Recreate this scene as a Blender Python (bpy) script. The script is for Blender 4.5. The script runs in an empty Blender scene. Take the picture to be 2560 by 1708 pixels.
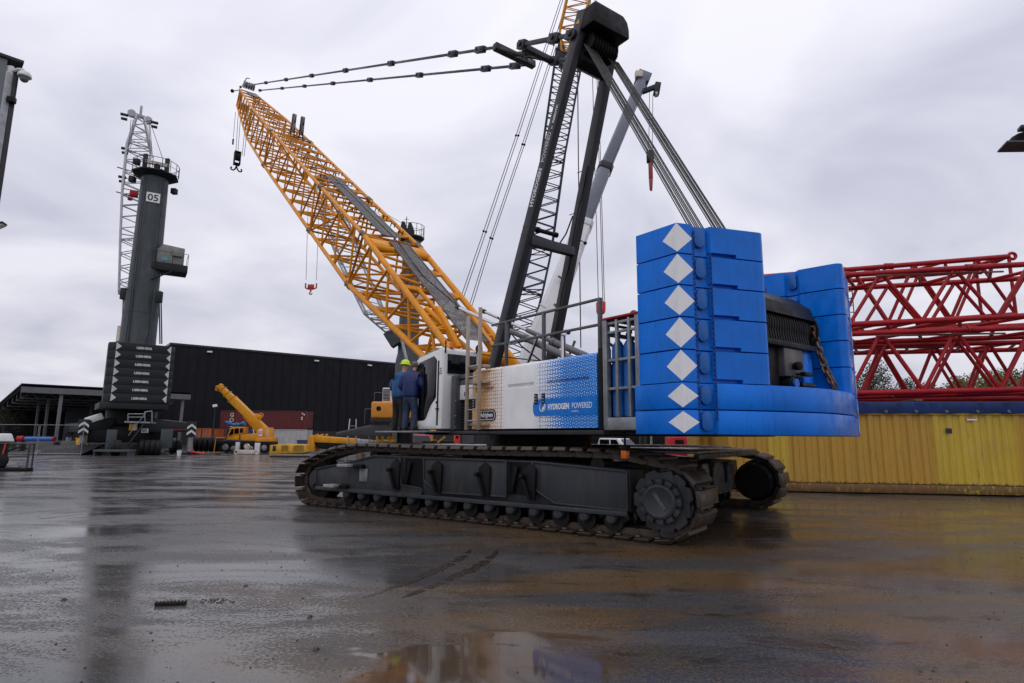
import bpy, bmesh, math, random
from mathutils import Vector as V, Matrix as M
random.seed(7)
R = math.radians
sc = bpy.context.scene
C = sc.collection

# ------------------------------------------------------------------ camera
F_PX, PITCH, ROLL, EYE = 1500.0, math.atan(239 / 1500.0), math.atan(.0076), 1.75
fwd = V((0, math.cos(PITCH), math.sin(PITCH)))
r0 = V((1, 0, 0)); u0 = r0.cross(fwd)
rt = math.cos(ROLL) * r0 + math.sin(ROLL) * u0
up = rt.cross(fwd)
cd = bpy.data.cameras.new('camera'); cam = bpy.data.objects.new('camera', cd); C.objects.link(cam)
cd.sensor_width = 36; cd.lens = 36 * F_PX / 2560; cd.clip_end = 6000; cd.clip_start = .1
mw = M.Identity(4)
for i, c in enumerate((rt, up, -fwd)):
    for k in range(3): mw[k][i] = c[k]
mw[2][3] = EYE
cam.matrix_world = mw
sc.camera = cam

# ------------------------------------------------------------------ sky and light
SUN_EL, SUN_AZ = R(58), R(250)
w = bpy.data.worlds.new('World'); sc.world = w; w.use_nodes = True
nt = w.node_tree; N = nt.nodes; LK = nt.links
bg = N['Background']; bg.inputs[1].default_value = .1
sky = N.new('ShaderNodeTexSky'); sky.sky_type = 'NISHITA'; sky.sun_disc = False
sky.sun_elevation = SUN_EL; sky.sun_rotation = R(200); sky.air_density = 1.5; sky.dust_density = 4
tc = N.new('ShaderNodeTexCoord')
sep = N.new('ShaderNodeSeparateXYZ'); LK.new(tc.outputs['Generated'], sep.inputs[0])
zc = N.new('ShaderNodeMath'); zc.operation = 'MAXIMUM'; zc.inputs[1].default_value = 0; LK.new(sep.outputs[2], zc.inputs[0])
za = N.new('ShaderNodeMath'); za.operation = 'ADD'; za.inputs[1].default_value = .22; LK.new(zc.outputs[0], za.inputs[0])
dv = N.new('ShaderNodeVectorMath'); dv.operation = 'DIVIDE'
cz = N.new('ShaderNodeCombineXYZ')
for k in range(3): LK.new(za.outputs[0], cz.inputs[k])
LK.new(tc.outputs['Generated'], dv.inputs[0]); LK.new(cz.outputs[0], dv.inputs[1])
cn = N.new('ShaderNodeTexNoise'); cn.inputs['Scale'].default_value = 1.5; cn.inputs['Detail'].default_value = 6
cn.inputs['Roughness'].default_value = .48; cn.inputs['Distortion'].default_value = .5
LK.new(dv.outputs[0], cn.inputs['Vector'])
cr = N.new('ShaderNodeValToRGB'); LK.new(cn.outputs[0], cr.inputs[0])
cr.color_ramp.elements[0].position = .34; cr.color_ramp.elements[0].color = (.66, .675, .745, 1)
cr.color_ramp.elements[1].position = .64; cr.color_ramp.elements[1].color = (1.0, .995, 1.0, 1)
gr = N.new('ShaderNodeMapRange'); LK.new(zc.outputs[0], gr.inputs[0])
gr.inputs[1].default_value = 0; gr.inputs[2].default_value = .75; gr.inputs[3].default_value = 8.2; gr.inputs[4].default_value = 11.0
gm = N.new('ShaderNodeMixRGB'); gm.blend_type = 'MULTIPLY'; gm.inputs[0].default_value = 1
LK.new(cr.outputs[0], gm.inputs[1]); LK.new(gr.outputs[0], gm.inputs[2])
tint = N.new('ShaderNodeMixRGB'); tint.blend_type = 'MULTIPLY'; tint.inputs[0].default_value = 1
tint.inputs[2].default_value = (.96, .955, 1.045, 1); LK.new(gm.outputs[0], tint.inputs[1])
mx = N.new('ShaderNodeMixRGB'); mx.inputs[0].default_value = .94
LK.new(sky.outputs[0], mx.inputs[1]); LK.new(tint.outputs[0], mx.inputs[2]); LK.new(mx.outputs[0], bg.inputs[0])
sd = bpy.data.lights.new('sun', 'SUN'); sd.energy = .55; sd.angle = R(40); sd.color = (1, .98, .95)
so = bpy.data.objects.new('sun', sd); C.objects.link(so)
so.rotation_euler = V((math.cos(SUN_AZ) * math.cos(SUN_EL), math.sin(SUN_AZ) * math.cos(SUN_EL), math.sin(SUN_EL))).to_track_quat('Z', 'Y').to_euler()
vs = sc.view_settings; vs.view_transform = 'Standard'; vs.look = 'None'; vs.exposure = 0; vs.gamma = 1
vs.use_curve_mapping = False


def at(x, y, Y):
    """World point of a thing standing Y metres away, seen at (x, y) of the 2560 px wide photograph."""
    d = fwd + rt * ((x - 1280) / F_PX) + up * ((854 - y) / F_PX)
    return V((0, 0, EYE)) + d * (Y / d.y)


# ------------------------------------------------------------------ materials
MATS = {}


def nodes(name):
    m = bpy.data.materials.new(name); m.use_nodes = True
    return m, m.node_tree.nodes, m.node_tree.links, m.node_tree.nodes['Principled BSDF']


def mat(name, col, rough=.45, metal=0, var=.18, vs_=1.5, dirt=.0, dcol=(.05, .04, .03), bump=0, bs=60, spec=.5, streak=True, rv=.12, coat=0, ds=2.2):
    if name in MATS: return MATS[name]
    m, n, l, b = nodes(name)
    t = n.new('ShaderNodeTexCoord')
    nz = n.new('ShaderNodeTexNoise'); nz.inputs['Scale'].default_value = vs_; nz.inputs['Detail'].default_value = 6
    l.new(t.outputs['Object'], nz.inputs['Vector'])
    mr = n.new('ShaderNodeMapRange'); mr.inputs[1].default_value = .3; mr.inputs[2].default_value = .7
    mr.inputs[3].default_value = 1 - var; mr.inputs[4].default_value = 1 + var; l.new(nz.outputs[0], mr.inputs[0])
    mu = n.new('ShaderNodeMixRGB'); mu.blend_type = 'MULTIPLY'; mu.inputs[0].default_value = 1
    mu.inputs[1].default_value = (*col, 1); l.new(mr.outputs[0], mu.inputs[2])
    out = mu.outputs[0]
    if dirt:
        mp = n.new('ShaderNodeMapping'); mp.inputs['Scale'].default_value = (3, 3, .45 if streak else 3)
        l.new(t.outputs['Object'], mp.inputs[0])
        dz = n.new('ShaderNodeTexNoise'); dz.inputs['Scale'].default_value = ds; dz.inputs['Detail'].default_value = 8; dz.inputs['Roughness'].default_value = .65
        l.new(mp.outputs[0], dz.inputs['Vector'])
        dr = n.new('ShaderNodeMapRange'); dr.inputs[1].default_value = .5; dr.inputs[2].default_value = .78; dr.inputs[3].default_value = 0; dr.inputs[4].default_value = dirt
        l.new(dz.outputs[0], dr.inputs[0])
        dm = n.new('ShaderNodeMixRGB'); dm.inputs[2].default_value = (*dcol, 1)
        l.new(dr.outputs[0], dm.inputs[0]); l.new(out, dm.inputs[1]); out = dm.outputs[0]
    l.new(out, b.inputs['Base Color'])
    rr = n.new('ShaderNodeMapRange'); rr.inputs[1].default_value = .3; rr.inputs[2].default_value = .7
    rr.inputs[3].default_value = max(.03, rough - rv); rr.inputs[4].default_value = min(1, rough + rv)
    n2 = n.new('ShaderNodeTexNoise'); n2.inputs['Scale'].default_value = vs_ * 4; n2.inputs['Detail'].default_value = 4
    l.new(t.outputs['Object'], n2.inputs['Vector']); l.new(n2.outputs[0], rr.inputs[0]); l.new(rr.outputs[0], b.inputs['Roughness'])
    b.inputs['Metallic'].default_value = metal; b.inputs['Specular IOR Level'].default_value = spec
    if coat: b.inputs['Coat Weight'].default_value = coat; b.inputs['Coat Roughness'].default_value = .12
    if bump:
        bz = n.new('ShaderNodeTexNoise'); bz.inputs['Scale'].default_value = bs; bz.inputs['Detail'].default_value = 3
        l.new(t.outputs['Object'], bz.inputs['Vector'])
        bp = n.new('ShaderNodeBump'); bp.inputs['Strength'].default_value = bump; bp.inputs['Distance'].default_value = .01
        l.new(bz.outputs[0], bp.inputs['Height']); l.new(bp.outputs[0], b.inputs['Normal'])
    MATS[name] = m
    return m


YEL = mat('boom_yellow', (.70, .262, .003), .48, spec=.28, var=.14, dirt=.45, dcol=(.20, .10, .02))
YELB = mat('crane_yellow', (.66, .28, .006), .48, spec=.35, var=.12, dirt=.5, dcol=(.16, .08, .02))
CAT = mat('machine_yellow', (.66, .36, .02), .4, dirt=.5, dcol=(.14, .08, .02))
ORANGE = mat('counterweight_orange', (.68, .26, .02), .35, var=.08, dirt=.25, dcol=(.25, .10, .02))
BLUE = mat('slab_blue', (.0, .155, .66), .30, var=.18, vs_=1.3, dirt=.5, dcol=(.0, .055, .24), coat=.0, rv=.16, spec=.28, bump=.08, bs=2.2, ds=3.5)
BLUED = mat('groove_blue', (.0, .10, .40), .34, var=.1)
WHITE = mat('diamond_white', (.80, .80, .81), .4, var=.07, dirt=.35, dcol=(.42, .42, .42), streak=False)
WPAINT = mat('white_paint', (.74, .74, .74), .3, var=.05, dirt=.25, dcol=(.42, .40, .37), coat=.3)
DGREY = mat('dark_grey_paint', (.026, .028, .032), .45, spec=.3, var=.2, dirt=.5, dcol=(.07, .06, .05), bump=.05, bs=200)
LEG = mat('gantry_grey', (.036, .037, .042), .45, spec=.3, var=.2, vs_=.8, dirt=.35, dcol=(.075, .072, .07))
FRAME = mat('track_frame_grey', (.036, .040, .047), .48, spec=.28, var=.22, dirt=.55, dcol=(.095, .075, .055), bump=.05, bs=120)
BLACK = mat('black_paint', (.005, .005, .006), .55, spec=.22, var=.3, dirt=.3, dcol=(.03, .022, .016))
GREASE = mat('greasy_black', (.004, .004, .004), .5, spec=.3, var=.3, dirt=.4, dcol=(.03, .018, .008), streak=False)
PAD = mat('track_pad_steel', (.048, .037, .029), .42, metal=.2, var=.4, vs_=5, dirt=.95, dcol=(.115, .058, .028), streak=False, bump=.2, bs=40)
ROPE = mat('wire_rope', (.018, .017, .018), .5, metal=.3, var=.2)
STEEL = mat('galvanised_steel', (.26, .27, .28), .42, metal=.55, var=.25, vs_=6, dirt=.35, dcol=(.12, .11, .10))
CHROME = mat('chrome_rod', (.62, .62, .64), .12, metal=1, var=.05)
ALU = mat('aluminium', (.40, .39, .37), .4, metal=.4, var=.15, dirt=.3, dcol=(.18, .16, .13))
LADDER = mat('ladder_beige_metal', (.40, .33, .26), .45, metal=.25, var=.15, dirt=.4, dcol=(.2, .16, .12))
RAIL = mat('rail_grey', (.10, .10, .108), .45, metal=.2, dirt=.3)
GRATE = mat('walkway_steel', (.17, .165, .16), .5, metal=.4, var=.25, vs_=3, dirt=.4, dcol=(.08, .06, .04))
CYLG = mat('cylinder_grey', (.13, .135, .15), .35, var=.1, dirt=.3, dcol=(.05, .05, .05))
GASB = mat('gas_bottle_blue', (.008, .12, .42), .4, var=.14, dirt=.35, dcol=(.01, .05, .16))
REDP = mat('lattice_red', (.34, .008, .014), .45, spec=.28, var=.2, dirt=.6, dcol=(.11, .012, .012))
REDB = mat('bright_red', (.52, .015, .02), .35, var=.1, dirt=.3, dcol=(.2, .01, .01))
RUSTC = mat('rusty_chain', (.22, .13, .075), .55, metal=.5, var=.5, vs_=12, dirt=.6, dcol=(.06, .04, .03), streak=False)
CHB = mat('blue_chain', (.006, .05, .24), .4, metal=.1, var=.3, vs_=10)
GLASS = mat('dark_glass', (.004, .004, .005), .08, var=.1, spec=.32, rv=.03)
RUBBER = mat('rubber', (.008, .008, .009), .65, spec=.25, var=.3, bump=.1, dirt=.4, dcol=(.03, .025, .02))
TOWER = mat('harbour_crane_grey', (.062, .076, .082), .5, spec=.25, var=.15, vs_=.5, dirt=.5, dcol=(.15, .16, .16), ds=1.1)
TOWD = mat('harbour_crane_dark', (.020, .024, .026), .55, spec=.22, var=.2, vs_=.6, dirt=.5, dcol=(.02, .02, .02))
TOWL = mat('harbour_lattice_white', (.42, .43, .44), .45, var=.15, dirt=.4, dcol=(.2, .2, .19))
LATD = mat('lattice_dark_blue', (.024, .030, .042), .5, spec=.25, var=.2, dirt=.4, dcol=(.02, .02, .025))
TELG = mat('telescope_grey', (.14, .16, .20), .35, var=.1, vs_=.7, dirt=.3, dcol=(.12, .13, .15))
TELW = mat('telescope_white', (.66, .66, .665), .33, var=.06, dirt=.3, dcol=(.4, .4, .4))
CONC = mat('concrete', (.10, .097, .09), .7, var=.2, bump=.2, dirt=.5, dcol=(.07, .065, .05))
CLAD = mat('black_cladding', (.0045, .005, .0085), .6, spec=.25, var=.12, vs_=.15, dirt=.3, dcol=(.014, .015, .02), ds=.3)
CLADG = mat('grey_cladding', (.15, .16, .175), .5, var=.1, vs_=.3)
HALLG = mat('hall_frame_grey', (.13, .135, .14), .5, var=.1)
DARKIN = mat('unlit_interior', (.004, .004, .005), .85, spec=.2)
CREAM = mat('cream_paint', (.55, .50, .42), .5, dirt=.6, dcol=(.2, .14, .08))
AMBER = mat('amber_lens', (.75, .16, .01), .25)
GREENL = mat('green_lens', (.01, .25, .05), .25)
SKIN = mat('skin', (.45, .25, .17), .5, var=.08)
HAIR = mat('grey_hair', (.14, .11, .09), .7, var=.3, vs_=40)
JACK = mat('navy_jacket', (.003, .014, .10), .6, var=.3, vs_=9, bump=.35, bs=14)
JACKL = mat('blue_softshell', (.006, .07, .20), .6, var=.25, vs_=9, bump=.35, bs=14)
JEAN = mat('jeans', (.022, .036, .075), .8, var=.35, vs_=11, bump=.35, bs=18)
BTROU = mat('black_trousers', (.010, .010, .012), .8, var=.3, vs_=9, bump=.35, bs=16)
BOOT = mat('boot_leather', (.016, .012, .010), .5)
HIVIS = mat('hivis_helmet', (.55, .80, .01), .35, var=.04)
TARP = mat('blue_tarp', (.004, .020, .10), .5, var=.3, vs_=2, bump=.4, bs=6, rv=.15, spec=.3)
TARPL = mat('light_blue_tarp', (.02, .20, .50), .5, var=.25)


# ------------------------------------------------------------------ mesh helpers
class MB:
    def __init__(s): s.v = []; s.f = []
    def add(s, vs, fs):
        o = len(s.v); s.v += [tuple(p) for p in vs]; s.f += [tuple(i + o for i in f) for f in fs]; return s
    def hexa(s, p):
        return s.add(p, [(0, 1, 2, 3), (7, 6, 5, 4), (0, 4, 5, 1), (1, 5, 6, 2), (2, 6, 7, 3), (3, 7, 4, 0)])
    def box(s, x0, x1, y0, y1, z0, z1):
        return s.hexa([(x0, y0, z0), (x1, y0, z0), (x1, y1, z0), (x0, y1, z0), (x0, y0, z1), (x1, y0, z1), (x1, y1, z1), (x0, y1, z1)])
    def bar(s, p, q, w, h, upv=(0, 0, 1), w2=None, h2=None):
        p, q, upv = V(p), V(q), V(upv); d = (q - p).normalized()
        a = d.cross(upv)
        if a.length < 1e-4: a = d.cross(V((1, 0, 0)))
        a.normalize(); b = a.cross(d)
        w2 = w if w2 is None else w2; h2 = h if h2 is None else h2
        P = []
        for c, ww, hh in ((p, w, h), (q, w2, h2)):
            P += [c - a * ww / 2 - b * hh / 2, c + a * ww / 2 - b * hh / 2, c + a * ww / 2 + b * hh / 2, c - a * ww / 2 + b * hh / 2]
        return s.hexa(P)
    def tube(s, p, q, r, r2=None, n=8, cap=True):
        p, q = V(p), V(q); r2 = r if r2 is None else r2
        d = (q - p).normalized(); a = d.orthogonal().normalized(); b = d.cross(a)
        vs = []
        for c, rr in ((p, r), (q, r2)):
            for i in range(n):
                t = 2 * math.pi * i / n; vs.append(c + a * rr * math.cos(t) + b * rr * math.sin(t))
        fs = [(i, (i + 1) % n, n + (i + 1) % n, n + i) for i in range(n)]
        if cap: fs += [tuple(range(n - 1, -1, -1)), tuple(range(n, 2 * n))]
        return s.add(vs, fs)
    def path(s, pts, r, n=6):
        for a, b in zip(pts, pts[1:]): s.tube(a, b, r, n=n)
        return s
    def ext(s, poly, vec):
        n = len(poly); vec = V(vec); vs = [V(p) for p in poly]; vs += [p + vec for p in vs]
        return s.add(vs, [tuple(range(n)), tuple(range(2 * n - 1, n - 1, -1))] + [(i, (i + 1) % n, n + (i + 1) % n, n + i) for i in range(n)])
    def lathe(s, p, d, prof, n=16):
        p, d = V(p), V(d).normalized(); a = d.orthogonal().normalized(); b = d.cross(a); vs = []; fs = []
        for t, r in prof:
            for i in range(n):
                th = 2 * math.pi * i / n; vs.append(p + d * t + a * r * math.cos(th) + b * r * math.sin(th))
        for k in range(len(prof) - 1):
            for i in range(n): fs.append((k * n + i, k * n + (i + 1) % n, (k + 1) * n + (i + 1) % n, (k + 1) * n + i))
        fs += [tuple(range(n - 1, -1, -1)), tuple(range((len(prof) - 1) * n, len(prof) * n))]
        return s.add(vs, fs)
    def ball(s, c, r, n=10, sz=1):
        return s.lathe(V(c) - V((0, 0, r * sz)), (0, 0, 1), [(r * sz * (1 - math.cos(math.pi * (k + .02) / (n + .04))), r * math.sin(math.pi * (k + .02) / (n + .04))) for k in range(n + 1)], n * 2 if n < 8 else 14)
    def torus(s, c, nrm, R_, r, n=12, m=6, sx=None):
        nrm = V(nrm).normalized(); a = V(sx) if sx else nrm.orthogonal().normalized(); b = nrm.cross(a); c = V(c); vs = []; fs = []
        for i in range(n):
            t = 2 * math.pi * i / n; e = a * math.cos(t) + b * math.sin(t)
            for j in range(m):
                u = 2 * math.pi * j / m; vs.append(c + e * (R_ + r * math.cos(u)) + nrm * r * math.sin(u))
        for i in range(n):
            for j in range(m): fs.append((i * m + j, ((i + 1) % n) * m + j, ((i + 1) % n) * m + (j + 1) % m, i * m + (j + 1) % m))
        return s.add(vs, fs)
    def link(s, c, d, nrm, ln, wd, r):
        """One oval chain link lying along d in the plane whose normal is nrm."""
        d, nrm, c = V(d).normalized(), V(nrm).normalized(), V(c); b = nrm.cross(d); vs = []; fs = []; n, m = 10, 5
        for i in range(n):
            t = 2 * math.pi * i / n; cx, sx = math.cos(t), math.sin(t)
            q = c + d * (cx * wd / 2 + (1 if cx > 0 else -1) * (ln - wd) / 2) + b * sx * wd / 2; e = d * cx + b * sx
            for j in range(m):
                u = 2 * math.pi * j / m; vs.append(q + e * r * math.cos(u) + nrm * r * math.sin(u))
        for i in range(n):
            for j in range(m): fs.append((i * m + j, ((i + 1) % n) * m + j, ((i + 1) % n) * m + (j + 1) % m, i * m + (j + 1) % m))
        return s.add(vs, fs)
    def chain(s, p, q, ln, wd, r):
        p, q = V(p), V(q); d = q - p; step = ln - 2.4 * r; n = int(d.length / step); dd = d.normalized(); o = dd.orthogonal().normalized(); o2 = dd.cross(o)
        for i in range(n): s.link(p + dd * step * (i + .5), dd, (o + o2 * .35) if i % 2 else (o2 - o * .35), ln, wd, r)
        return s
    def lattice(s, A, B, n, r, faces=(0, 1, 2, 3), post=False, x=False):
        for i in faces:
            j = (i + 1) % 4
            a0, a1, b0, b1 = V(A[i]), V(B[i]), V(A[j]), V(B[j])
            for k in range(n):
                p = a0.lerp(a1, k / n); q = b0.lerp(b1, (k + .5) / n); p2 = a0.lerp(a1, (k + 1) / n)
                s.tube(p, q, r, n=6, cap=False); s.tube(q, p2, r, n=6, cap=False)
                if post: s.tube(q, a0.lerp(a1, (k + .5) / n), r, n=6, cap=False)
        for T in (A, B):
            for i in range(4): s.tube(T[i], T[(i + 1) % 4], r, n=6)
        if x: s.tube(B[0], B[2], r, n=6); s.tube(B[1], B[3], r, n=6)
        return s
    def mesh(s, name, bevel=0, seg=2):
        me = bpy.data.meshes.new(name); me.from_pydata(s.v, [], s.f)
        bm = bmesh.new(); bm.from_mesh(me); bmesh.ops.recalc_face_normals(bm, faces=bm.faces)
        if bevel:
            es = [e for e in bm.edges if len(e.link_faces) == 2 and e.calc_face_angle(0) > .5]
            bmesh.ops.bevel(bm, geom=es, offset=bevel, segments=seg, affect='EDGES', profile=.5, clamp_overlap=True)
        bm.to_mesh(me); bm.free()
        me.polygons.foreach_set('use_smooth', [True] * len(me.polygons)); me.set_sharp_from_angle(angle=R(24 if bevel and seg > 2 else 38))
        return me
    def build(s, name, m, parent=None, bevel=0, seg=2, label=None):
        return link(name, s.mesh(name, bevel, seg), m, parent, label)


def link(name, me, m, parent=None, label=None, mtx=None):
    if m is not None and not me.materials: me.materials.append(m)
    o = bpy.data.objects.new(name, me); C.objects.link(o)
    if parent is not None: o.parent = parent
    if mtx is not None: o.matrix_local = mtx
    if label: o['label'] = label
    return o


def tag(o, label, cat, group=None, kind=None):
    o['label'] = label; o['category'] = cat
    if group: o['group'] = group
    if kind: o['kind'] = kind
    return o


def thing(name, label, cat, loc=(0, 0, 0), rz=0, group=None):
    o = bpy.data.objects.new(name, None); C.objects.link(o); o.empty_display_size = .2
    o.location = loc; o.rotation_euler = (0, 0, rz)
    return tag(o, label, cat, group)


def struct(name, mb, m, parent=None, kind='structure'):
    o = mb.build(name, m, parent)
    if parent is None: o['kind'] = kind
    return o


def copy_tree(o, parent=None):
    c = o.copy(); C.objects.link(c)
    if parent is not None: c.parent = parent
    for ch in o.children: copy_tree(ch, c)
    return c


def text(name, body, size, org, ex, ey, m, parent, depth=.004, off=0, shear=0, space=1, ax='LEFT', sx=1, fit=None):
    cu = bpy.data.curves.new('t', 'FONT'); cu.body = body; cu.size = size; cu.extrude = depth / 2; cu.offset = off
    cu.shear = shear; cu.space_character = space; cu.align_x = ax; cu.resolution_u = 3
    to = bpy.data.objects.new('t', cu); C.objects.link(to)
    me = bpy.data.meshes.new_from_object(to.evaluated_get(bpy.context.evaluated_depsgraph_get()))
    bpy.data.objects.remove(to); bpy.data.curves.remove(cu)
    if fit: X = [v.co.x for v in me.vertices]; sx = fit / (max(X) - min(X))
    ex, ey = V(ex).normalized(), V(ey).normalized(); ez = ex.cross(ey); T = M.Identity(4)
    for k in range(3): T[k][0] = ex[k] * sx; T[k][1] = ey[k]; T[k][2] = ez[k]; T[k][3] = org[k]
    me.transform(T); me.name = name
    me.materials.clear()
    return link(name, me, m, parent)


def evaluated(o, name):
    bpy.context.view_layer.update()
    me = bpy.data.meshes.new_from_object(o.evaluated_get(bpy.context.evaluated_depsgraph_get())); me.name = name
    return me


def rrect(w, h, r, n=6):
    P = []
    for cx, cy, a0 in ((w / 2 - r, h / 2 - r, 0), (-w / 2 + r, h / 2 - r, 90), (-w / 2 + r, -h / 2 + r, 180), (w / 2 - r, -h / 2 + r, 270)):
        for k in range(n + 1):
            a = R(a0 + 90 * k / n); P.append((cx + r * math.cos(a), cy + r * math.sin(a)))
    return P

# ------------------------------------------------------------------ wet yard
def ground_material():
    m, n, l, b = nodes('wet_asphalt')
    def noise(scale, det=6, rough=.55, vec=None, dist=0):
        z = n.new('ShaderNodeTexNoise'); z.inputs['Scale'].default_value = scale; z.inputs['Detail'].default_value = det
        z.inputs['Roughness'].default_value = rough; z.inputs['Distortion'].default_value = dist
        l.new(vec if vec else t.outputs['Object'], z.inputs['Vector']); return z.outputs[0]
    def rng(src, a, b_, c, d, smooth=False):
        z = n.new('ShaderNodeMapRange'); z.inputs[1].default_value = a; z.inputs[2].default_value = b_; z.inputs[3].default_value = c; z.inputs[4].default_value = d
        if smooth: z.interpolation_type = 'SMOOTHSTEP'
        l.new(src, z.inputs[0]); return z.outputs[0]
    def op(o, a, b_=None):
        z = n.new('ShaderNodeMath'); z.operation = o
        for k, s in enumerate((a, b_)):
            if s is None: continue
            if isinstance(s, (int, float)): z.inputs[k].default_value = s
            else: l.new(s, z.inputs[k])
        return z.outputs[0]
    def mix(f, a, b_, bl='MIX'):
        z = n.new('ShaderNodeMixRGB'); z.blend_type = bl
        for k, s in enumerate((f, a, b_)):
            if isinstance(s, (int, float)): z.inputs[k].default_value = s if k == 0 else (s, s, s, 1)
            elif isinstance(s, tuple): z.inputs[k].default_value = (*s, 1)
            else: l.new(s, z.inputs[k])
        return z.outputs[0]
    t = n.new('ShaderNodeTexCoord')
    sx = n.new('ShaderNodeSeparateXYZ'); l.new(t.outputs['Object'], sx.inputs[0])
    mp = n.new('ShaderNodeMapping'); mp.inputs['Rotation'].default_value = (0, 0, R(14)); mp.inputs['Scale'].default_value = (.45, 1.25, 1)
    l.new(t.outputs['Object'], mp.inputs[0])
    # standing water: a few known hollows plus shallow films everywhere
    pud = None
    for cx, cy, rx, ry in ((.05, 5.05, 1.35, .80), (-40, 32, 16, 4), (3.6, 13.5, 1.5, 1.2)):
        dx = op('MULTIPLY', op('SUBTRACT', sx.outputs[0], cx), 1 / rx); dy = op('MULTIPLY', op('SUBTRACT', sx.outputs[1], cy), 1 / ry)
        e = op('SUBTRACT', 1.0, op('SQRT', op('ADD', op('MULTIPLY', dx, dx), op('MULTIPLY', dy, dy))))
        pud = e if pud is None else op('MAXIMUM', pud, e)
    patch = noise(1.1, 7, .64, mp.outputs[0], .3)
    pud = op('ADD', op('MAXIMUM', pud, -1.2), op('MULTIPLY', op('SUBTRACT', patch, .5), 2.8))
    puddle = op('MAXIMUM', rng(pud, .05, .32, 0, 1, True), rng(noise(1.6, 9, .72, mp.outputs[0], .6), .665, .685, 0, .95))
    film = noise(.65, 8, .66, mp.outputs[0], .5)
    fine = noise(30, 3, .6)
    wet = op('MAXIMUM', puddle, rng(op('ADD', fine, op('MULTIPLY', op('SUBTRACT', film, .47), 1.7)), .47, .57, 0, 1, True))
    # colour: aggregate, mud and rust
    grain = noise(110, 2, .7); grain2 = noise(26, 4, .7)
    col = mix(rng(grain, .3, .72, 0, 1), (.020, .020, .021), (.125, .121, .118))
    col = mix(.7, col, mix(rng(grain2, .3, .7, 0, 1), (.30, .30, .31), (1.3, 1.27, 1.25)), 'MULTIPLY')
    mudx = op('MULTIPLY', rng(sx.outputs[0], -5.0, 2.0, .10, 1, True), rng(sx.outputs[1], 24, 11, .25, 1, True))
    big = noise(.42, 6, .62, mp.outputs[0], .6)
    mud = op('MULTIPLY', rng(op('ADD', big, op('MULTIPLY', op('SUBTRACT', grain2, .5), .35)), .44, .60, 0, 1, True), mudx)
    col = mix(op('MULTIPLY', mud, .9), col, mix(grain2, (.050, .030, .012), (.19, .112, .044)))
    splat = op('MULTIPLY', rng(noise(1.9, 9, .7, mp.outputs[0], .8), .56, .62, 0, .8), rng(sx.outputs[0], -6, 1, .35, 1))
    col = mix(splat, col, (.034, .019, .009))
    rust = op('MULTIPLY', rng(patch, .60, .70, 0, .7), rng(sx.outputs[0], 0, 5, .15, 1))
    col = mix(rust, col, (.075, .026, .010))
    col = mix(op('MULTIPLY', puddle, .55), col, mix(mudx, (.02, .019, .019), (.085, .050, .026)))
    l.new(col, b.inputs['Base Color'])
    ro = mix(wet, rng(patch, .3, .7, .22, .40), rng(film, .3, .7, .24, .10))
    ro = mix(puddle, ro, .055)
    l.new(ro, b.inputs['Roughness'])
    b.inputs['Specular IOR Level'].default_value = .5
    bp = n.new('ShaderNodeBump'); bp.inputs['Distance'].default_value = .012
    hh = op('ADD', op('MULTIPLY', grain, .4), op('MULTIPLY', grain2, 1.0))
    l.new(hh, bp.inputs['Height']); l.new(op('MULTIPLY', op('SUBTRACT', 1.0, op('MINIMUM', op('MULTIPLY', wet, 1.04), 1.0)), .85), bp.inputs['Strength'])
    l.new(bp.outputs[0], b.inputs['Normal'])
    return m


g = MB(); g.add([(-1500, -300, 0), (1500, -300, 0), (1500, 2500, 0), (-1500, 2500, 0)], [(0, 1, 2, 3)])
struct('ground', g, ground_material())

# pale tyre lines curving away to the left of the crawler
TYRE = mat('tyre_line', (.15, .145, .145), .45, var=.35, vs_=4)
for pts in (((-3.6, 18.9), (-6.6, 17.6), (-9.2, 16.0), (-10.7, 14.2), (-11.3, 12.8)), ((-3.8, 18.2), (-6.4, 16.9), (-8.4, 15.3), (-9.5, 13.6), (-9.9, 12.6))):
    mb = MB(); P = []
    for k in range(len(pts) - 1):
        for j in range(8):
            P.append(V((*pts[k], .004)).lerp(V((*pts[k + 1], .004)), j / 8))
    P2 = [sum((P[max(0, min(len(P) - 1, i + o))] for o in range(-4, 5)), V()) / 9 for i in range(len(P))]
    vs_, fs_ = [], []
    for i, p in enumerate(P2):
        d = (P2[min(i + 1, len(P2) - 1)] - P2[max(i - 1, 0)]).normalized(); s_ = V((-d.y, d.x, 0)) * (.022 + .008 * random.random())
        vs_ += [p + s_, p - s_]
        if i: fs_.append((2 * i - 2, 2 * i - 1, 2 * i + 1, 2 * i))
    mb.add(vs_, fs_); o = mb.build('tyre_line', TYRE); o['kind'] = 'structure'

# dark curved tyre marks in front of the crawler
MARK = mat('tyre_mark_mud', (.026, .015, .008), .3, var=.5, vs_=7)
for x_off in (0, .42):
    mb = MB(); vs_, fs_ = [], []; rr_ = random.Random(int(x_off * 10) + 2)
    for i in range(60):
        f = i / 59; q = V((-1.62 + x_off + 1.0 * math.sin(f * 1.5), 6.9 + 3.0 * f, .003)); d = V((math.cos(f * 1.5) * 1.5, 3.0, 0)).normalized(); s_ = V((-d.y, d.x, 0))
        wd = .085 * math.sin(math.pi * min(1, f * 1.02)) ** .5; vs_ += [q + s_ * wd * rr_.uniform(.5, 1.2), q - s_ * wd * rr_.uniform(.5, 1.2)]
        if i and rr_.random() > .12: fs_.append((2 * i - 2, 2 * i - 1, 2 * i + 1, 2 * i))
    mb.add(vs_, fs_); o = mb.build('tyre_mark', MARK); o['kind'] = 'structure'

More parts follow.
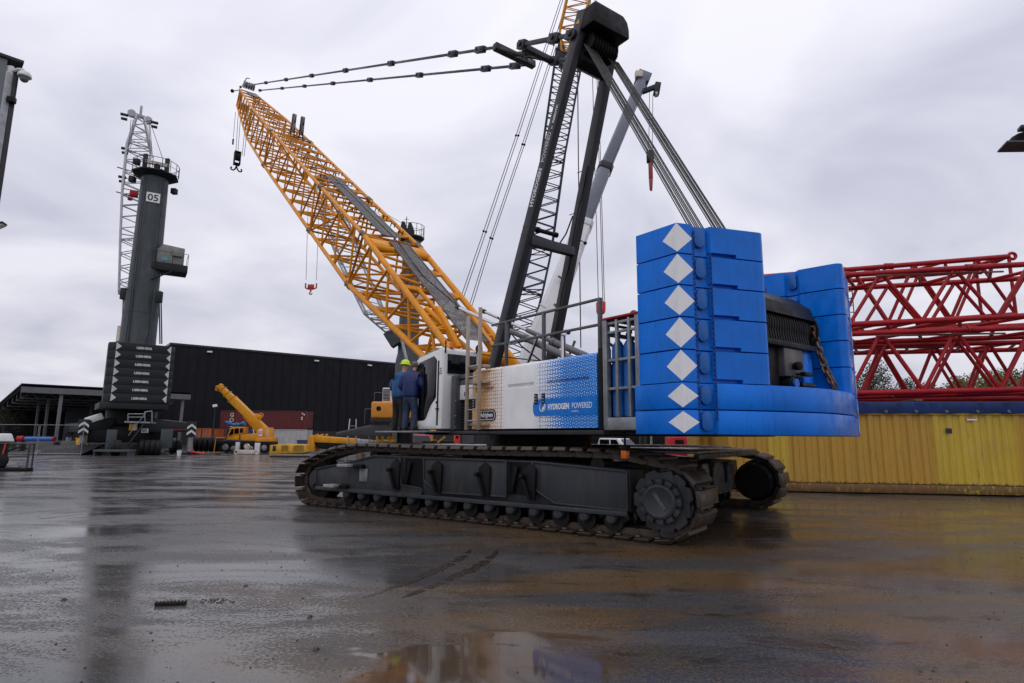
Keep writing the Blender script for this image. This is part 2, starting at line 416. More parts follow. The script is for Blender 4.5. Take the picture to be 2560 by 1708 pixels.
# ================================================================== the crawler crane
# local frame: x forward along the boom, y to the crane's left (towards the camera), z up
CR, CRZ = V((.74, 16.28, 0)), R(127)
crane = thing('crawler_crane', 'large crawler crane with long yellow lattice boom, dark gantry and white cab', 'crane', CR, CRZ)


def cw(s, lat, z):
    c, sn = math.cos(CRZ), math.sin(CRZ)
    return V((CR.x + s * c - lat * sn, CR.y + s * sn + lat * c, z))


# ---- crawler tracks
def track_profile():
    """Closed outline (x, z) of the pad hinges, front idler at +x, rear sprocket at -x."""
    P = [(-4.85, .05), (4.62, .05)]
    c, r = (4.52, .62), .60
    for a in range(-75, 60, 15): P.append((c[0] + r * math.cos(R(a)), c[1] + r * math.sin(R(a)) * .98))
    P += [(4.1, 1.33), (3.4, 1.47), (2.76, 1.52), (1.4, 1.505), (0, 1.495), (-1.6, 1.505), (-3.0, 1.52), (-3.9, 1.51), (-4.35, 1.44)]
    c, r = (-4.84, .70), .66
    for a in range(95, 260, 15): P.append((c[0] + r * math.cos(R(a)), c[1] + r * math.sin(R(a))))
    return P


def pad_places(pitch=.368):
    P = track_profile(); P.append(P[0]); L_ = [0]
    for a, b_ in zip(P, P[1:]): L_.append(L_[-1] + math.hypot(b_[0] - a[0], b_[1] - a[1]))
    n = round(L_[-1] / pitch); out = []
    def pos(d):
        d %= L_[-1]
        for k in range(len(P) - 1):
            if L_[k + 1] >= d:
                f = (d - L_[k]) / (L_[k + 1] - L_[k]); return V((P[k][0] + (P[k + 1][0] - P[k][0]) * f, P[k][1] + (P[k + 1][1] - P[k][1]) * f))
    for i in range(n):
        d = i * L_[-1] / n; a, b_ = pos(d - pitch * .45), pos(d + pitch * .45); m_ = (a + b_) / 2
        out.append((m_.x, m_.y, math.atan2((b_ - a).y, (b_ - a).x)))
    return out


PW = 1.0
pad = MB()   # x along travel, z pointing into the loop, ground side at -z
pad.hexa([(-.125, -PW / 2 + .035, -.058), (.125, -PW / 2 + .035, -.058), (.125, PW / 2 - .035, -.058), (-.125, PW / 2 - .035, -.058), (-.14, -PW / 2, .012), (.14, -PW / 2, .012), (.14, PW / 2, .012), (-.14, PW / 2, .012)])
pad.hexa([(.08, -.34, .01), (.185, -.34, .01), (.185, .34, .01), (.08, .34, .01), (.10, -.32, .05), (.18, -.32, .05), (.18, .32, .05), (.10, .32, .05)])
for sy in (-1, 1):
    pad.box(-.17, .17, sy * .17 - .05, sy * .17 + .05, .01, .14); pad.tube((.17, sy * .17 - .06, .08), (.17, sy * .17 + .06, .08), .05, n=8)
for bx_ in (-.08, .06):
    for by_ in (-.3, -.24, .24, .3, -.42, .42): pad.tube((bx_, by_, -.06), (bx_, by_, -.045), .016, n=6)
PADM = pad.mesh('track_pad', .008, 1)
roll = MB(); roll.lathe((0, -.30, 0), (0, 1, 0), [(0, .19), (.12, .19), (.13, .13), (.47, .13), (.48, .19), (.60, .19)], 20)
ROLLM = roll.mesh('roller')
capm = MB(); capm.lathe((0, .30, 0), (0, 1, 0), [(0, .10), (.10, .10), (.11, .085), (.125, .085), (.13, .03)], 14); capm.box(-.12, .12, .30, .37, .0, .13); CAPM = capm.mesh('roller_cap', .006, 1)
BOTTOM_ROLLERS = [3.19 - .545 * k for k in range(14)]
for side in (1, -1):
    tr = bpy.data.objects.new('crawler_track', None); C.objects.link(tr); tr.parent = crane
    tr.location = (0, 0, 0); tr.rotation_euler = (0, 0, R(18))
    # side = +1 is the track nearest the camera; its frame lies at positive y
    yc = side * ((3.86 if side > 0 else 3.40) - PW / 2)
    for x, z, a in pad_places():
        # walking the outline anticlockwise seen from +y reversed: inner side is to the left of travel
        mt = M.Translation((x, yc, z)) @ M.Rotation(-a, 4, 'Y')
        link('track_pad', PADM, PAD, tr, mtx=mt)
    for x in BOTTOM_ROLLERS:
        link('roller', ROLLM, GREASE, tr, mtx=M.Translation((x, yc, .29)))
        link('roller_cap', CAPM, FRAME, tr, mtx=M.Translation((x, yc, .34)) @ M.Rotation(0 if side > 0 else math.pi, 4, 'Z'))
    for x in (2.45, -.2, -3.55):
        link('carrier_roller', ROLLM, GREASE, tr, mtx=M.Translation((x, yc, 1.27)) @ M.Scale(.72, 4))
    yo = yc + side * .40
    out = [(4.38, .92), (3.02, 1.15), (2.21, 1.31), (-2.22, 1.29), (-4.24, 1.19), (-4.24, .46), (.65, .44), (4.31, .43)]
    fm = MB(); fm.ext([(x, yc - side * .32, z) for x, z in out], (0, side * .64, 0)); fm.build('side_frame', FRAME, tr, .02)
    # outer plates, standing proud of the frame; black sheets in the bays stand in for shade
    for k, poly in enumerate((((4.36, .91), (3.02, 1.13), (2.21, 1.29), (1.36, 1.28), (1.30, .66), (.70, .62), (.66, .50), (4.29, .46)),
                 ((.62, 1.28), (-1.62, 1.28), (-1.62, .58), (.2, .56), (.6, .80)),
                 ((-2.24, 1.28), (-4.22, 1.17), (-4.22, .50), (-2.75, .53), (-2.30, .76)))):
        pl = MB(); pl.ext([(x, yc + side * .325, z) for x, z in poly], (0, side * .075, 0)); pl.build('frame_plate', FRAME, tr, .012)
        rim = MB(); q = [(x, yo + side * .012, z) for x, z in poly]
        for a, b_ in zip(q, q[1:] + q[:1]): rim.bar(a, b_, .035, .035)
        rim.build('frame_rim', FRAME, tr, .006)
    bt = MB(); bt.box(-4.22, 4.3, yo - side * .02 if side > 0 else yo - .05, yo + .05 if side > 0 else yo + .02, .40, .485); bt.build('frame_rail', FRAME, tr, .01)
    for x0, x1 in ((.70, 1.28), (-2.22, -1.64)):
        h = MB(); h.box(x0, x1, yc + side * .322 - .002, yc + side * .322 + .002, .62, 1.26); h.build('recess_shade', BLACK, tr)  # flat black sheet on the frame, painted shade of the recess
        h = MB(); h.bar((x1 - .08, yo - side * .02, .66), (x1 - .2, yo - side * .02, 1.18), .05, .1, (1, 0, 0)); h.build('recess_brace', BLACK, tr, .01)
    if side > 0:
        for x in (1.38, .12, -1.18, -2.28):
            lv = MB(); poly = ((.06, 1.24), (.22, 1.12), (.20, .95), (.05, .55), (-.06, .55), (-.08, 1.15))
            lv.ext([(x + a, yo + .03, b_) for a, b_ in poly], (0, .055, 0)); lv.build('lift_bracket', BLACK, tr, .012)
            lv = MB(); lv.bar((x + .21, yo + .12, 1.0), (x + .03, yo + .12, .58), .05, .06, (0, 1, 0)); lv.tube((x + .2, yo + .02, 1.0), (x + .2, yo + .2, 1.0), .045); lv.build('bracket_strap', BLACK, tr, .008)
        for x0, x1, z in ((2.5, 3.18, 1.05), (3.05, 3.65, .55)):
            stp = MB(); stp.box(x1 - .36, x1, yo + .04, yo + .32, z - .035, z + .03); o = stp.build('step', ALU, tr, .006)
            stp = MB(); stp.box(x0, x1 - .36, yo + .02, yo + .14, z - .06, z + .03); stp.build('step_arm', BLACK, tr, .01)
        pl = MB(); pl.box(2.42, 2.70, yo + .008, yo + .022, .68, .98); pl.build('plate', STEEL, tr, .004)
    # rear sprocket with hub
    spx, spz = -4.84, .70; pts = []; nt_ = 11
    for i in range(nt_):
        for da, rr in ((-.15, .46), (-.09, .53), (.09, .53), (.15, .46)):
            a = 2 * math.pi * (i / nt_) + da * 2; pts.append((spx + rr * math.cos(a), yc + side * .10, spz + rr * math.sin(a)))
    sp = MB(); sp.ext(pts, (0, side * .26, 0)); sp.build('sprocket', FRAME, tr, .01)
    hb = MB(); hb.lathe((spx, yc + side * .2, spz), (0, side, 0), [(0, .44), (.12, .44), (.14, .36), (.26, .36)], 28); hub = hb.build('hub', DGREY, tr)
    for i in range(12):
        a = 2 * math.pi * i / 12; nb = MB()
        nb.bar((spx + .28 * math.cos(a), yc + side * .47, spz + .28 * math.sin(a)), (spx + .375 * math.cos(a), yc + side * .47, spz + .375 * math.sin(a)), .12, .1, (0, 1, 0)); nb.build('hub_lug', FRAME, hub, .012)
    hb = MB(); hb.lathe((spx, yc + side * .44, spz), (0, side, 0), [(0, .29), (.10, .29), (.12, .27), (.125, .245), (.118, .235)], 32); hc = hb.build('hub_cover', FRAME, tr)
    if side > 0:
        a = R(-54); ex = (-math.cos(a), 0, math.sin(a)); ey = (-math.sin(-a), 0, math.cos(-a))
        text('hub_lettering', 'LIEBHERR', .075, V((spx, yc + .565, spz)) - V(ex) * .0, ex, (ex[2] * -1 if False else math.sin(a) * -1 * -1, 0, math.cos(a)), CYLG, hc, .012, .002, ax='CENTER')
    fd = MB(); fd.lathe((spx, yc - side * .42, spz), (0, side, 0), [(0, .40), (.06, .47), (.40, .47), (.44, .50), (.60, .50)], 28); fd.build('final_drive', BLACK, tr)
    # front idler
    idl = MB(); idl.lathe((4.5, yc - .2, .62), (0, 1, 0), [(0, .50), (.06, .52), (.07, .45), (.33, .45), (.34, .52), (.40, .50)], 28); idl.build('idler', GREASE, tr)
    idl = MB(); idl.lathe((4.5, yc + side * .2, .62), (0, side, 0), [(0, .28), (.1, .26), (.12, .15), (.2, .13)], 20); idl.build('idler_hub', FRAME, tr)

# ---- carbody between the tracks (rotated with them)
cb = bpy.data.objects.new('carbody', None); C.objects.link(cb); cb.parent = crane; cb.rotation_euler = (0, 0, R(18))
b_ = MB(); b_.box(-1.9, 1.9, -1.9, 1.9, .55, 1.3); b_.build('centre_block', BLACK, cb, .04)
for sx in (1, -1):
    b_ = MB(); b_.box(sx * 1.2 - .5, sx * 1.2 + .5, -3.1, 3.1, .55, 1.28); b_.build('cross_beam', BLACK, cb, .03)
for sx in (1, -1):
    b_ = MB(); b_.ext([(sx * 1.7, y, z) for y, z in ((-1.45, .5), (1.45, .5), (1.6, .7), (1.6, 1.22), (-1.6, 1.22), (-1.6, .7))], (sx * 2.9, 0, 0)); b_.build('centre_ballast', mat('ballast_grey', (.06, .06, .058), .3, var=.15, dirt=.4), cb, .03)
    for y in (-.9, .2, 1.1):
        b_ = MB(); b_.tube((sx * 4.62, y, .75), (sx * 4.62, y, 1.15), .05); b_.tube((sx * 4.62, y, 1.13), (sx * 4.62, y, 1.22), .09); b_.build('ballast_pin', BLACK, cb)
    for y0, y1 in ((-2.35, -.85), (-.83, .8), (.82, 2.3)):
        b_ = MB(); b_.box(*sorted((sx * 1.85, sx * 5.0)), y0, y1, 1.46, 1.51); b_.build('catwalk_plate', mat('catwalk_plate_steel', (.12, .12, .125), .28, metal=.3, var=.3, vs_=3, bump=.15, bs=30), cb, .006)
    b_ = MB(); b_.box(*sorted((sx * 4.93, sx * 5.03)), -2.35, 2.3, 1.36, 1.455); b_.build('catwalk_edge', DGREY, cb, .006)
    for sy in (1, -1):
        b_ = MB(); b_.box(-2.6, 2.6, *sorted((sy * 1.95, sy * 2.75)), 1.50, 1.54); b_.build('side_catwalk', MATS['catwalk_plate_steel'], cb, .006)
rg = MB(); rg.lathe((0, 0, 1.25), (0, 0, 1), [(0, 1.35), (.1, 1.45), (.22, 1.45), (.24, 1.40), (.60, 1.40)], 40); rg.build('slewing_ring', BLACK, crane)

# ---- superstructure
b_ = MB(); b_.box(-5.12, .1, 1.35, 2.78, 1.80, 1.885); b_.build('deck_beam', DGREY, crane, .015)
b_ = MB(); b_.box(-5.1, .6, -2.78, -1.35, 1.80, 1.885); b_.build('deck_beam', DGREY, crane, .015)
b_ = MB(); b_.box(-4.6, .9, -1.25, 1.25, 1.83, 2.35); b_.build('main_frame', BLACK, crane, .03)
b_ = MB(); b_.box(-5.9, -4.61, -1.2, 1.2, 1.83, 2.35); b_.box(.91, 1.9, -1.2, 1.2, 1.84, 2.35); b_.build('frame_end', BLACK, crane, .03)
for sy in (1, -1):
    b_ = MB(); b_.ext([(-1.6, sy * .95, 2.35), (1.9, sy * .95, 2.35), (1.75, sy * .95, 2.85), (.9, sy * .95, 3.0), (.2, sy * .95, 3.25), (-1.2, sy * .95, 3.1)], (0, -sy * .12, 0)); b_.build('frame_cheek', BLACK, crane, .02)
b_ = MB(); b_.box(-5.0, 1.0, 1.4, 2.6, 1.885, 3.08); b_.build('machine_house', BLACK, crane, .03)
b_ = MB(); b_.box(-5.0, -.9, -2.8, -1.4, 1.885, 3.25); b_.build('machine_house', DGREY, crane, .03)


def panel_material():
    m, n, l, b = nodes('molecule_print')
    def op(o, a, c=None, d=None):
        z = n.new('ShaderNodeMath'); z.operation = o
        for k, s in enumerate((a, c, d)):
            if s is None: continue
            if isinstance(s, (int, float)): z.inputs[k].default_value = s
            else: l.new(s, z.inputs[k])
        return z.outputs[0]
    t = n.new('ShaderNodeTexCoord'); sx = n.new('ShaderNodeSeparateXYZ'); l.new(t.outputs['Object'], sx.inputs[0])
    S, Z = sx.outputs[0], sx.outputs[2]
    c = 1 / .076
    u, v = op('ADD', op('MULTIPLY', S, c), 400), op('MULTIPLY', Z, c)
    fu, fv = op('FLOOR', u), op('FLOOR', v)
    qx, qy = op('SUBTRACT', op('SUBTRACT', u, fu), .5), op('SUBTRACT', op('SUBTRACT', v, fv), .5)
    ck = op('MODULO', op('ADD', fu, fv), 2)
    ax, ay = op('ABSOLUTE', qx), op('ABSOLUTE', qy)
    a = op('ADD', op('MULTIPLY', ax, op('SUBTRACT', 1, ck)), op('MULTIPLY', ay, ck))
    b_ = op('ADD', op('MULTIPLY', ay, op('SUBTRACT', 1, ck)), op('MULTIPLY', ax, ck))
    da = op('SUBTRACT', a, .34)
    ball = op('SUBTRACT', op('SQRT', op('ADD', op('MULTIPLY', da, da), op('MULTIPLY', b_, b_))), .17)
    bar = op('MAXIMUM', op('SUBTRACT', a, .34), op('SUBTRACT', b_, .065))
    d = op('MINIMUM', ball, bar)
    mdl = op('ABSOLUTE', op('ADD', S, 2.78))
    mr = n.new('ShaderNodeMapRange'); mr.inputs[1].default_value = .35; mr.inputs[2].default_value = 1.35; mr.inputs[3].default_value = .40; mr.inputs[4].default_value = -.055
    l.new(mdl, mr.inputs[0])
    isw = op('LESS_THAN', d, mr.outputs[0])
    rear = op('LESS_THAN', S, -2.78)
    m1 = n.new('ShaderNodeMixRGB'); m1.inputs[1].default_value = (.68, .30, .01, 1); m1.inputs[2].default_value = (.0, .21, .70, 1); l.new(rear, m1.inputs[0])
    m2 = n.new('ShaderNodeMixRGB'); m2.inputs[2].default_value = (.90, .90, .90, 1); l.new(isw, m2.inputs[0]); l.new(m1.outputs[0], m2.inputs[1])
    nz = n.new('ShaderNodeTexNoise'); nz.inputs['Scale'].default_value = 2.5; nz.inputs['Detail'].default_value = 7; l.new(t.outputs['Object'], nz.inputs['Vector'])
    r2 = n.new('ShaderNodeMapRange'); r2.inputs[1].default_value = .35; r2.inputs[2].default_value = .7; r2.inputs[3].default_value = 1; r2.inputs[4].default_value = .86; l.new(nz.outputs[0], r2.inputs[0])
    m3 = n.new('ShaderNodeMixRGB'); m3.blend_type = 'MULTIPLY'; m3.inputs[0].default_value = 1; l.new(m2.outputs[0], m3.inputs[1]); l.new(r2.outputs[0], m3.inputs[2])
    l.new(m3.outputs[0], b.inputs['Base Color']); b.inputs['Roughness'].default_value = .3; b.inputs['Coat Weight'].default_value = .3; b.inputs['Coat Roughness'].default_value = .1
    return m


PRINT = panel_material()
seams = (-.98, -2.11, -3.41, -5.0)
for k in range(3):
    x0, x1 = seams[k + 1] + .012, seams[k] - .012
    p = MB(); poly = [(2.62, 1.92), (2.795, 1.92), (2.80, 3.17), (2.785, 3.225), (2.745, 3.262), (2.62, 3.275)]
    p.ext([(x0, y, z) for y, z in poly], (x1 - x0, 0, 0))
    gx0, gx1 = ((-1.85, -1.15), (-3.22, -2.35), (-4.78, -3.62))[k]
    o = bpy.data.objects.new('tmp', p.mesh('panel_door', .006)); C.objects.link(o)
    q = MB(); q.ext([(gx0, 2.83, 2.735), (gx0, 2.752, 2.775), (gx0, 2.752, 2.825), (gx0, 2.83, 2.865)], (gx1 - gx0, 0, 0))
    co = bpy.data.objects.new('tmpc', q.mesh('c')); C.objects.link(co)
    md = o.modifiers.new('b', 'BOOLEAN'); md.object = co; md.operation = 'DIFFERENCE'; md.solver = 'EXACT'
    me = evaluated(o, 'panel_door'); bpy.data.objects.remove(o); bpy.data.objects.remove(co)
    me.set_sharp_from_angle(angle=R(20)); pn = link('panel_door', me, PRINT, crane)
    for lx in ((-1.06,), (-3.30,), (-3.52,))[k]:
        q = MB(); q.ext([(lx + a, 2.80, 2.50 + b2) for a, b2 in rrect(.10, .21, .02, 3)], (0, .014, 0)); lt = q.build('latch', BLACK, pn, .004)
        for dz in (-.06, 0, .06):
            q = MB(); q.box(lx - .035, lx + .035, 2.814, 2.82, 2.485 + dz, 2.515 + dz); q.build('latch_plate', STEEL, lt)
b_ = MB(); b_.box(-5.12, -5.01, 2.55, 2.79, 1.89, 3.33); b_.build('rear_corner_post', BLACK, crane, .015)
# signs on the panels
LOGOB = mat('banner_blue', (.0, .17, .62), .3, var=.03); PRW = mat('print_white', (.82, .82, .83), .4, var=.02); PRB = mat('print_black', (.006, .007, .012), .35)
LETW = mat('lettering_white', (.62, .62, .63), .4, var=.05)
sg = MB(); sg.ext([(-1.58 + a, 2.801, 2.22 + b2) for a, b2 in rrect(.70, .26, .12)], (0, .003, 0)); adr = sg.build('maker_badge', PRB, crane)
sg = MB(); ring = rrect(.62, .185, .085)
for a, b2 in zip(ring, ring[1:] + ring[:1]): sg.bar((-1.58 + a[0], 2.8055, 2.22 + a[1]), (-1.58 + b2[0], 2.8055, 2.22 + b2[1]), .012, .003, (0, 1, 0))
sg.build('badge_line', PRW, adr)
text('badge_lettering', 'Adrighem', .135, (-1.345, 2.807, 2.185), (-1, 0, 0), (0, 0, 1), PRW, adr, .003, .003, fit=.48)
sg = MB(); P = [(-3.28, 2.50), (-4.985, 2.50), (-4.985, 2.155), (-3.28, 2.155)] ; rr = [(-3.29 + .09 * math.cos(a), 2.3275 + .165 * math.sin(a)) for a in [R(90 - 18 * k) for k in range(11)]]
sg.ext([(x, 2.8015, z) for x, z in [(-4.985, 2.4925)] + rr + [(-4.985, 2.1625)]], (0, .003, 0)); ban = sg.build('banner', LOGOB, crane)
sg = MB(); sg.torus((-3.50, 2.806, 2.33), (0, 1, 0), .085, .008, 24, 4); sg.ext([(-3.50 + a, 2.8045, 2.30 + b2) for a, b2 in ((0, -.04), (-.06, 0), (-.065, .06), (-.02, .045), (.02, 0))], (0, .002, 0)); sg.build('leaf_emblem', PRW, ban)
text('banner_lettering', 'HYDROGEN', .15, (-3.66, 2.806, 2.28), (-1, 0, 0), (0, 0, 1), PRW, ban, .003, .005, fit=.60)
text('banner_lettering', 'POWERED', .15, (-4.34, 2.806, 2.28), (-1, 0, 0), (0, 0, 1), PRW, ban, .003, 0, fit=.52)
text('banner_lettering', 'BY REEDYK', .035, (-4.34, 2.806, 2.215), (-1, 0, 0), (0, 0, 1), PRW, ban, .003)

# ---- cab
cab = MB()
prof = [(.10, 1.93), (1.30, 1.93), (1.62, 2.35), (1.70, 2.9), (1.42, 3.72), (1.25, 3.78), (.12, 3.92), (.06, 3.86)]
b_ = MB(); b_.ext([(x, 1.92, z) for x, z in prof], (0, 1.06, 0)); cabo = b_.build('cab', WPAINT, crane, .035, 3)
b_ = MB(); b_.ext([(x, 2.975, z) for x, z in ((.36, 2.72), (.36, 3.63), (.50, 3.74), (1.22, 3.64), (1.36, 3.56), (1.60, 2.88), (1.52, 2.36), (1.34, 2.14), (1.0, 2.14), (.86, 2.18), (.60, 2.52), (.38, 2.68))], (0, .012, 0)); b_.build('door_glass', GLASS, cabo, .004)
b_ = MB(); b_.ext([(x, 2.972, z) for x, z in ((.32, 1.98), (.32, 2.66), (.58, 2.48), (.84, 2.14), (1.26, 2.12), (1.22, 1.98))], (0, .022, 0)); dr = b_.build('door_panel', WPAINT, cabo, .01)
b_ = MB(); b_.ext([(1.12 + a, 2.995, 2.06 + c) for a, c in ((-.035, -.03), (.035, -.03), (0, .035))], (0, .002, 0)); b_.build('warning_sticker', CAT, dr)
b_ = MB(); b_.box(.27, .31, 2.98, 3.02, 2.55, 2.6); b_.box(.2, .31, 2.98, 3.03, 2.40, 2.43); b_.build('door_handle', BLACK, cabo, .005)
b_ = MB(); b_.box(.24, .30, 2.975, 2.99, 2.02, 3.6); b_.build('door_seal', BLACK, cabo)
text('cab_lettering', 'H2', .14, (.21, 2.983, 3.42), (0, 0, -1), (-1, 0, 0), PRB, cabo, .003, .002)
b_ = MB(); b_.box(.035, .055, 2.02, 2.86, 3.28, 3.76); b_.build('rear_window', GLASS, cabo, .004)
b_ = MB(); b_.box(1.0, 1.1, 2.985, 2.99, 2.2, 3.6); b_.tube((.98, 2.995, 2.4), (.98, 2.995, 3.5), .012); b_.build('window_bar', BLACK, cabo)
for k in range(5):
    y = 2.0 + .22 * k; b_ = MB(); b_.tube((1.34, y, 3.80), (.5, y, 3.95), .012); b_.build('roof_guard_bar', ALU, cabo)
b_ = MB(); b_.tube((1.34, 1.98, 3.80), (1.34, 2.92, 3.80), .014); b_.tube((.5, 1.98, 3.95), (.5, 2.92, 3.95), .014); b_.tube((.92, 1.98, 3.875), (.92, 2.92, 3.875), .012); b_.build('roof_guard_frame', ALU, cabo)
b_ = MB(); b_.lathe((.1, 2.72, 3.92), (0, 0, 1), [(0, .07), (.05, .07), (.055, .06), (.13, .055), (.14, .03)], 14); b_.build('beacon', AMBER, cabo)
b_ = MB(); b_.tube((.06, 2.92, 3.78), (.06, 2.92, 4.06), .022); tl = b_.build('signal_stack', BLACK, cabo)
b_ = MB(); b_.tube((.06, 2.92, 4.03), (.06, 2.92, 4.09), .025); b_.build('red_lens', REDB, tl)
b_ = MB(); b_.tube((.06, 2.92, 3.94), (.06, 2.92, 3.98), .025); b_.build('green_lens', GREENL, tl)
b_ = MB(); b_.lathe((-.05, 2.02, 3.96), (-1, .4, .15), [(-.12, .03), (-.06, .075), (.06, .085), (.08, .07)], 12); b_.tube((.05, 2.02, 3.85), (-.03, 2.03, 3.96), .02); b_.build('horn', BLACK, cabo)
# mirrors on the outside of the cab
b_ = MB(); b_.path([(1.66, 2.98, 3.0), (1.85, 3.3, 3.1), (1.95, 3.42, 3.3)], .018); b_.build('mirror_arm', BLACK, cabo)
b_ = MB(); b_.ext([(1.96 + .06 * a, 3.43 + .17 * a, 3.42 + c) for a, c in rrect(1, .36, .06, 3)], (.04, -.02, 0)); b_.build('mirror', BLACK, cabo, .01)

# deck plate the workers stand on
b_ = MB(); b_.box(.0, 2.85, 2.5, 3.42, 1.845, 1.885); b_.build('cab_catwalk', STEEL, crane, .006)
b_ = MB(); b_.box(.2, .30, 1.9, 3.3, 1.79, 1.844); b_.build('catwalk_bracket', BLACK, crane, .01)

# machinery between cab and panels
b_ = MB(); b_.box(-.24, -.02, 2.0, 2.80, 1.89, 3.22); b_.build('filter_housing', mat('housing_grey', (.045, .05, .058), .4), crane, .04)
b_ = MB(); b_.box(-.95, -.245, 2.0, 2.72, 3.12, 3.23); b_.build('housing_lid', MATS['housing_grey'], crane, .02)
b_ = MB(); b_.box(-.95, -.245, 2.0, 2.66, 2.98, 3.115); b_.build('steel_duct', STEEL, crane, .02)
b_ = MB(); b_.box(-.95, -.245, 2.0, 2.68, 2.62, 2.975); ep = b_.build('equipment_box', WPAINT, crane, .015)
b_ = MB(); b_.box(-.66, -.46, 2.681, 2.686, 2.70, 2.80); b_.build('label_plate', BLACK, ep)
b_ = MB(); b_.box(-.97, -.245, 2.6, 2.62, 1.89, 2.61); b_.build('opening_shade', BLACK, crane)  # black sheet stands in for the shade inside the open bay
for k in range(9):
    z = 1.95 + .07 * k; b_ = MB(); b_.bar((-.95, 2.63, z), (-.26, 2.63, z), .012, .03); b_.build('grille_slat', DGREY, crane)  # slats laid across the dark opening sheet
for z in (1.97, 2.6, 2.24):
    b_ = MB(); b_.ball((-.27, 2.80, z), .018, 5); b_.build('knob', STEEL, crane)

# access ladder
lad = bpy.data.objects.new('access_ladder', None); C.objects.link(lad); lad.parent = crane
for x, zt in ((-1.11, 4.5), (-1.60, 4.62)):
    b_ = MB(); b_.box(x - .03, x + .03, 2.99, 3.06, 1.90, zt); b_.build('stile', LADDER, lad, .006)
for k in range(6):
    z = 2.10 + .245 * k; b_ = MB(); b_.tube((-1.11, 3.02, z), (-1.60, 3.02, z), .017); b_.build('rung', ALU, lad)
for z in (2.02, 2.95, 3.30):
    b_ = MB(); b_.box(-1.72, -1.08, 2.82, 2.98, z - .03, z + .03); b_.build('stand_off', LADDER, lad, .005)

# guard rail on the machine house
gr_ = bpy.data.objects.new('guard_rail', None); C.objects.link(gr_); gr_.parent = crane
for z in (4.28, 3.80):
    b_ = MB(); b_.bar((-1.45, 2.6, z), (-4.92, 2.6, z), .05, .05); b_.build('rail', RAIL, gr_, .008)
for x, r in ((-2.02, .06), (-3.30, .06), (-4.90, .07)):
    b_ = MB(); b_.box(x - r / 2, x + r / 2, 2.565, 2.635, 3.26, 4.30); b_.build('post', RAIL, gr_, .008)
b_ = MB(); b_.bar((-4.9, 2.6, 3.62), (-4.9, 1.3, 3.62), .05, .05); b_.bar((-4.9, 1.3, 3.2), (-4.9, 1.3, 3.66), .05, .05); b_.build('rail', RAIL, gr_, .008)
b_ = MB(); b_.path([(-3.72, 2.45, 3.2), (-3.72, 2.45, 3.75), (-3.68, 2.36, 3.86), (-3.66, 2.24, 3.86)], .05, 10); b_.build('exhaust_pipe', CHROME, crane)
b_ = MB(); b_.torus((-4.2, 1.7, 3.42), (0, 1, 0), .20, .03, 16, 6); b_.build('hose_loop', BLACK, crane)
b_ = MB(); b_.path([(-4.96, 2.62, 3.3), (-5.0, 2.66, 3.7), (-4.97, 2.66, 4.2)], .014); b_.build('rail_hose', mat('hose_brown', (.10, .04, .02), .5), crane)

# raising cylinders of the gantry
for lat in (.5, -.5):
    p0, p1 = V((-1.9, lat, 3.62)), V((3.45, lat, 5.83)); d = (p1 - p0).normalized()
    b_ = MB(); b_.tube(p0, p0 + d * 2.0, .095, n=16); b_.tube(p0 + d * 1.94, p0 + d * 2.06, .11, n=16); cy = b_.build('gantry_cylinder', CYLG, crane)
    b_ = MB(); b_.tube(p0 + d * 2.06, p0 + d * 3.3, .07, n=14); b_.build('cylinder_stage', CYLG, cy)
    b_ = MB(); b_.tube(p0 + d * 3.3, p1, .05, n=14); b_.build('cylinder_rod', CHROME, cy)
    b_ = MB(); b_.tube(p1 - d * .08, p1 + d * .05, .075, n=14); b_.build('rod_end', DGREY, cy)
b_ = MB(); b_.bar((-1.0, .5, 3.65), (3.2, .5, 4.35), .03, .03); b_.path([(1.4, .4, 5.2), (.2, .45, 4.2), (-1.2, .5, 3.4)], .02); b_.build('hydraulic_hose', BLACK, crane)
for lat in (.72, -.72):
    b_ = MB(); b_.tube((.1, lat * .9, 3.0), (-.75, lat * .9, 4.35), .038, n=12); b_.tube((.1, lat * .9, 3.0), (-.3, lat * .9, 3.65), .055, n=12); b_.build('gantry_strut', CHROME, crane)

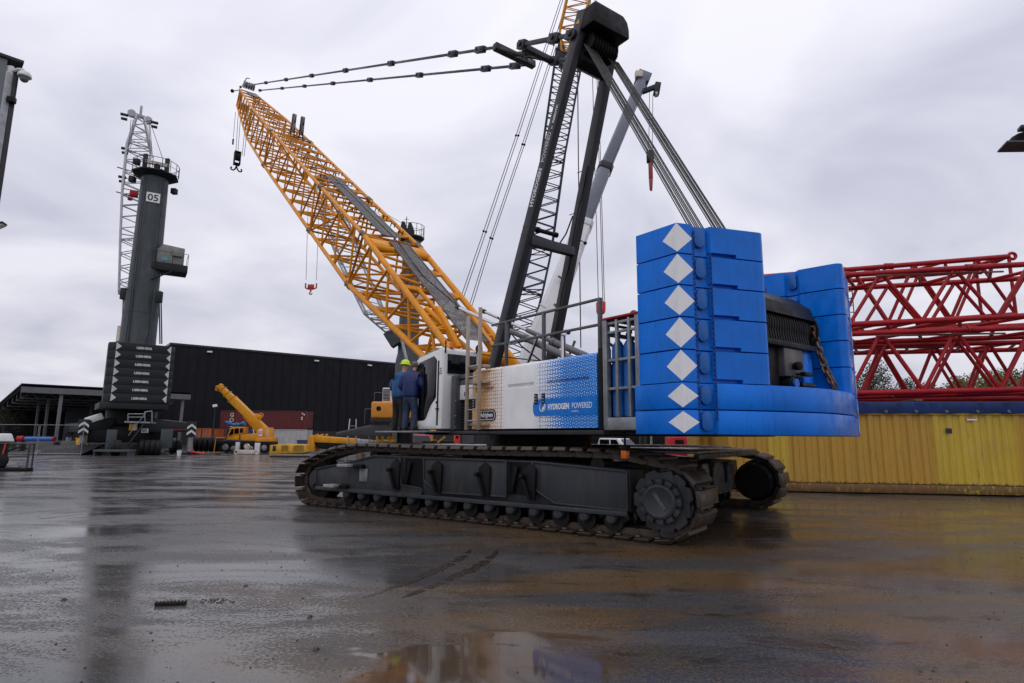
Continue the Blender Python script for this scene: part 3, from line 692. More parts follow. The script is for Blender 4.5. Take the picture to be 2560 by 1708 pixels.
# ---- gantry (A-frame)
hs, hz = -2.62, 12.3
ld = (V((-2.52, 0, 12.6)) - V((1.16, 0, 2.45))).normalized()
for sy in (1, -1):
    base, top = V((1.16, sy * 1.045, 2.45)), V((-2.52, sy * .575, 12.6))
    lg = MB(); nrm = V((ld.z, 0, -ld.x))
    sec = [(base, .26, .20), (base.lerp(top, .10), .30, .215), (base.lerp(top, .5), .30, .215), (base.lerp(top, .9), .30, .215), (top, .32, .22)]
    vs_, fs_ = [], []
    for c, dp, wd in sec:
        for a, b2 in ((-1, -1), (1, -1), (1, 1), (-1, 1)): vs_.append(c + nrm * a * dp / 2 + V((0, 1, 0)) * b2 * wd / 2)
    for k in range(len(sec) - 1):
        for i in range(4): fs_.append((4 * k + i, 4 * k + (i + 1) % 4, 4 * k + 4 + (i + 1) % 4, 4 * k + 4 + i))
    fs_ += [(0, 1, 2, 3), tuple(range(len(vs_) - 4, len(vs_)))]
    lg.add(vs_, fs_); lo = lg.build('gantry_leg', LEG, crane, .018)
    ft = MB(); ft.tube(base - V((0, .2, 0)), base + V((0, .2, 0)), .16, n=14); ft.build('foot_pin', DGREY, lo)
    for f in (.13, .455, .475):
        c = base.lerp(top, f); sl = MB(); sl.bar(c - nrm * .153, c + nrm * .153, .225, .012, ld); sl.build('weld_seam', LEG, lo)
    if sy > 0:
        def legpt(f, off, e): return base.lerp(top, f) + nrm * off + V((0, e, 0))
        dvec = (top - base).normalized(); eyv = (dvec.z, 0, -dvec.x)
        text('leg_lettering', 'HYDROGEN', .185, legpt(.524, -.06, .112), dvec, eyv, LETW, lo, .006, .008, fit=1.02)
        text('leg_lettering', 'POWERED', .185, legpt(.634, -.06, .112), dvec, eyv, LETW, lo, .006, 0, fit=.78)
        text('leg_lettering', 'BY', .07, legpt(.715, -.06, .112), dvec, eyv, LETW, lo, .006, .001, fit=.09)
        text('leg_lettering', 'REEDYK', .10, legpt(.730, -.06, .112), dvec, eyv, LETW, lo, .006, .004, fit=.48)
        c = legpt(.972, 0, .112); sk = MB(); sk.ext([c + dvec * a + nrm * b2 for a, b2 in ((-.06, .07), (-.06, -.07), (.06, 0))], (0, .003, 0)); sk.build('warning_triangle', CAT, lo)
    if sy < 0:
        hp = MB(); pth = [base.lerp(top, f) + V((-.10 - .02 * (k % 2), .12 + .03 * (k % 3), 0)) for k, f in enumerate((.2, .28, .33, .4, .47, .55, .6, .66))]
        hp.path(pth, .015); hp.build('leg_hose', BLACK, lo)
        for f in (.55, .66):
            q = base.lerp(top, f); hp = MB(); hp.tube(q + V((.12, 0, 0)), q + V((.45, .0, .02)), .012); hp.build('leg_bracket', BLACK, lo)
b_ = MB(); b_.bar((-.56, .78, 6.92), (-.56, -.78, 6.92), .20, .26); b_.build('gantry_cross_beam', LEG, crane, .015)
b_ = MB(); b_.tube((-.6, .68, 7.26), (-.6, -.15, 7.26), .06, n=12); b_.tube((-.6, .58, 7.26), (-.6, .50, 7.26), .085, n=12); b_.tube((-.6, -.08, 7.26), (-.6, -.15, 7.26), .075, n=12); b_.build('cross_beam_winch', BLACK, crane)

# gantry head with its sheaves
b_ = MB(); poly = [(.69, 12.22), (.68, 12.54), (.58, 12.63), (-.42, 12.66), (-.57, 12.54), (-.63, 12.34), (-.63, 12.08), (.69, 12.03)]
b_.ext([(-2.96, y, z) for y, z in poly], (.50, 0, 0)); gh = b_.build('gantry_head', BLACK, crane, .03)
b_ = MB(); b_.ext([(x, -.5, z) for x, z in ((-2.34, 12.02), (-2.05, 12.02), (-1.9, 11.4), (-2.15, 11.25), (-2.34, 11.4))], (0, 1.0, 0)); b_.build('head_housing', BLACK, gh, .02)
for k in range(9):
    lat = -.42 + .105 * k; b_ = MB(); b_.lathe((-2.46, lat - .03, 11.82), (0, 1, 0), [(0, .27), (.02, .24), (.04, .24), (.06, .27)], 24); b_.build('sheave', GREASE, gh)
for sy in (1, -1):
    b_ = MB(); b_.tube((-2.26, sy * .45, 12.02), (-2.26, sy * .80, 12.02), .13, n=16); b_.build('pendant_pin', DGREY, gh)

# pendant links between gantry head and boom head
def link_bar(mb, p, q, w=.13, h=.17, lug=.15):
    mb.bar(p, q, w * .6, h * .62); p, q = V(p), V(q); d = (q - p).normalized()
    for c, e in ((p, d), (q, -d)): mb.bar(c - e * .06, c + e * .30, w, h * 1.35)
S1, S2 = (1.2, .70, 13.6), (.12, .62, 13.1)
pend = bpy.data.objects.new('boom_pendant', None); C.objects.link(pend); pend.parent = crane
for sy in (1, -1):
    a = V((-2.26, sy * .72, 12.02)); c = V((S2[0], sy * S2[1], S2[2]))
    b_ = MB(); link_bar(b_, a, a.lerp(c, .36)); link_bar(b_, a.lerp(c, .30), c, .15, .19); b_.build('head_link', LEG, pend, .012)
    for f in (.03, .33, .96):
        b_ = MB(); q = a.lerp(c, f); b_.tube(q - V((0, .13, 0)), q + V((0, .13, 0)), .07, n=12); b_.build('link_pin', DGREY, pend)
    e = V((S1[0], sy * S1[1], S1[2])); hd = V((37.4, sy * .55, 30.35)); L_ = (hd - e).length; pos = 0; dd = (hd - e).normalized()
    seg = [1.0, 1.9, 5.6, 5.9, 6.0, 6.0, 6.0, 99]
    for ln in seg:
        n1 = min(L_, pos + ln); p, q = e + dd * pos, e + dd * n1
        b_ = MB(); b_.bar(p, q, .055, .085); b_.build('pendant_bar', LEG, pend, .01)
        b_ = MB(); b_.bar(q - dd * .28, q + dd * .28, .15, .19); b_.build('pendant_lug', LEG, pend, .015)
        for o_ in (-.16, .16):
            b_ = MB(); c2 = q + dd * o_; b_.tube(c2 - V((0, .10, 0)), c2 + V((0, .10, 0)), .045, n=8); b_.build('link_pin', DGREY, pend)
        pos = n1
        if pos >= L_: break
for (s_, wd, z_), th in ((S1, .2), (S2, .16)):
    b_ = MB(); b_.bar((s_, wd + .08, z_), (s_, -wd - .08, z_), th, th * 1.1); b_.build('spreader_beam', DGREY, pend, .015)
b_ = MB(); b_.bar((S1[0], .05, S1[2]), (S2[0], .05, S2[2]), .10, .16); b_.bar((S1[0], .7, S1[2]), (.66, 0, 13.3), .06, .1); b_.bar((S1[0], -.7, S1[2]), (.66, 0, 13.3), .06, .1)
b_.bar((S2[0], .6, S2[2]), (.66, 0, 13.3), .05, .09); b_.bar((S2[0], -.6, S2[2]), (.66, 0, 13.3), .05, .09); b_.build('spreader_brace', DGREY, pend, .01)

# hoist ropes of the gantry: two fans of parallel falls down to the lower sheaves
for c0 in (.52, -.52):
    for k, dk in enumerate((-.25, -.185, -.10, -.035, .035, .12, .18, .26)):
        b_ = MB(); b_.tube((-2.56, c0 * .80 + dk * .80, 11.62), (-6.50, c0 + dk * 1.25, 4.14), .013, n=6); b_.build('gantry_rope', ROPE, crane)
# lower sheave block, winch and rear machinery
b_ = MB(); b_.box(-6.15, -5.95, -1.15, 1.15, 2.36, 4.35); b_.build('dark_gap_fill', GREASE, crane, .02)  # dark box added behind the drum to fill the gap with black
b_ = MB(); b_.ext([(x, -.92, z) for x, z in ((-6.2, 4.30), (-6.75, 4.42), (-7.02, 4.20), (-7.10, 3.95), (-6.95, 4.0), (-6.7, 4.25))], (0, 1.84, 0)); b_.build('rope_guard', GREASE, crane, .01)
b_ = MB(); b_.lathe((-6.62, -1.0, 3.78), (0, 1, 0), [(0, .50), (.05, .50), (.06, .40), (1.94, .40), (1.95, .50), (2.0, .50)], 28); wn = b_.build('winch_drum', GREASE, crane)
for k in range(17):
    lat = -.68 + .085 * k; b_ = MB()
    pts = [(-6.62 + .43 * math.cos(a), lat, 3.78 + .42 * math.sin(a)) for a in [R(125 + 12 * j) for j in range(7)]]
    b_.path(pts + [(-7.06, lat, 3.46)], .017, 6); b_.build('drum_rope', ROPE, wn)
b_ = MB(); b_.box(-7.14, -6.98, -.80, .95, 3.36, 3.46); b_.build('rope_comb', GREASE, crane, .012)
b_ = MB(); b_.box(-7.10, -6.55, -.38, .28, 2.84, 3.36); tk = b_.build('tank', mat('tank_grey', (.085, .075, .065), .42, var=.25, dirt=.6, dcol=(.035, .028, .02)), crane, .03)
b_ = MB(); b_.box(-7.0, -6.4, .30, .98, 2.66, 3.40); b_.build('tank_side_box', GREASE, crane, .03)
b_ = MB(); b_.lathe((-7.1, -.02, 3.03), (-1, .25, 0), [(0, .05), (.04, .075), (.13, .075), (.14, .05)], 12); b_.build('rear_camera', BLACK, tk)
b_ = MB(); b_.box(-7.26, -7.16, -.36, -.10, 2.86, 2.93); b_.tube((-7.1, -.1, 2.9), (-7.2, -.2, 2.9), .02); b_.build('work_light', BLACK, tk, .01)
b_ = MB(); b_.path([(-7.12, .1, 2.86), (-7.15, .05, 2.74), (-7.14, -.05, 2.72), (-7.12, -.1, 2.86)], .01); b_.build('cable', BLACK, tk)
b_ = MB(); b_.ext([(-7.05, y, z) for y, z in ((-.45, 2.62), (-.45, 3.30), (-.55, 3.40), (-.72, 3.36), (-.80, 3.2), (-.80, 2.62))], (.5, 0, 0)); b_.build('blue_bracket', BLUE, crane, .03)
b_ = MB(); b_.box(-7.0, -5.91, -1.1, 1.1, 2.6, 2.68); b_.build('rear_frame', GREASE, crane, .03)
b_ = MB(); b_.tube((-7.15, .12, 2.70), (-7.0, .12, 2.70), .13, n=16); b_.tube((-7.18, -.05, 2.70), (-7.18, -.5, 2.70), .05, n=10); b_.build('ballast_cylinder', GREASE, crane)
b_ = MB(); b_.tube((-7.20, .10, 2.72), (-7.16, .10, 2.72), .08, n=16); b_.build('blue_cap', GASB, crane)
b_ = MB(); b_.box(-6.9, -6.5, -1.02, -.94, 2.7, 3.98); b_.ball((-6.9, -.98, 3.78), .12, 6); b_.build('winch_cheek', GREASE, crane, .02)
b_ = MB(); b_.box(-6.9, -6.5, 1.0, 1.08, 2.7, 3.98); b_.build('winch_cheek', GREASE, crane, .02)

# ---- boom
D35 = R(35.4); bd = V((math.cos(D35), 0, math.sin(D35))); bn = V((math.sin(D35), 0, -math.cos(D35)))
def bsec(s, z, wd, dp):
    u = V((s, 0, z)); lo = u + bn * dp
    return [u + V((0, wd, 0)), u - V((0, wd, 0)), lo - V((0, wd, 0)), lo + V((0, wd, 0))]
J = [bsec(9.55, 9.75, 1.25, 2.25), bsec(15.02, 13.62, 1.25, 2.25), bsec(25.15, 20.86, 1.25, 2.25), bsec(31.2, 25.18, 1.2, 2.1), bsec(39.4, 31.0, .62, 1.35)]
foot = [V((1.55, 1.12, 3.30)), V((1.55, -1.12, 3.30)), V((1.75, -1.12, 2.78)), V((1.75, 1.12, 2.78))]
sections = [(foot, J[0], 5), (J[0], J[1], 3), (J[1], J[2], 6), (J[2], J[4], 9)]
for k, (A, B, nb) in enumerate(sections):
    sn = bpy.data.objects.new('boom_section', None); C.objects.link(sn); sn.parent = crane
    for i in range(4):
        b_ = MB()
        if k == 3:
            b_.tube(A[i], J[3][i], .085, n=12); b_.tube(J[3][i], B[i], .08, n=12)
        else: b_.tube(A[i], B[i], .115 if k == 0 else .09, n=12)
        b_.build('chord', YEL, sn)
    b_ = MB(); r = .055 if k == 0 else .048
    if k == 3: b_.lattice(A, J[3], 4, r); b_.lattice(J[3], B, 6, r * .9)
    elif k == 0: b_.lattice(A, B, nb, r, (1, 3), post=False); b_.lattice([A[0].lerp(B[0], .28), A[1].lerp(B[1], .28), A[2].lerp(B[2], .28), A[3].lerp(B[3], .28)], B, 4, r, (0, 2), post=True)
    else: b_.lattice(A, B, nb, r, (1, 3), x=True); b_.lattice(A, B, nb, r, (0, 2), post=True)
    b_.build('lacing', YEL, sn)
    if k:
        for i in range(4):
            b_ = MB(); d = (B[i] - A[i]).normalized(); b_.tube(A[i] - d * .22, A[i] + d * .22, .125, n=12); b_.tube(A[i] - V((0, .17, 0)), A[i] + V((0, .17, 0)), .06, n=8); b_.build('chord_joint', mat('joint_brown', (.16, .08, .02), .5, var=.4, vs_=5), sn)
    if k in (1, 2, 3):
        # hooks that carry the pendant bars on the top chords
        for f in (.15, .3, .45, .62, .78):
            for sy in (1, -1):
                for o_ in (0, .09):
                    q = A[0].lerp(B[0], f); q = V((q.x, sy * (abs(q.y) - .42 - o_ * 2), q.z)) - bn * .06
                    b_ = MB(); b_.tube(q, q - bn * .2, .022, n=5); b_.build('pendant_hook', BLACK, sn)
# heavy cross members and foot plates of the base section
b_ = MB(); T0 = J[0][0].lerp(foot[0], .06); b_.tube((T0.x, 1.25, T0.z), (T0.x, -1.25, T0.z), .13, n=12); T1 = J[0][0].lerp(foot[0], .115); b_.tube((T1.x, 1.25, T1.z), (T1.x, -1.25, T1.z), .15, n=12); b_.build('cross_tube', YEL, crane)
for y0, y1 in ((1.2, .5), (-.5, -1.2)):
    b_ = MB(); b_.ext([V((T0.x, y0, T0.z)) - bn * .13, V((T0.x, y1, T0.z)) - bn * .13, V((T1.x, y1, T1.z)) - bn * .16, V((T1.x, y0, T1.z)) - bn * .16], bn * .06); b_.build('gusset', YEL, crane, .01)
b_ = MB(); b_.tube((2.98, 1.2, 4.22), (2.98, -1.2, 4.22), .20, n=16); b_.build('cross_tube', YEL, crane)
b_ = MB(); q = foot[0].lerp(J[0][0], .58); b_.tube((q.x, 1.2, q.z - .12), (q.x, -1.2, q.z - .12), .12, n=12); b_.build('cross_tube', YEL, crane)
for sy in (1, -1):
    b_ = MB(); b_.ext([(x, sy * 1.02, z) for x, z in ((.98, 2.35), (1.30, 2.25), (3.2, 3.45), (3.45, 4.30), (3.05, 4.50), (1.25, 3.25), (.92, 2.72))], (0, sy * .2, 0)); fp = b_.build('foot_plate', YEL, crane, .03)
    b_ = MB(); b_.tube((1.15, sy * .9, 2.6), (1.15, sy * 1.36, 2.6), .17, n=16); b_.tube((2.3, sy * 1.0, 3.55), (2.3, sy * 1.34, 3.55), .09, n=12); b_.build('foot_pin', YEL, fp)
    b_ = MB(); b_.bar((3.05, sy * .70, 4.42), (4.55, sy * .62, 5.95), .16, .24); b_.bar((4.5, sy * .62, 5.9), (4.25, sy * .62, 5.4), .1, .16); b_.build('boom_stop', YEL, crane, .015)
b_ = MB(); b_.tube((4.7, .95, 5.95), (4.0, .62, 5.25), .09, n=10); b_.tube((5.3, .95, 6.7), (4.6, .62, 5.9), .07, n=10); b_.build('stop_brace', YEL, crane)
# walkway gratings on the top of the boom
def walkway(s0, s1, y0, y1, off=.10):
    A_, B_ = J[0][0], J[1][0]
    def top(s): 
        if s < 9.55: f = (s - foot[0].x) / (9.55 - foot[0].x); return V((s, 0, foot[0].z + (9.75 - foot[0].z) * f)) - bn * off
        return V((s, 0, 9.75 + (s - 9.55) * .7107)) - bn * off
    P0, P1 = top(s0), top(s1); wk = MB(); n = max(4, int((P1 - P0).length / .09)); d = (P1 - P0).normalized()
    for k in range(n):      # cross bars
        c = P0.lerp(P1, (k + .5) / n); wk.bar(c + V((0, y0, 0)), c + V((0, y1, 0)), .045, .012, -bn)
    m_ = 9
    for k in range(m_ + 1):
        y = y0 + (y1 - y0) * k / m_; wk.bar(P0 + V((0, y, 0)), P1 + V((0, y, 0)), .042 if k not in (0, m_) else .03, .02 if k not in (0, m_) else .06, -bn)
    wk.build('walkway', GRATE, crane)
walkway(3.2, 9.1, .36, -.50, .16); walkway(9.75, 13.6, .36, -.46); walkway(13.65, 17.2, .36, -.42)
b_ = MB(); b_.box(-.5, .5, -.4, .4, 0, .02); me = b_.mesh('walkway')
hp = V((37.2, -.1, 29.55)); b_ = MB(); b_.bar(hp, hp + bd * 1.6, .8, .03, -bn); b_.build('walkway', GRATE, crane)
b_ = MB(); b_.path([V((1.6, .3, 5.0)), V((4.2, .1, 6.1)), V((6.5, .12, 7.55)), V((9.0, .1, 9.65)), V((13, .1, 12.5)), V((18, .1, 16.0)), V((24.6, -.2, 21.2))], .02); b_.build('boom_hose', BLACK, crane)
for s_ in (16.2, 18.2, 20.3, 22.4):
    z_ = 9.75 + (s_ - 9.55) * .7107; b_ = MB(); b_.bar(V((s_, .9, z_)) - bn * .12, V((s_, -.75, z_)) - bn * .12, .12, .02, -bn); b_.build('foot_board', GRATE, crane)
# deflection sheaves on the boom
b_ = MB(); c = V((25.6, -.25, 21.25))
sv = bpy.data.objects.new('deflection_sheaves', None); C.objects.link(sv); sv.parent = crane
for lat in (-.55, .0):
    b_ = MB(); b_.bar(c + V((0, lat - .02, -.1)), c + V((-.25, lat, 1.35)), .05, .16); b_.bar(c + V((0, lat + .22, -.1)), c + V((-.25, lat + .2, 1.35)), .05, .16); b_.build('cheek', DGREY, sv, .01)
    for dz in (.45, 1.05):
        b_ = MB(); b_.lathe(c + V((-.15, lat + .06, dz)), (0, 1, 0), [(0, .36), (.03, .31), (.05, .31), (.08, .36)], 20); b_.build('sheave', STEEL, sv)
# head sheaves and details
hdp = V((39.4, 0, 31.0))
for k in range(5):
    lat = -.40 + .19 * k; b_ = MB(); b_.lathe(hdp + V((-.5, lat, .28)), (0, 1, 0), [(0, .32), (.03, .27), (.06, .27), (.09, .32)], 18); b_.build('head_sheave', GRATE, crane)
    b_ = MB(); b_.lathe(J[4][3].lerp(J[4][2], .5) + V((.25, lat, .1)), (0, 1, 0), [(0, .36), (.03, .30), (.06, .30), (.09, .36)], 18); b_.build('head_sheave', GRATE, crane)
b_ = MB(); b_.ext([(x, .62, z) for x, z in ((38.6, 30.4), (39.5, 31.1), (40.3, 29.9), (39.5, 29.3))], (0, -.06, 0)); b_.ext([(x, -.56, z) for x, z in ((38.6, 30.4), (39.5, 31.1), (40.3, 29.9), (39.5, 29.3))], (0, -.06, 0)); b_.build('head_plate', YEL, crane, .01)
b_ = MB(); b_.path([hdp + V((-.8, .1, .8)), hdp + V((-.2, .2, 1.1)), hdp + V((.6, .4, .55))], .04); b_.path([hdp + V((.1, .5, .05)), hdp + V((1.3, .9, .35))], .035); b_.ball(hdp + V((1.4, .95, .4)), .16, 6); b_.ball(hdp + V((.5, .5, .5)), .1, 6); b_.build('anemometer', BLACK, crane)
# hoist ropes and the hook block below the boom head
hb0 = V((40.3, 0, 29.4)); hz0 = 25.5
for k, lat in enumerate((-.42, -.22, .22, .42)):
    b_ = MB(); b_.tube(hb0 + V((0, lat, 0)), (40.3, lat * .8, hz0), .022, n=5); b_.build('hoist_rope', ROPE, crane)
b_ = MB(); b_.tube(hb0 + V((.2, .6, 0)), (40.5, .6, 27.0), .02, n=5); b_.tube((40.5, .6, 26.9), (40.5, .6, 26.4), .07, n=8); b_.build('limit_switch_rope', ROPE, crane)
hk = thing('hook_block', 'black hook block with twin hook hanging from the yellow boom tip', 'hook block', cw(40.3, .2, 23.85), CRZ); hk.scale = (.62, .62, .62)
b_ = MB()
for y in (-.40, .32): b_.ext([(-.42, y, 1.15), (.42, y, 1.15), (.42, y, 3.1), (-.42, y, 3.1)], (0, .08, 0))
b_.build('cheek_plate', BLACK, hk, .02)
b_ = MB(); b_.box(-.4, .4, -.31, .31, 1.2, 1.35); b_.box(-.4, .4, -.31, .31, 2.95, 3.05); b_.box(-.3, .3, -.31, .31, 1.9, 2.8); b_.build('spacer', BLACK, hk)
for y in (-.2, 0, .2):
    b_ = MB(); b_.lathe((0, y - .03, 2.3), (0, 1, 0), [(0, .5), (.06, .5)], 20); b_.build('sheave', DGREY, hk)
b_ = MB(); b_.tube((0, 0, 1.2), (0, 0, .7), .13, n=10)
for sy in (1, -1): b_.path([(0, 0, .95), (0, sy * .15, .55), (0, sy * .35, .30), (0, sy * .62, .32), (0, sy * .72, .52), (0, sy * .6, .72)], .10, 8)
b_.build('twin_hook', BLACK, hk)

# ------------------------------------------------------------------ counterweight
PO, PB, PR_, PI = V((-6.06, 2.90, 0)), V((-6.89, 2.90, 0)), V((-7.485, 1.32, 0)), V((-5.90, 1.08, 0))


def edge_groove(a, b, f0, f1, dep, cen):
    """Points along a-b with a recess between f0 and f1, cut towards cen."""
    d = (b - a).normalized(); n = V((-d.y, d.x, 0))
    if n.dot(cen - a) < 0: n = -n
    p, q = a.lerp(b, f0), a.lerp(b, f1)
    return [p, p + n * dep + d * .03, q + n * dep - d * .03, q], d, -n


CEN = V((-6.55, 2.1, 0))
g1, rd, rn = edge_groove(PB, PR_, .16, .36, .085, CEN)
g2, idr, inn = edge_groove(PR_, PI, .50, .68, .085, CEN)


def arc_corner(a, c, b, r=.13, n=8):
    u, v = (a - c).normalized(), (b - c).normalized(); ang = u.angle(v); t = r / math.tan(ang / 2)
    p, q = c + u * t, c + v * t; o = c + (u + v).normalized() * (r / math.sin(ang / 2)); out = []
    for k in range(n + 1):
        e = p.lerp(q, k / n) - o; out.append(o + e.normalized() * r)
    return out


slab_poly = [PO, PB] + g1 + arc_corner(g1[-1], PR_, g2[0]) + g2 + arc_corner(g2[-1], PI, PO, .06)
HS = .505


def slab_mesh(mirror):
    s_ = -1 if mirror else 1
    poly = [V((p.x - CEN.x, s_ * (p.y - CEN.y), 0)) for p in slab_poly]
    b_ = MB(); b_.ext(poly, (0, 0, HS - .020)); me = b_.mesh('slab')
    o = bpy.data.objects.new('tmp', me); C.objects.link(o)
    # lifting slot under the rear face
    cut = MB(); a, c = PB.lerp(PR_, .345), PB.lerp(PR_, .64)
    P = [a + rn * .05, c + rn * .05, c - rn * .09, a - rn * .09]; cut.ext([V((p.x - CEN.x, s_ * (p.y - CEN.y), -.02)) for p in P], (0, 0, .075))
    co = bpy.data.objects.new('tmpc', cut.mesh('c')); C.objects.link(co)
    md = o.modifiers.new('b', 'BOOLEAN'); md.object = co; md.operation = 'DIFFERENCE'; md.solver = 'EXACT'
    bv = o.modifiers.new('v', 'BEVEL'); bv.width = .012; bv.segments = 2; bv.limit_method = 'ANGLE'; bv.angle_limit = R(32)
    m2 = evaluated(o, 'slab_body'); m2.polygons.foreach_set('use_smooth', [True] * len(m2.polygons)); m2.set_sharp_from_angle(angle=R(19))
    bpy.data.objects.remove(o); bpy.data.objects.remove(co)
    return m2


def oval_mesh(c, d, n, w_, h_, dep, s_):
    b_ = MB(); P = []
    for a, z in rrect(w_, h_, w_ / 2 - .001, 7): P.append(c + d * a + V((0, 0, z)))
    b_.ext([V((p.x - CEN.x, s_ * (p.y - CEN.y), p.z)) for p in P], V((n.x * dep, s_ * n.y * dep, 0)))
    return b_.mesh('bollard', .012, 2)


def diamond_mesh(s_, zt, zb, wl, wr):
    """White rhombus wrapped round the corner between side and rear faces, 2 mm proud."""
    zm = (zt + zb) / 2; sd = V((1, 0, 0)); sn = V((0, 1, 0)); b_ = MB(); e = .003
    nb = (sn + rn).normalized() * e
    for A, n in ((PB + sd * wl, sn), (PB + rd * wr, rn)):
        tri = [PB + nb + V((0, 0, zt)), A + n * e + V((0, 0, zm)), PB + nb + V((0, 0, zb))]
        b_.add([V((p.x - CEN.x, s_ * (p.y - CEN.y), p.z)) for p in tri], [(0, 1, 2)])
    return b_.mesh('white_diamond')


ORD = ('topmost', 'second from the top', 'middle', 'second from the bottom', 'lowest')
Z0 = 2.60
for mir in (False, True):
    s_ = -1 if mir else 1; body = slab_mesh(mir)
    oc = (g1[1] + g1[2]) / 2; ov = oval_mesh(oc + V((0, 0, .30)), rd, rn, .19, .34, .055, s_)
    ic = (g2[1] + g2[2]) / 2; ov2 = oval_mesh(ic + V((0, 0, .28)), idr, inn, .165, .36, .05, s_)
    dm = diamond_mesh(s_, HS - .022, .012, .275, .275)
    for k in range(5):
        z = Z0 + HS * (4 - k)
        side = 'right stack beside the red lattice' if mir else 'left stack, white diamond on its corner'
        t = thing('counterweight_slab', f'blue counterweight slab, {ORD[k]} of the {side}', 'counterweight', cw(CEN.x, s_ * CEN.y, z), CRZ, 'stacked blue counterweight slabs')
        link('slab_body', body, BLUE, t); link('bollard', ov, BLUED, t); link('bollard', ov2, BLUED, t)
        link('white_diamond', dm, WHITE, t)

# curved base plates that carry both stacks
def mirror(P): return [V((p.x, -p.y, p.z)) for p in reversed(P)]
half = [V((-5.95, 1.15, 0)), V((-5.95, 2.9, 0)), PB] + g1 + [PR_, V((-7.60, .85, 0)), V((-7.68, .30, 0))]
tray_poly = half + [V((-7.70, 0, 0))] + mirror(half)
TC = V((-6.6, 0, 0))
for z0, z1, lab in ((1.81, 2.175, 'lowest curved blue base plate, spanning both counterweight stacks'), (2.19, 2.59, 'upper curved blue base plate just under both counterweight stacks')):
    t = thing('ballast_base_plate', lab, 'counterweight', cw(TC.x, 0, z0), CRZ, 'curved blue base plates')
    b_ = MB(); b_.ext([p - TC for p in tray_poly], (0, 0, z1 - z0)); o = b_.build('plate_body', BLUE, t, .014, 2)
    for s_ in (1, -1):
        dmz = diamond_mesh(s_, (z1 - z0) - .02, .02, .275, .275); dmz.transform(M.Translation((CEN.x - TC.x, s_ * CEN.y, 0))); link('white_diamond', dmz, WHITE, t)
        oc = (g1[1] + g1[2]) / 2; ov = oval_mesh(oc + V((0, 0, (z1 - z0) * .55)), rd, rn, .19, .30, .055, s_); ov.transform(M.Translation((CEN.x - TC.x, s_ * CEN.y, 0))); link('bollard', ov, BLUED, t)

# slim lifting chains lying in the groove of the left stack
for f, zt, zb in ((.172, 5.02, 1.98), (.348, 4.66, 2.02)):
    q = PB.lerp(PR_, f) + rn * .0
    t = thing('lifting_chain', 'slim blue chain on the {} side of the oval bollards of the left stack'.format('left' if f < .3 else 'right'), 'chain', cw(q.x, q.y, zb), CRZ, 'slim blue chains')
    b_ = MB(); b_.chain((0, 0, zt - zb), (0, 0, 0), .055, .034, .006); b_.build('links', CHB, t)
# rusty chains inside, either side of the winch
for pts, ln, lab in ((((-7.02, -.92, 3.85), (-7.08, -1.02, 3.45), (-7.12, -1.10, 3.1), (-7.28, -1.16, 2.62)), .15, 'heavy rusty chain hanging beside the winch against the right stack'),
                 (((-7.05, -1.06, 3.4), (-7.12, -1.2, 3.0), (-7.24, -1.28, 2.62)), .15, 'second heavy rusty chain hanging against the inner face of right stack'),
                 (((-7.02, 1.22, 3.2), (-7.1, 1.20, 2.95), (-7.2, 1.12, 2.62)), .13, 'short rusty chain hanging beside the inner edge of left stack')):
    base = V(pts[-1]); t = thing('rusty_chain', lab, 'chain', cw(*base), CRZ, 'rusty ballast chains')
    b_ = MB()
    for a, c in zip(pts, pts[1:]): b_.chain(V(a) - base, V(c) - base, ln, ln * .62, ln * .13)
    b_.build('links', RUSTC, t)
# shackle block at the winch side
# ------------------------------------------------------------------ gas bottle rack
rk = thing('gas_bottle_rack', 'galvanised rack of upright blue gas bottles between panels and counterweight', 'rack', cw(-5.62, 2.25, 1.90), CRZ)
x0, x1, y0, y1, zt = -.42, .42, -.62, .56, 1.93   # local to the rack
for x in (x0 + .05, x1 - .05):
    for y in (y0, y1):
        b_ = MB(); b_.box(x - .05, x + .05, y - .05, y + .05, 0, zt - .04); b_.build('corner_post', STEEL, rk, .008)
for x in (.1, -.18):
    b_ = MB(); b_.box(x - .025, x + .025, y1 - .01, y1 + .045, .2, zt - .06); b_.build('upright_bar', STEEL, rk, .005)
for z in (.68, 1.17, 1.66, 1.82):
    b_ = MB(); b_.box(x0 + .1, x1 - .1, y1 - .03, y1 + .03, z - .022, z + .022); b_.build('cross_bar', STEEL, rk, .005)
    b_ = MB(); b_.box(x1 - .08, x1 - .03, y0 + .05, y1 - .05, z - .022, z + .022); b_.build('cross_bar', STEEL, rk, .005)
b_ = MB(); b_.box(x0, x1, y0 - .03, y1 + .048, -.02, .19); b_.build('floor_tray', STEEL, rk, .012)
b_ = MB(); b_.box(x0, x1, y0 - .06, y1 + .06, zt - .04, zt); b_.build('red_roof_frame', REDP, rk, .008)
b_ = MB(); b_.torus((.05, .2, zt + .06), (0, 1, 0), .075, .018, 16, 8); b_.tube((-.02, .2, zt), (.12, .2, zt), .03); b_.build('lifting_eye', STEEL, rk)
bot = MB(); bot.lathe((0, 0, .20), (0, 0, 1), [(0, .09), (.02, .112), (1.16, .112), (1.24, .10), (1.30, .065), (1.34, .035), (1.42, .035), (1.43, .05), (1.50, .05)], 20); BOT = bot.mesh('gas_bottle')
for i in range(3):
    for j in range(4):
        link('gas_bottle', BOT, GASB, rk, mtx=M.Translation((.24 - .265 * i, .40 - .27 * j, 0)))

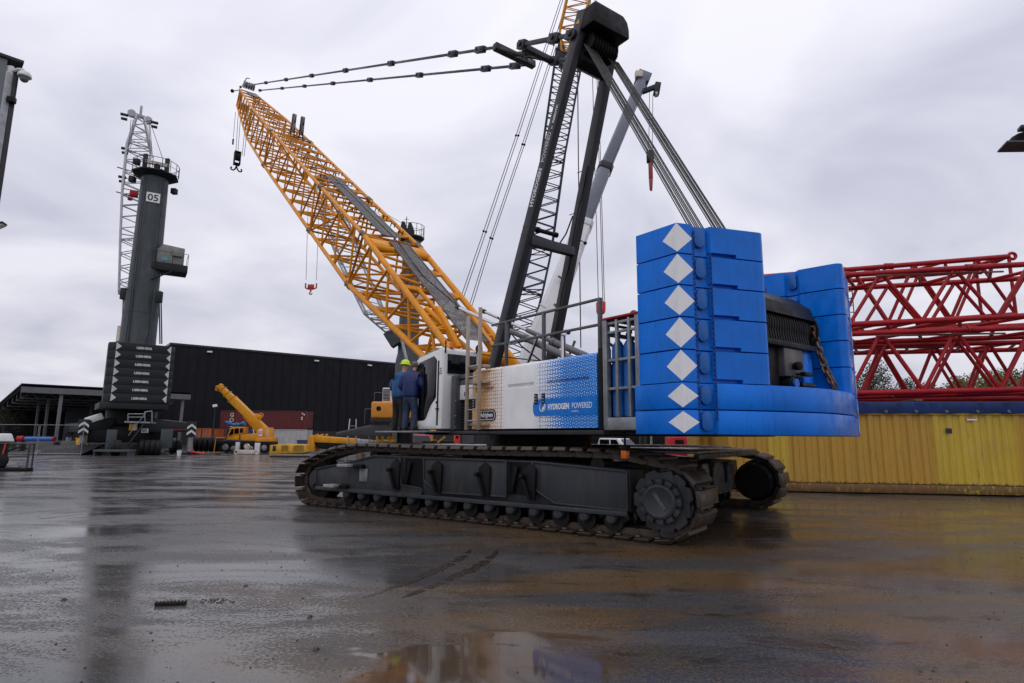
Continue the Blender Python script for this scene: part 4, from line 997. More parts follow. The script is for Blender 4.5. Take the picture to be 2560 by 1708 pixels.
# ------------------------------------------------------------------ the two workers
def skin(name, pts, edges, m, parent, sub=2, root=0, flat=1):
    me = bpy.data.meshes.new(name); me.from_pydata([p[:3] for p in pts], edges, [])
    o = bpy.data.objects.new(name, me); C.objects.link(o)
    o.modifiers.new('s', 'SKIN'); sm = o.modifiers.new('u', 'SUBSURF'); sm.levels = sub; sm.render_levels = sub
    for k, v in enumerate(me.skin_vertices[0].data):
        r = pts[k][3]; v.radius = r if isinstance(r, tuple) else (r, r)
        v.use_root = (k == root)
    m2 = evaluated(o, name); bpy.data.objects.remove(o)
    m2.transform(M.Scale(flat, 4, (1, 0, 0)))
    m2.polygons.foreach_set('use_smooth', [True] * len(m2.polygons))
    return link(name, m2, m, parent)


def worker(loc, rz, label, jacket, trousers, helmet, lean, stoop):
    """Standing figure, about 1.8 m, facing +x, seen from behind."""
    p = thing('person', label, 'person', loc, rz, 'workers on the crane deck')
    fx = lean
    # body: one continuous skin from head to toes and finger tips
    B = [(.0, 0, .96, .085), (.02, 0, 1.15, .085), (.05 + fx * .5, 0, 1.38, .085), (.07 + fx, 0, 1.50, .06), (.10 + fx * 1.2, 0, 1.58, .055), (.13 + fx * 1.4, 0, 1.69, (.085, .10)), (.13 + fx * 1.4, 0, 1.78, (.075, .085))]
    E_ = [(k, k + 1) for k in range(6)]
    for sy in (1, -1):
        i = len(B)
        B += [(.0, sy * .10, .90, .085), (.04, sy * .12, .50, .055), (-.02, sy * .13, .10, .04), (.10, sy * .15, .04, (.04, .035))]
        E_ += [(0, i), (i, i + 1), (i + 1, i + 2), (i + 2, i + 3)]
        j = len(B)
        hx = .30 if sy < 0 else .12
        B += [(.05 + fx * .6, sy * .20, 1.43, .04), (-.02 + fx * .4, sy * .29, 1.16, .035), (hx, sy * .24, 1.0 + stoop, .035), (hx + .07, sy * .22, .96 + stoop, (.025, .04))]
        E_ += [(2, j), (j, j + 1), (j + 1, j + 2), (j + 2, j + 3)]
        h = j + 3; hp = V(B[h][:3])
        for f in range(5):
            k = len(B); dy = (f - 1.6) * .021 * sy
            if f == 4: B += [(hp.x - .005, hp.y - sy * .045, hp.z, .010), (hp.x + .04, hp.y - sy * .06, hp.z - .02, .009)]
            else: B += [(hp.x + .055, hp.y + dy, hp.z - .02, .010), (hp.x + .085, hp.y + dy * 1.05, hp.z - .055, .009)]
            E_ += [(h, k), (k, k + 1)]
    body = skin('body', B, E_, SKIN, p)
    # face: nose, brow and ears
    hc = V((.13 + fx * 1.4, 0, 1.71)); f_ = MB(); f_.ball(hc + V((.105, 0, -.01)), .018, 5); f_.ball(hc + V((-.005, .088, 0)), .028, 5); f_.ball(hc + V((-.005, -.088, 0)), .028, 5); f_.build('ears_and_nose', SKIN, body)
    f_ = MB(); f_.ball(hc + V((.088, .034, .03)), .012, 5); f_.ball(hc + V((.088, -.034, .03)), .012, 5); f_.build('eyes', BLACK, body)
    # jacket with sleeves
    Jk = [(.0, 0, .84, .235), (.0, 0, .90, .25), (.0, 0, 1.08, .245), (.03 + fx * .35, 0, 1.26, .25), (.05 + fx * .6, 0, 1.40, .20), (.09 + fx * .9, 0, 1.51, .105), (.10 + fx, 0, 1.55, .095)]
    JE = [(k, k + 1) for k in range(6)]
    for sy in (1, -1):
        j = len(Jk); hx = .30 if sy < 0 else .12
        Jk += [(.05 + fx * .6, sy * .24, 1.41, .11), (-.02 + fx * .4, sy * .33, 1.16, .088), (hx * 1.2 - .03, sy * .27, 1.01 + stoop, .062)]
        JE += [(4, j), (j, j + 1), (j + 1, j + 2)]
    jk = skin('jacket', Jk, JE, jacket, p, flat=.74)
    Tr = [(0, 0, .98, .17), (0, 0, .86, .18)]; TE = [(0, 1)]
    for sy in (1, -1):
        i = len(Tr); Tr += [(.0, sy * .10, .76, .118), (.03, sy * .125, .48, .095), (-.02, sy * .135, .12, .085), (-.02, sy * .135, .05, .085)]; TE += [(1, i), (i, i + 1), (i + 1, i + 2), (i + 2, i + 3)]
    skin('trousers', Tr, TE, trousers, p)
    for sy in (1, -1):
        bt = MB(); bt.ext([(x, sy * .13 - .05, z) for x, z in ((-.09, .0), (.20, .0), (.21, .05), (.12, .09), (.04, .15), (-.08, .15), (-.10, .05))], (0, .10, 0)); bt.build('boot', BOOT, p, .02)
    if helmet:
        hl = MB(); hl.lathe(hc + V((-.01, 0, .035)), (.10, 0, 1), [(0, .155), (.012, .150), (.02, .125), (.07, .120), (.12, .095), (.145, .05), (.152, .01)], 20); hl.ext([hc + V((x, y, .04)) for x, y in ((.09, .09), (.17, .06), (.185, 0), (.17, -.06), (.09, -.09))], (0, 0, .014)); hl.build('helmet', HIVIS, p)
    else:
        hl = MB(); hl.lathe(hc + V((-.03, 0, -.03)), (-.25, 0, 1), [(0, .088), (.05, .102), (.09, .092), (.12, .06), (.13, .02)], 16); hl.build('hair', HAIR, p)
    return p


worker(cw(1.36, 3.16, 1.885), CRZ + R(-62), 'bare-headed person in navy jacket and jeans leaning into the cab door', JACK, JEAN, False, .05, .0)
worker(cw(1.84, 3.24, 1.885), CRZ + R(-75), 'person in neon yellow helmet, blue jacket and black trousers beside the cab', JACKL, BTROU, True, .04, .0)

# ------------------------------------------------------------------ yellow container and the red lattice sections
CG, CA = V((11.36, 20.16, 0)), R(-8.06)
def corrugated(mb, length, z0, z1, y, pitch=.28, dep=.036, x0=0, s=1, sharp=.25):
    """Wall of trapezoid folds along x at y, facing -y when s=1."""
    n = int(length / pitch); X = []
    for k in range(n):
        b0 = x0 + k * pitch
        X += [(b0, 0), (b0 + pitch * .36, 0), (b0 + pitch * .5, dep), (b0 + pitch * .86, dep)]
    X.append((x0 + length, 0)); vs_ = []; fs_ = []
    for x, d in X: vs_ += [(x, y + s * d, z0), (x, y + s * d, z1)]
    for i in range(len(X) - 1): fs_.append((2 * i, 2 * i + 2, 2 * i + 3, 2 * i + 1))
    mb.add(vs_, fs_)


def container(name, label, loc, rz, L_, m, H=2.59, W=2.44, group=None, pitch=.28, dep=.036, zb=.17):
    t = thing(name, label, 'container', loc, rz, group)
    a = MB(); corrugated(a, L_ - .24, zb, H - .10, .045, pitch, dep, x0=.12); a.build('side_wall', m, t)
    a = MB(); corrugated(a, L_ - .24, zb, H - .10, W - .045, pitch, dep, x0=.12, s=-1); a.build('side_wall', m, t)
    a = MB(); a.box(.12, L_ - .12, .05, W - .05, H - .08, H - .04); a.build('roof', m, t)
    for x in (.02, L_ - .08):
        a = MB(); a.box(x, x + .06, .1, W - .1, .15, H - .1); a.build('end_wall', m, t)
    for x in (0, L_ - .16):
        for y in (0, W - .16):
            a = MB(); a.box(x, x + .16, y, y + .16, .118, H - .118); a.build('corner_post', m, t, .008)
            for z in (0, H - .118):
                a = MB(); a.box(x - .008, x + .17, y - .008, y + .17, z, z + .118); a.build('corner_casting', m, t, .01)
    for y in (.0, W - .12):
        a = MB(); a.box(.17, L_ - .17, y + .01, y + .11, .05, zb - .015); a.build('bottom_rail', m, t, .006)
        a = MB(); a.box(.17, L_ - .17, y + .01, y + .11, H - .11, H - .01); a.build('top_rail', m, t, .006)
    return t


def container_yellow():
    m, n, l, b = nodes('weathered_container_yellow')
    t = n.new('ShaderNodeTexCoord'); sx = n.new('ShaderNodeSeparateXYZ'); l.new(t.outputs['Object'], sx.inputs[0])
    def nz(s, d=6, r=.6, sc=(1, 1, 1)):
        mp = n.new('ShaderNodeMapping'); mp.inputs['Scale'].default_value = sc; l.new(t.outputs['Object'], mp.inputs[0])
        z = n.new('ShaderNodeTexNoise'); z.inputs['Scale'].default_value = s; z.inputs['Detail'].default_value = d; z.inputs['Roughness'].default_value = r; l.new(mp.outputs[0], z.inputs['Vector']); return z.outputs[0]
    def rng(a, f0, f1, t0, t1):
        z = n.new('ShaderNodeMapRange'); z.inputs[1].default_value = f0; z.inputs[2].default_value = f1; z.inputs[3].default_value = t0; z.inputs[4].default_value = t1; l.new(a, z.inputs[0]); return z.outputs[0]
    def mix(f, a, c, bl='MIX'):
        z = n.new('ShaderNodeMixRGB'); z.blend_type = bl
        for k, s in enumerate((f, a, c)):
            if isinstance(s, (int, float)): z.inputs[k].default_value = s if k == 0 else (s, s, s, 1)
            elif isinstance(s, tuple): z.inputs[k].default_value = (*s, 1)
            else: l.new(s, z.inputs[k])
        return z.outputs[0]
    def op(o, a, c):
        z = n.new('ShaderNodeMath'); z.operation = o
        for k, s in enumerate((a, c)):
            if isinstance(s, (int, float)): z.inputs[k].default_value = s
            else: l.new(s, z.inputs[k])
        return z.outputs[0]
    # panels resprayed a fresher yellow
    pan = op('MULTIPLY', op('GREATER_THAN', sx.outputs[0], 6.45), op('LESS_THAN', sx.outputs[0], 8.93))
    pan2 = op('MULTIPLY', op('GREATER_THAN', sx.outputs[0], 1.3), op('LESS_THAN', sx.outputs[0], 1.95))
    col = mix(op('MAXIMUM', pan, pan2), (.45, .25, .028), (.52, .36, .035))
    col = mix(rng(nz(2.6, 8, .7, (2.2, 2.2, .10)), .50, .66, 0, .42), col, (.26, .125, .020))
    col = mix(rng(nz(.8, 6), .5, .7, 0, .35), col, (.36, .25, .06))
    col = mix(rng(nz(7, 8, .7, (1, 1, .45)), .665, .72, 0, .9), col, (.10, .04, .015))
    low = op('ADD', rng(sx.outputs[2], .33, .50, .5, 0), op('SUBTRACT', nz(12, 6, .7, (1, 1, .35)), .62))
    col = mix(rng(low, .22, .34, 0, .85), col, (.075, .030, .012))
    run = rng(nz(5, 5, .6, (2.4, 2.4, .13)), .655, .69, 0, .8)
    col = mix(run, col, (.17, .075, .018))
    col = mix(rng(nz(1.1, 9, .75), .60, .66, 0, .45), col, (.52, .42, .16))
    l.new(col, b.inputs['Base Color']); b.inputs['Roughness'].default_value = .42
    bp = n.new('ShaderNodeBump'); bp.inputs['Strength'].default_value = .5; bp.inputs['Distance'].default_value = .03; l.new(nz(1.6, 4), bp.inputs['Height']); l.new(bp.outputs[0], b.inputs['Normal'])
    return m


CY = container_yellow()
cdir = V((math.cos(CA), math.sin(CA), 0)); cnr = V((-math.sin(CA), math.cos(CA), 0))
ct = container('open_top_container', 'weathered yellow corrugated container under the red lattice sections', CG - cdir * 4.0, CA, 12.9, CY, H=2.68, pitch=.40, dep=.05, zb=.33)
a = MB(); a.box(6.85, 7.03, .02, .035, 1.98, 2.14); a.build('serial_plate', DGREY, ct)
a = MB(); a.box(7.52, 7.80, .02, .034, 2.40, 2.48); st_ = a.build('sticker', WHITE, ct)
a = MB(); a.box(7.53, 7.79, .012, .019, 2.455, 2.478); a.build('sticker_band', REDP, st_)
# tarpaulin sheet folded over the container's long edge
tp = thing('tarpaulin', 'dark blue tarpaulin with eyelets draped over the yellow container edge', 'tarpaulin', CG - cdir * 4.0 + V((0, 0, 2.6)), CA)
vs_, fs_ = [], []; n = 170; rows = ((.3, .42), (-.01, .41), (-.045, .36), (-.05, .18), (-.04, .02))
for i in range(n + 1):
    x = 13.1 * i / n - .05
    for k, (y, z) in enumerate(rows):
        wv = math.sin(x * 5.1 + math.sin(x * 2.3) * 2) * .5 + math.sin(x * 11.7) * .3
        vs_.append((x, y - (wv * .018 + .012 * random.random()) * (k > 1), z + (math.sin(x * 6.98) * .014 + .008 * random.random()) * (k == 4)))
    if i:
        for k in range(4): q = (i - 1) * 5 + k; fs_.append((q, q + 5, q + 6, q + 1))
a = MB(); a.add(vs_, fs_); a.build('sheet', TARP, tp)
a = MB(); a.box(-.02, 13.0, .30, 2.66, .36, .415); a.build('top_sheet', TARP, tp)
for k in range(14):
    a = MB(); a.torus((.45 + .92 * k, -.075, .09), (0, 1, 0), .035, .011, 12, 5); a.build('eyelet', STEEL, tp)


def red_section(name, label, x0, x1, y0, y1, z0, z1, slope=0, group='red lattice boom sections', lugs=False, ph=0, nb=None):
    t = thing(name, label, 'boom section', CG + cdir * x0 + cnr * ((y0 + y1) / 2) + V((0, 0, z0)), CA, group)
    L_ = x1 - x0; hy = (y1 - y0) / 2; H = z1 - z0
    A = [V((0, -hy, H)), V((0, hy, H)), V((0, hy, 0)), V((0, -hy, 0))]; B = [p + V((L_, 0, slope * L_)) for p in A]
    for i in range(4):
        a = MB(); a.tube(A[i], B[i], .095, n=12); a.build('chord', REDP, t)
        if lugs and i in (0, 1, 2):
            a = MB(); a.torus(B[i] + V((.12, 0, .01)), (0, 1, 0), .12, .06, 16, 8); a.build('lug', REDP, t)
    nb = nb or round(L_ / 2.18); a = MB(); a.lattice(A, B, nb, .062, (0, 1, 2, 3)); a.build('lacing', REDP, t)
    for f in (.33, .62):
        a = MB(); c = A[0].lerp(B[0], f); a.tube(c - V((.16, 0, 0)), c + V((.16, 0, 0)), .125, n=12); a.tube(c - V((0, .15, 0)), c + V((0, .15, 0)), .05, n=8); a.build('chord_joint', REDP, t)
    a = MB()
    for k in range(3): a.bar((L_ * .4 + k * .5, -hy - .14, H - .12 + slope * L_ * .4), (L_ * .4 + k * .5 + 3, -hy - .14, H - .12 + slope * L_ * .4 + .02), .04, .06)
    a.build('pendant_bar', mat('pendant_red_brown', (.14, .03, .02), .5), t, .006)
    return t


red_section('red_boom_section', 'lower red lattice boom section lying on the blue tarpaulin', -4.6, 9.4, .22, 2.35, 3.20, 5.24, .022)
red_section('red_boom_section', 'upper red lattice boom section stacked on the front lower one', -4.4, 9.6, .26, 2.40, 5.52, 7.28, .035)
red_section('red_boom_section', 'rear lower red lattice boom section seen through the front one', -4.2, 9.2, 3.2, 5.3, 3.20, 5.30, .01, nb=7)
t = red_section('red_boom_section', 'rear upper red lattice section with round lugs at its right end', -4.0, 7.25, 3.0, 5.0, 5.80, 8.06, .058, lugs=True, nb=5)
a = MB()
for k in range(7): a.tube((5.2, -.9, .6 + .28 * k), (5.6, -.9, .6 + .28 * k), .018, n=6)
a.tube((5.2, -.9, .4), (5.2, -.9, 2.7), .02, n=6); a.tube((5.6, -.9, .4), (5.6, -.9, 2.7), .02, n=6); a.build('ladder', RAIL, t)
for x in (4.9, 5.35, 6.6):
    a = MB(); z = 2.45 + .045 * x; a.tube((x, -1.0, z - .25), (x, -1.0, z - .02), .05); a.tube((x - .06, -1.0, z - .05), (x + .06, -1.0, z - .05), .03); a.build('pin_holder', REDP, t)
for f in (.42, .66):
    a = MB(); a.tube((11.8 * f, -1.0, .02 + .045 * 11.8 * f), (11.8 * f + .5, -1.0, .045 * (11.8 * f + .5) + .02), .13, n=12); a.build('black_sleeve', BLACK, t)
cb2 = container('container', 'yellow container behind the front one, under the rear red sections', CG - cdir * 4.6 + cnr * 3.0, CA, 12.4, CY, H=2.68)
a = MB(); a.box(CG.x, CG.x, 0, 0, 0, 0)
for x in (-2.5, 2.2, 6.8):
    for y, z0, z1, lab in ((1.3, 3.03, 3.1, 'front'), (4.2, 2.69, 3.1, 'rear')):
        tb = thing('timber_bearer', 'timber bearer under the {} red lattice section, {} one'.format(lab, {-2.5: 'leftmost', 2.2: 'middle', 6.8: 'rightmost'}[x]), 'timber', CG + cdir * x + cnr * y, CA, 'timber bearers')
        q = MB(); q.box(-.12, .12, -1.15, 1.15, z0, z1); q.build('beam', mat('old_timber', (.16, .10, .06), .8, var=.3, vs_=6), tb, .01)

# ------------------------------------------------------------------ black warehouse and open hall far left
EX, EY = V((math.cos(R(38)), math.sin(R(38)), 0)), V((-math.sin(R(38)), math.cos(R(38)), 0))
B0 = V((-57.5, 100, 0))
bl = thing('warehouse', 'long black windowless warehouse behind the yard on the left', 'building', B0, R(38))
b_ = MB(); b_.box(0, 150, 0, 70, 0, 16.7); b_.build('wall', CLAD, bl)
b_ = MB(); b_.box(-.15, 150.2, -.15, 70, 16.7, 17.05); b_.build('roof_edge', mat('roof_edge_black', (.012, .013, .018), .35), bl)
rib = MB(); rib.box(-.06, .06, -.05, -.004, 0, 16.65); RIBM = rib.mesh('cladding_rib')
for k in range(72): link('cladding_rib', RIBM, CLAD, bl, mtx=M.Translation((1.2 + 1.6 * k, 0, 0)))
for x in (30, 62, 95):
    b_ = MB(); b_.tube((x, -.1, .2), (x, -.1, 16.6), .09, n=8); b_.build('downpipe', CLAD, bl)
b_ = MB(); b_.box(-.05, 150.2, -.12, -.02, 0, 2.6); b_.build('plinth', mat('dark_plinth', (.016, .016, .017), .7), bl)
for x in (5.6, 24.5, 35.5):
    b_ = MB(); b_.box(x, x + .8, -.5, -.16, 15.9, 16.15); b_.build('wall_lamp', WHITE, bl)
HA = V((-56.6, 69.7, 0))
hl = thing('open_hall', 'open sided dark hall with grey steel columns at the far left', 'building', HA, R(42))
zr = 7.05
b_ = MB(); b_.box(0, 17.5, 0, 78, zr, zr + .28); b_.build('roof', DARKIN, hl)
b_ = MB(); b_.box(-.25, 17.6, -.25, 0, zr - .62, zr + .05); b_.build('fascia', HALLG, hl)
b_ = MB(); b_.box(-.3, 17.7, -.3, 78, zr + .28, zr + .42); b_.build('roof_edge', CLAD, hl)
for x in (3.6, 10.5, 16.8):
    for y in (.3, 15, 30):
        b_ = MB(); b_.box(x - .17, x + .17, y - .17, y + .17, 0, zr - .5); b_.build('column', HALLG, hl, .02)
for y in (8, 16, 26, 40, 56):
    b_ = MB(); b_.bar((.2, y, zr - .9), (17.3, y, zr - .9), .16, .16); b_.lattice([V((.2, y, zr - .15)), V((.2, y + .1, zr - .15)), V((.2, y + .1, zr - .9)), V((.2, y, zr - .9))], [V((17.3, y, zr - .15)), V((17.3, y + .1, zr - .15)), V((17.3, y + .1, zr - .9)), V((17.3, y, zr - .9))], 9, .05, (3,)); b_.build('roof_truss', mat('truss_grey', (.09, .095, .1), .5), hl)
b_ = MB(); b_.box(17.0, 17.3, 24, 78, 0, zr); b_.box(0, 17.2, 77, 77.6, 0, zr); b_.build('wall', CLAD, hl)
gb = thing('grey_shed', 'pale grey shed roof showing behind the open hall', 'building', at(160, 1090, 128) * 1, R(38)); gb.location.z = 0
b_ = MB(); b_.ext([(0, 0, 0), (22, 0, 0), (22, 0, 13.5), (0, 0, 8.6)], (0, 18, 0)); b_.build('shed_body', CLADG, gb)


# ------------------------------------------------------------------ harbour crane numbered 05
H5 = at(315, 1130, 57); H5.z = 0
hc5 = thing('harbour_crane', 'grey mobile harbour crane numbered 05 with square tower and seven dark ballast plates', 'crane', H5, 0)
def hx(x, y, z): return EX * x + EY * y + V((0, 0, z))
def h5(px, py, D): return at(px, py, D) - H5
zt5 = h5(382, 445, 57).z
b_ = MB(); b_.lathe((0, 0, 9.0), (0, 0, 1), [(0, 1.52), (6.3, 1.50), (6.32, 1.34), (zt5 - 9, 1.19)], 32); tw = b_.build('tower', TOWER, hc5)
b_ = MB(); b_.lathe((0, 0, 2.6), (0, 0, 1), [(0, 1.9), (6.4, 1.62)], 28); b_.build('tower_base', TOWD, hc5)
for k in range(6):
    z = 10.5 + 2.7 * k; r_ = 1.51 if z < 15.3 else 1.36 - .011 * (z - 9) ; b_ = MB(); b_.torus((0, 0, z), (0, 0, 1), r_, .018, 36, 4); b_.build('weld_ring', TOWER, tw)
c5 = h5(382, 492, 55.7); nrm5 = (V((0, 0, 0)) - (H5 + c5)).normalized(); nrm5.z = 0; nrm5.normalize(); ex5 = V((-nrm5.y, nrm5.x, 0))
c5 = V((0, 0, c5.z)) + nrm5 * 1.27
b_ = MB(); b_.ext([c5 + ex5 * a + V((0, 0, c)) for a, c in ((-.58, -.48), (.58, -.48), (.58, .48), (-.58, .48))], nrm5 * .03); npl = b_.build('number_plate', WHITE, tw)
text('number_lettering', '05', .95, c5 + nrm5 * .034 + V((0, 0, -.33)), ex5, (0, 0, 1), PRB, npl, .004, .02, ax='CENTER')
for a in (-.95, -.78, .80):
    b_ = MB(); q = nrm5 * 1.46 + ex5 * a; b_.tube(q + V((0, 0, 9.2)), q * .93 + V((0, 0, zt5 - .5)), .035, n=5); b_.build('tower_cable', TOWD, tw)
# top platform
b_ = MB(); b_.lathe((0, 0, zt5 - .15), (0, 0, 1), [(0, 1.5), (.3, 2.1), (.42, 2.1)], 8); pf = b_.build('top_platform', TOWD, hc5)
b_ = MB()
for k in range(16):
    a = 2 * math.pi * k / 16; a2 = 2 * math.pi * (k + 1) / 16; p = V((2.05 * math.cos(a), 2.05 * math.sin(a), zt5 + .27)); q = V((2.05 * math.cos(a2), 2.05 * math.sin(a2), zt5 + .27))
    b_.tube(p, p + V((0, 0, 1.15)), .03, n=5); b_.tube(p + V((0, 0, 1.15)), q + V((0, 0, 1.15)), .03, n=5); b_.tube(p + V((0, 0, .6)), q + V((0, 0, .6)), .02, n=5)
b_.build('platform_rail', TOWD, pf)
for a in (-1.0, .9):
    b_ = MB(); q = ex5 * a; b_.bar(q + V((0, 0, zt5 + .2)), q + V((0, 0, zt5 + 2.3)), .22, .4); b_.build('sheave_post', TOWD, pf, .02)
b_ = MB(); b_.bar(ex5 * -1.0 + V((0, 0, zt5 + 1.55)), ex5 * 1.1 + V((0, 0, zt5 + 1.5)), .3, .35); b_.build('sheave_beam', CREAM, pf, .02)
b_ = MB(); b_.lathe(ex5 * .05 + nrm5 * .9 + V((0, 0, zt5 + .85)), nrm5, [(0, .3), (.12, .3)], 16); b_.build('searchlight', TOWD, pf)
b_ = MB(); b_.box(-.4, .4, -.4, .4, 0, .6)
for a, z in ((-1.9, -.9), (1.75, -1.3), (-1.7, 1.0)):
    b_ = MB(); q = ex5 * a + V((0, 0, zt5 + z)); b_.bar(q, q + V((0, 0, .55)), .5, .5); b_.build('platform_light', TOWD, pf, .02)
# driver's cab on the tower
q = h5(426, 640, 57); b_ = MB(); ctr = V((q.x, q.y, q.z))
b_.ext([ctr + ex5 * a + V((0, 0, z)) for a, z in ((-1.15, -.75), (1.2, -.75), (1.2, .95), (-.7, 1.1), (-1.15, .5))], -nrm5 * 1.9); cb5 = b_.build('driver_cab', mat('cab_grey', (.20, .20, .19), .5, dirt=.4, dcol=(.09, .085, .08)), hc5, .04)
b_ = MB(); b_.ext([ctr + ex5 * a + V((0, 0, z)) for a, z in ((-1.55, -1.5), (1.6, -1.5), (1.6, -.76), (-1.55, -.76))], -nrm5 * 2.2); b_.build('cab_floor', TOWD, cb5, .03)
b_ = MB(); b_.ext([ctr + nrm5 * .02 + ex5 * a + V((0, 0, z)) for a, z in ((-.75, -.55), (-.2, -.55), (-.2, -.15), (-.75, -.15))], nrm5 * .03); b_.build('cab_window', mat('teal_glass', (.10, .30, .32), .1), cb5)
b_ = MB(); b_.ext([ctr + nrm5 * .02 + ex5 * a + V((0, 0, z)) for a, z in ((.15, .0), (1.1, .0), (1.1, .75), (.15, .75))], nrm5 * .3); b_.build('air_unit', MATS['cab_grey'], cb5, .02)
b_ = MB()
for a, e in ((-1.5, .3), (.2, .3), (1.55, .3), (1.55, -1.9)):
    p = ctr + ex5 * a + nrm5 * e + V((0, 0, -.8)); b_.tube(p, p + V((0, 0, 1.1)), .025, n=5)
b_.tube(ctr + ex5 * -1.5 + nrm5 * .3 + V((0, 0, .3)), ctr + ex5 * 1.55 + nrm5 * .3 + V((0, 0, .3)), .025, n=5); b_.tube(ctr + ex5 * 1.55 + nrm5 * .3 + V((0, 0, .3)), ctr + ex5 * 1.55 - nrm5 * 1.9 + V((0, 0, .3)), .025, n=5)
b_.tube(ctr + ex5 * -1.4 + V((0, 0, -2.6)), ctr + ex5 * .3 + V((0, 0, -1.5)), .07, n=6); b_.build('cab_rail', TOWD, cb5)
# lattice boom rising behind the tower
def q4(px, py, D, wd): 
    p = h5(px, py, D); return [p + ex5 * -wd / 2 - nrm5 * wd / 2, p + ex5 * wd / 2 - nrm5 * wd / 2, p + ex5 * wd / 2 + nrm5 * wd / 2, p + ex5 * -wd / 2 + nrm5 * wd / 2]
z2 = lambda x, y: (220 + x / 2.529, 240 + y / 2.529)
sects = [q4(*z2(258, 1250), 60, 1.7), q4(*z2(276, 900), 61, 2.0), q4(*z2(292, 620), 62, 2.2), q4(*z2(322, 340), 63, 2.3), q4(*z2(332, 130), 64, .7)]
for A, Bq in zip(sects, sects[1:]):
    sn = bpy.data.objects.new('boom_section', None); C.objects.link(sn); sn.parent = hc5
    for i in range(4):
        b_ = MB(); b_.tube(A[i], Bq[i], .11, n=8); b_.build('chord', TOWL, sn)
    b_ = MB(); b_.lattice(A, Bq, 4, .05); b_.build('lacing', TOWL, sn)
tip = h5(*z2(332, 120), 64)
b_ = MB(); b_.bar(tip + ex5 * -1.0, tip + ex5 * 1.1 - V((0, 0, .4)), .3, .35); b_.tube(tip, tip + V((0, 0, 1.1)), .14); b_.build('boom_head', TOWL, hc5, .03)
for sgn in (-.85, .8):
    b_ = MB(); b_.lathe(tip + ex5 * sgn + V((0, 0, -.1 - .35 * (sgn > 0))), nrm5, [(-.2, .42), (.2, .42)], 16); b_.build('head_sheave', TOWL, hc5)
for x, y in ((235, 120), (240, 335), (222, 515), (425, 170)):
    p = h5(*z2(x, y), 62.5); b_ = MB(); s_ = 1 if x < 300 else -1
    b_.bar(p + V((0, 0, .0)) - ex5 * .45, p + ex5 * .3, .3, .2); b_.bar(p - V((0, 0, .5)) - ex5 * .35, p - V((0, 0, .5)) + ex5 * .25, .3, .2); b_.tube(p + V((0, 0, .12)) - ex5 * .45, p + ex5 * 1.0 * s_ + V((0, 0, -.15)), .04, n=5); b_.build('floodlight', TOWD, hc5)
for x, y in ((232, 460), (225, 615)):
    p = h5(*z2(x, y), 62); b_ = MB(); b_.bar(p - ex5 * .7, p + ex5 * .7 - V((0, 0, .15)), .06, .1); b_.build('light_bracket', TOWD, hc5)
for x0, y0, x1, y1, r in ((272, 150, 258, 320, .03), (285, 150, 270, 330, .03), (385, 160, 395, 370, .03), (390, 165, 408, 390, .03), (398, 180, 470, 390, .03), (450, 1290, 455, 1568, .06), (462, 1290, 467, 1568, .06), (225, 1240, 210, 1560, .05)):
    b_ = MB(); b_.tube(h5(*z2(x0, y0), 62 if y0 < 1000 else 57), h5(*z2(x1, y1), 59 if y0 < 1000 else 57), r, n=5); b_.build('hoist_rope', ROPE, hc5)
p = h5(*z2(270, 615), 61); b_ = MB(); b_.bar(p - ex5 * .1, p + ex5 * .7, .5, .6); b_.bar(p + V((0, 0, -.4)), p + V((0, 0, -.8)), .3, .4); b_.build('red_winch', REDP, hc5, .04)
p = h5(*z2(215, 1490), 56.5); b_ = MB(); b_.tube(p - V((0, 0, 1.0)), p + V((0, 0, .5)), .42, n=12); b_.tube(p + V((0, 0, .5)), p + V((0, 0, 1.4)), .1, n=8); b_.build('exhaust_silencer', CREAM, hc5)
for x, y in ((228, 1255), (448, 1275)):
    p = h5(*z2(x, y), 56); b_ = MB(); b_.bar(p - V((0, 0, .5)), p + V((0, 0, .6)), .5, .5); b_.build('tower_bracket', TOWD, hc5, .03)
# ballast plates
bz0, bz1 = 4.55, 9.85; lh = (bz1 - bz0) / 7
TRI = mat('ballast_white', (.55, .55, .55), .5, var=.12, dirt=.4, dcol=(.3, .3, .3))
for k in range(7):
    z0 = bz0 + lh * k; z1 = z0 + lh - .014; e = .012 * (k % 2)
    b_ = MB(); poly = [(-2.0, -4.1 - e), (2.3, -4.1 - e), (2.7, -3.6), (2.7, -2.3), (-2.5, -2.3), (-2.5, -3.45)]
    b_.ext([hx(x, y, z0) for x, y in poly], (0, 0, z1 - z0)); bp5 = b_.build('ballast_plate', TOWD, hc5, .012)
    for x0, x1 in ((-1.99, -1.58), (2.29, 1.96)):
        b_ = MB(); b_.add([hx(x0, -4.115 - e, z0 + .02), hx(x0, -4.115 - e, z1 - .02), hx(x1, -4.115 - e, (z0 + z1) / 2)], [(0, 1, 2)]); b_.build('white_triangle', TRI, bp5)
    text('maker_lettering', 'LIEBHERR', .27, hx(.15, -4.118 - e, z0 + lh * .34), EX, (0, 0, 1), TRI, bp5, .01, .014, ax='CENTER', sx=1.05)
b_ = MB(); b_.ext([hx(x, y, 3.95) for x, y in ((-2.2, -4.0), (2.2, -4.0), (2.6, -3.5), (2.6, 2), (-2.7, 2), (-2.7, -3.4))], (0, 0, .58)); b_.build('machine_deck', TOWD, hc5, .03)
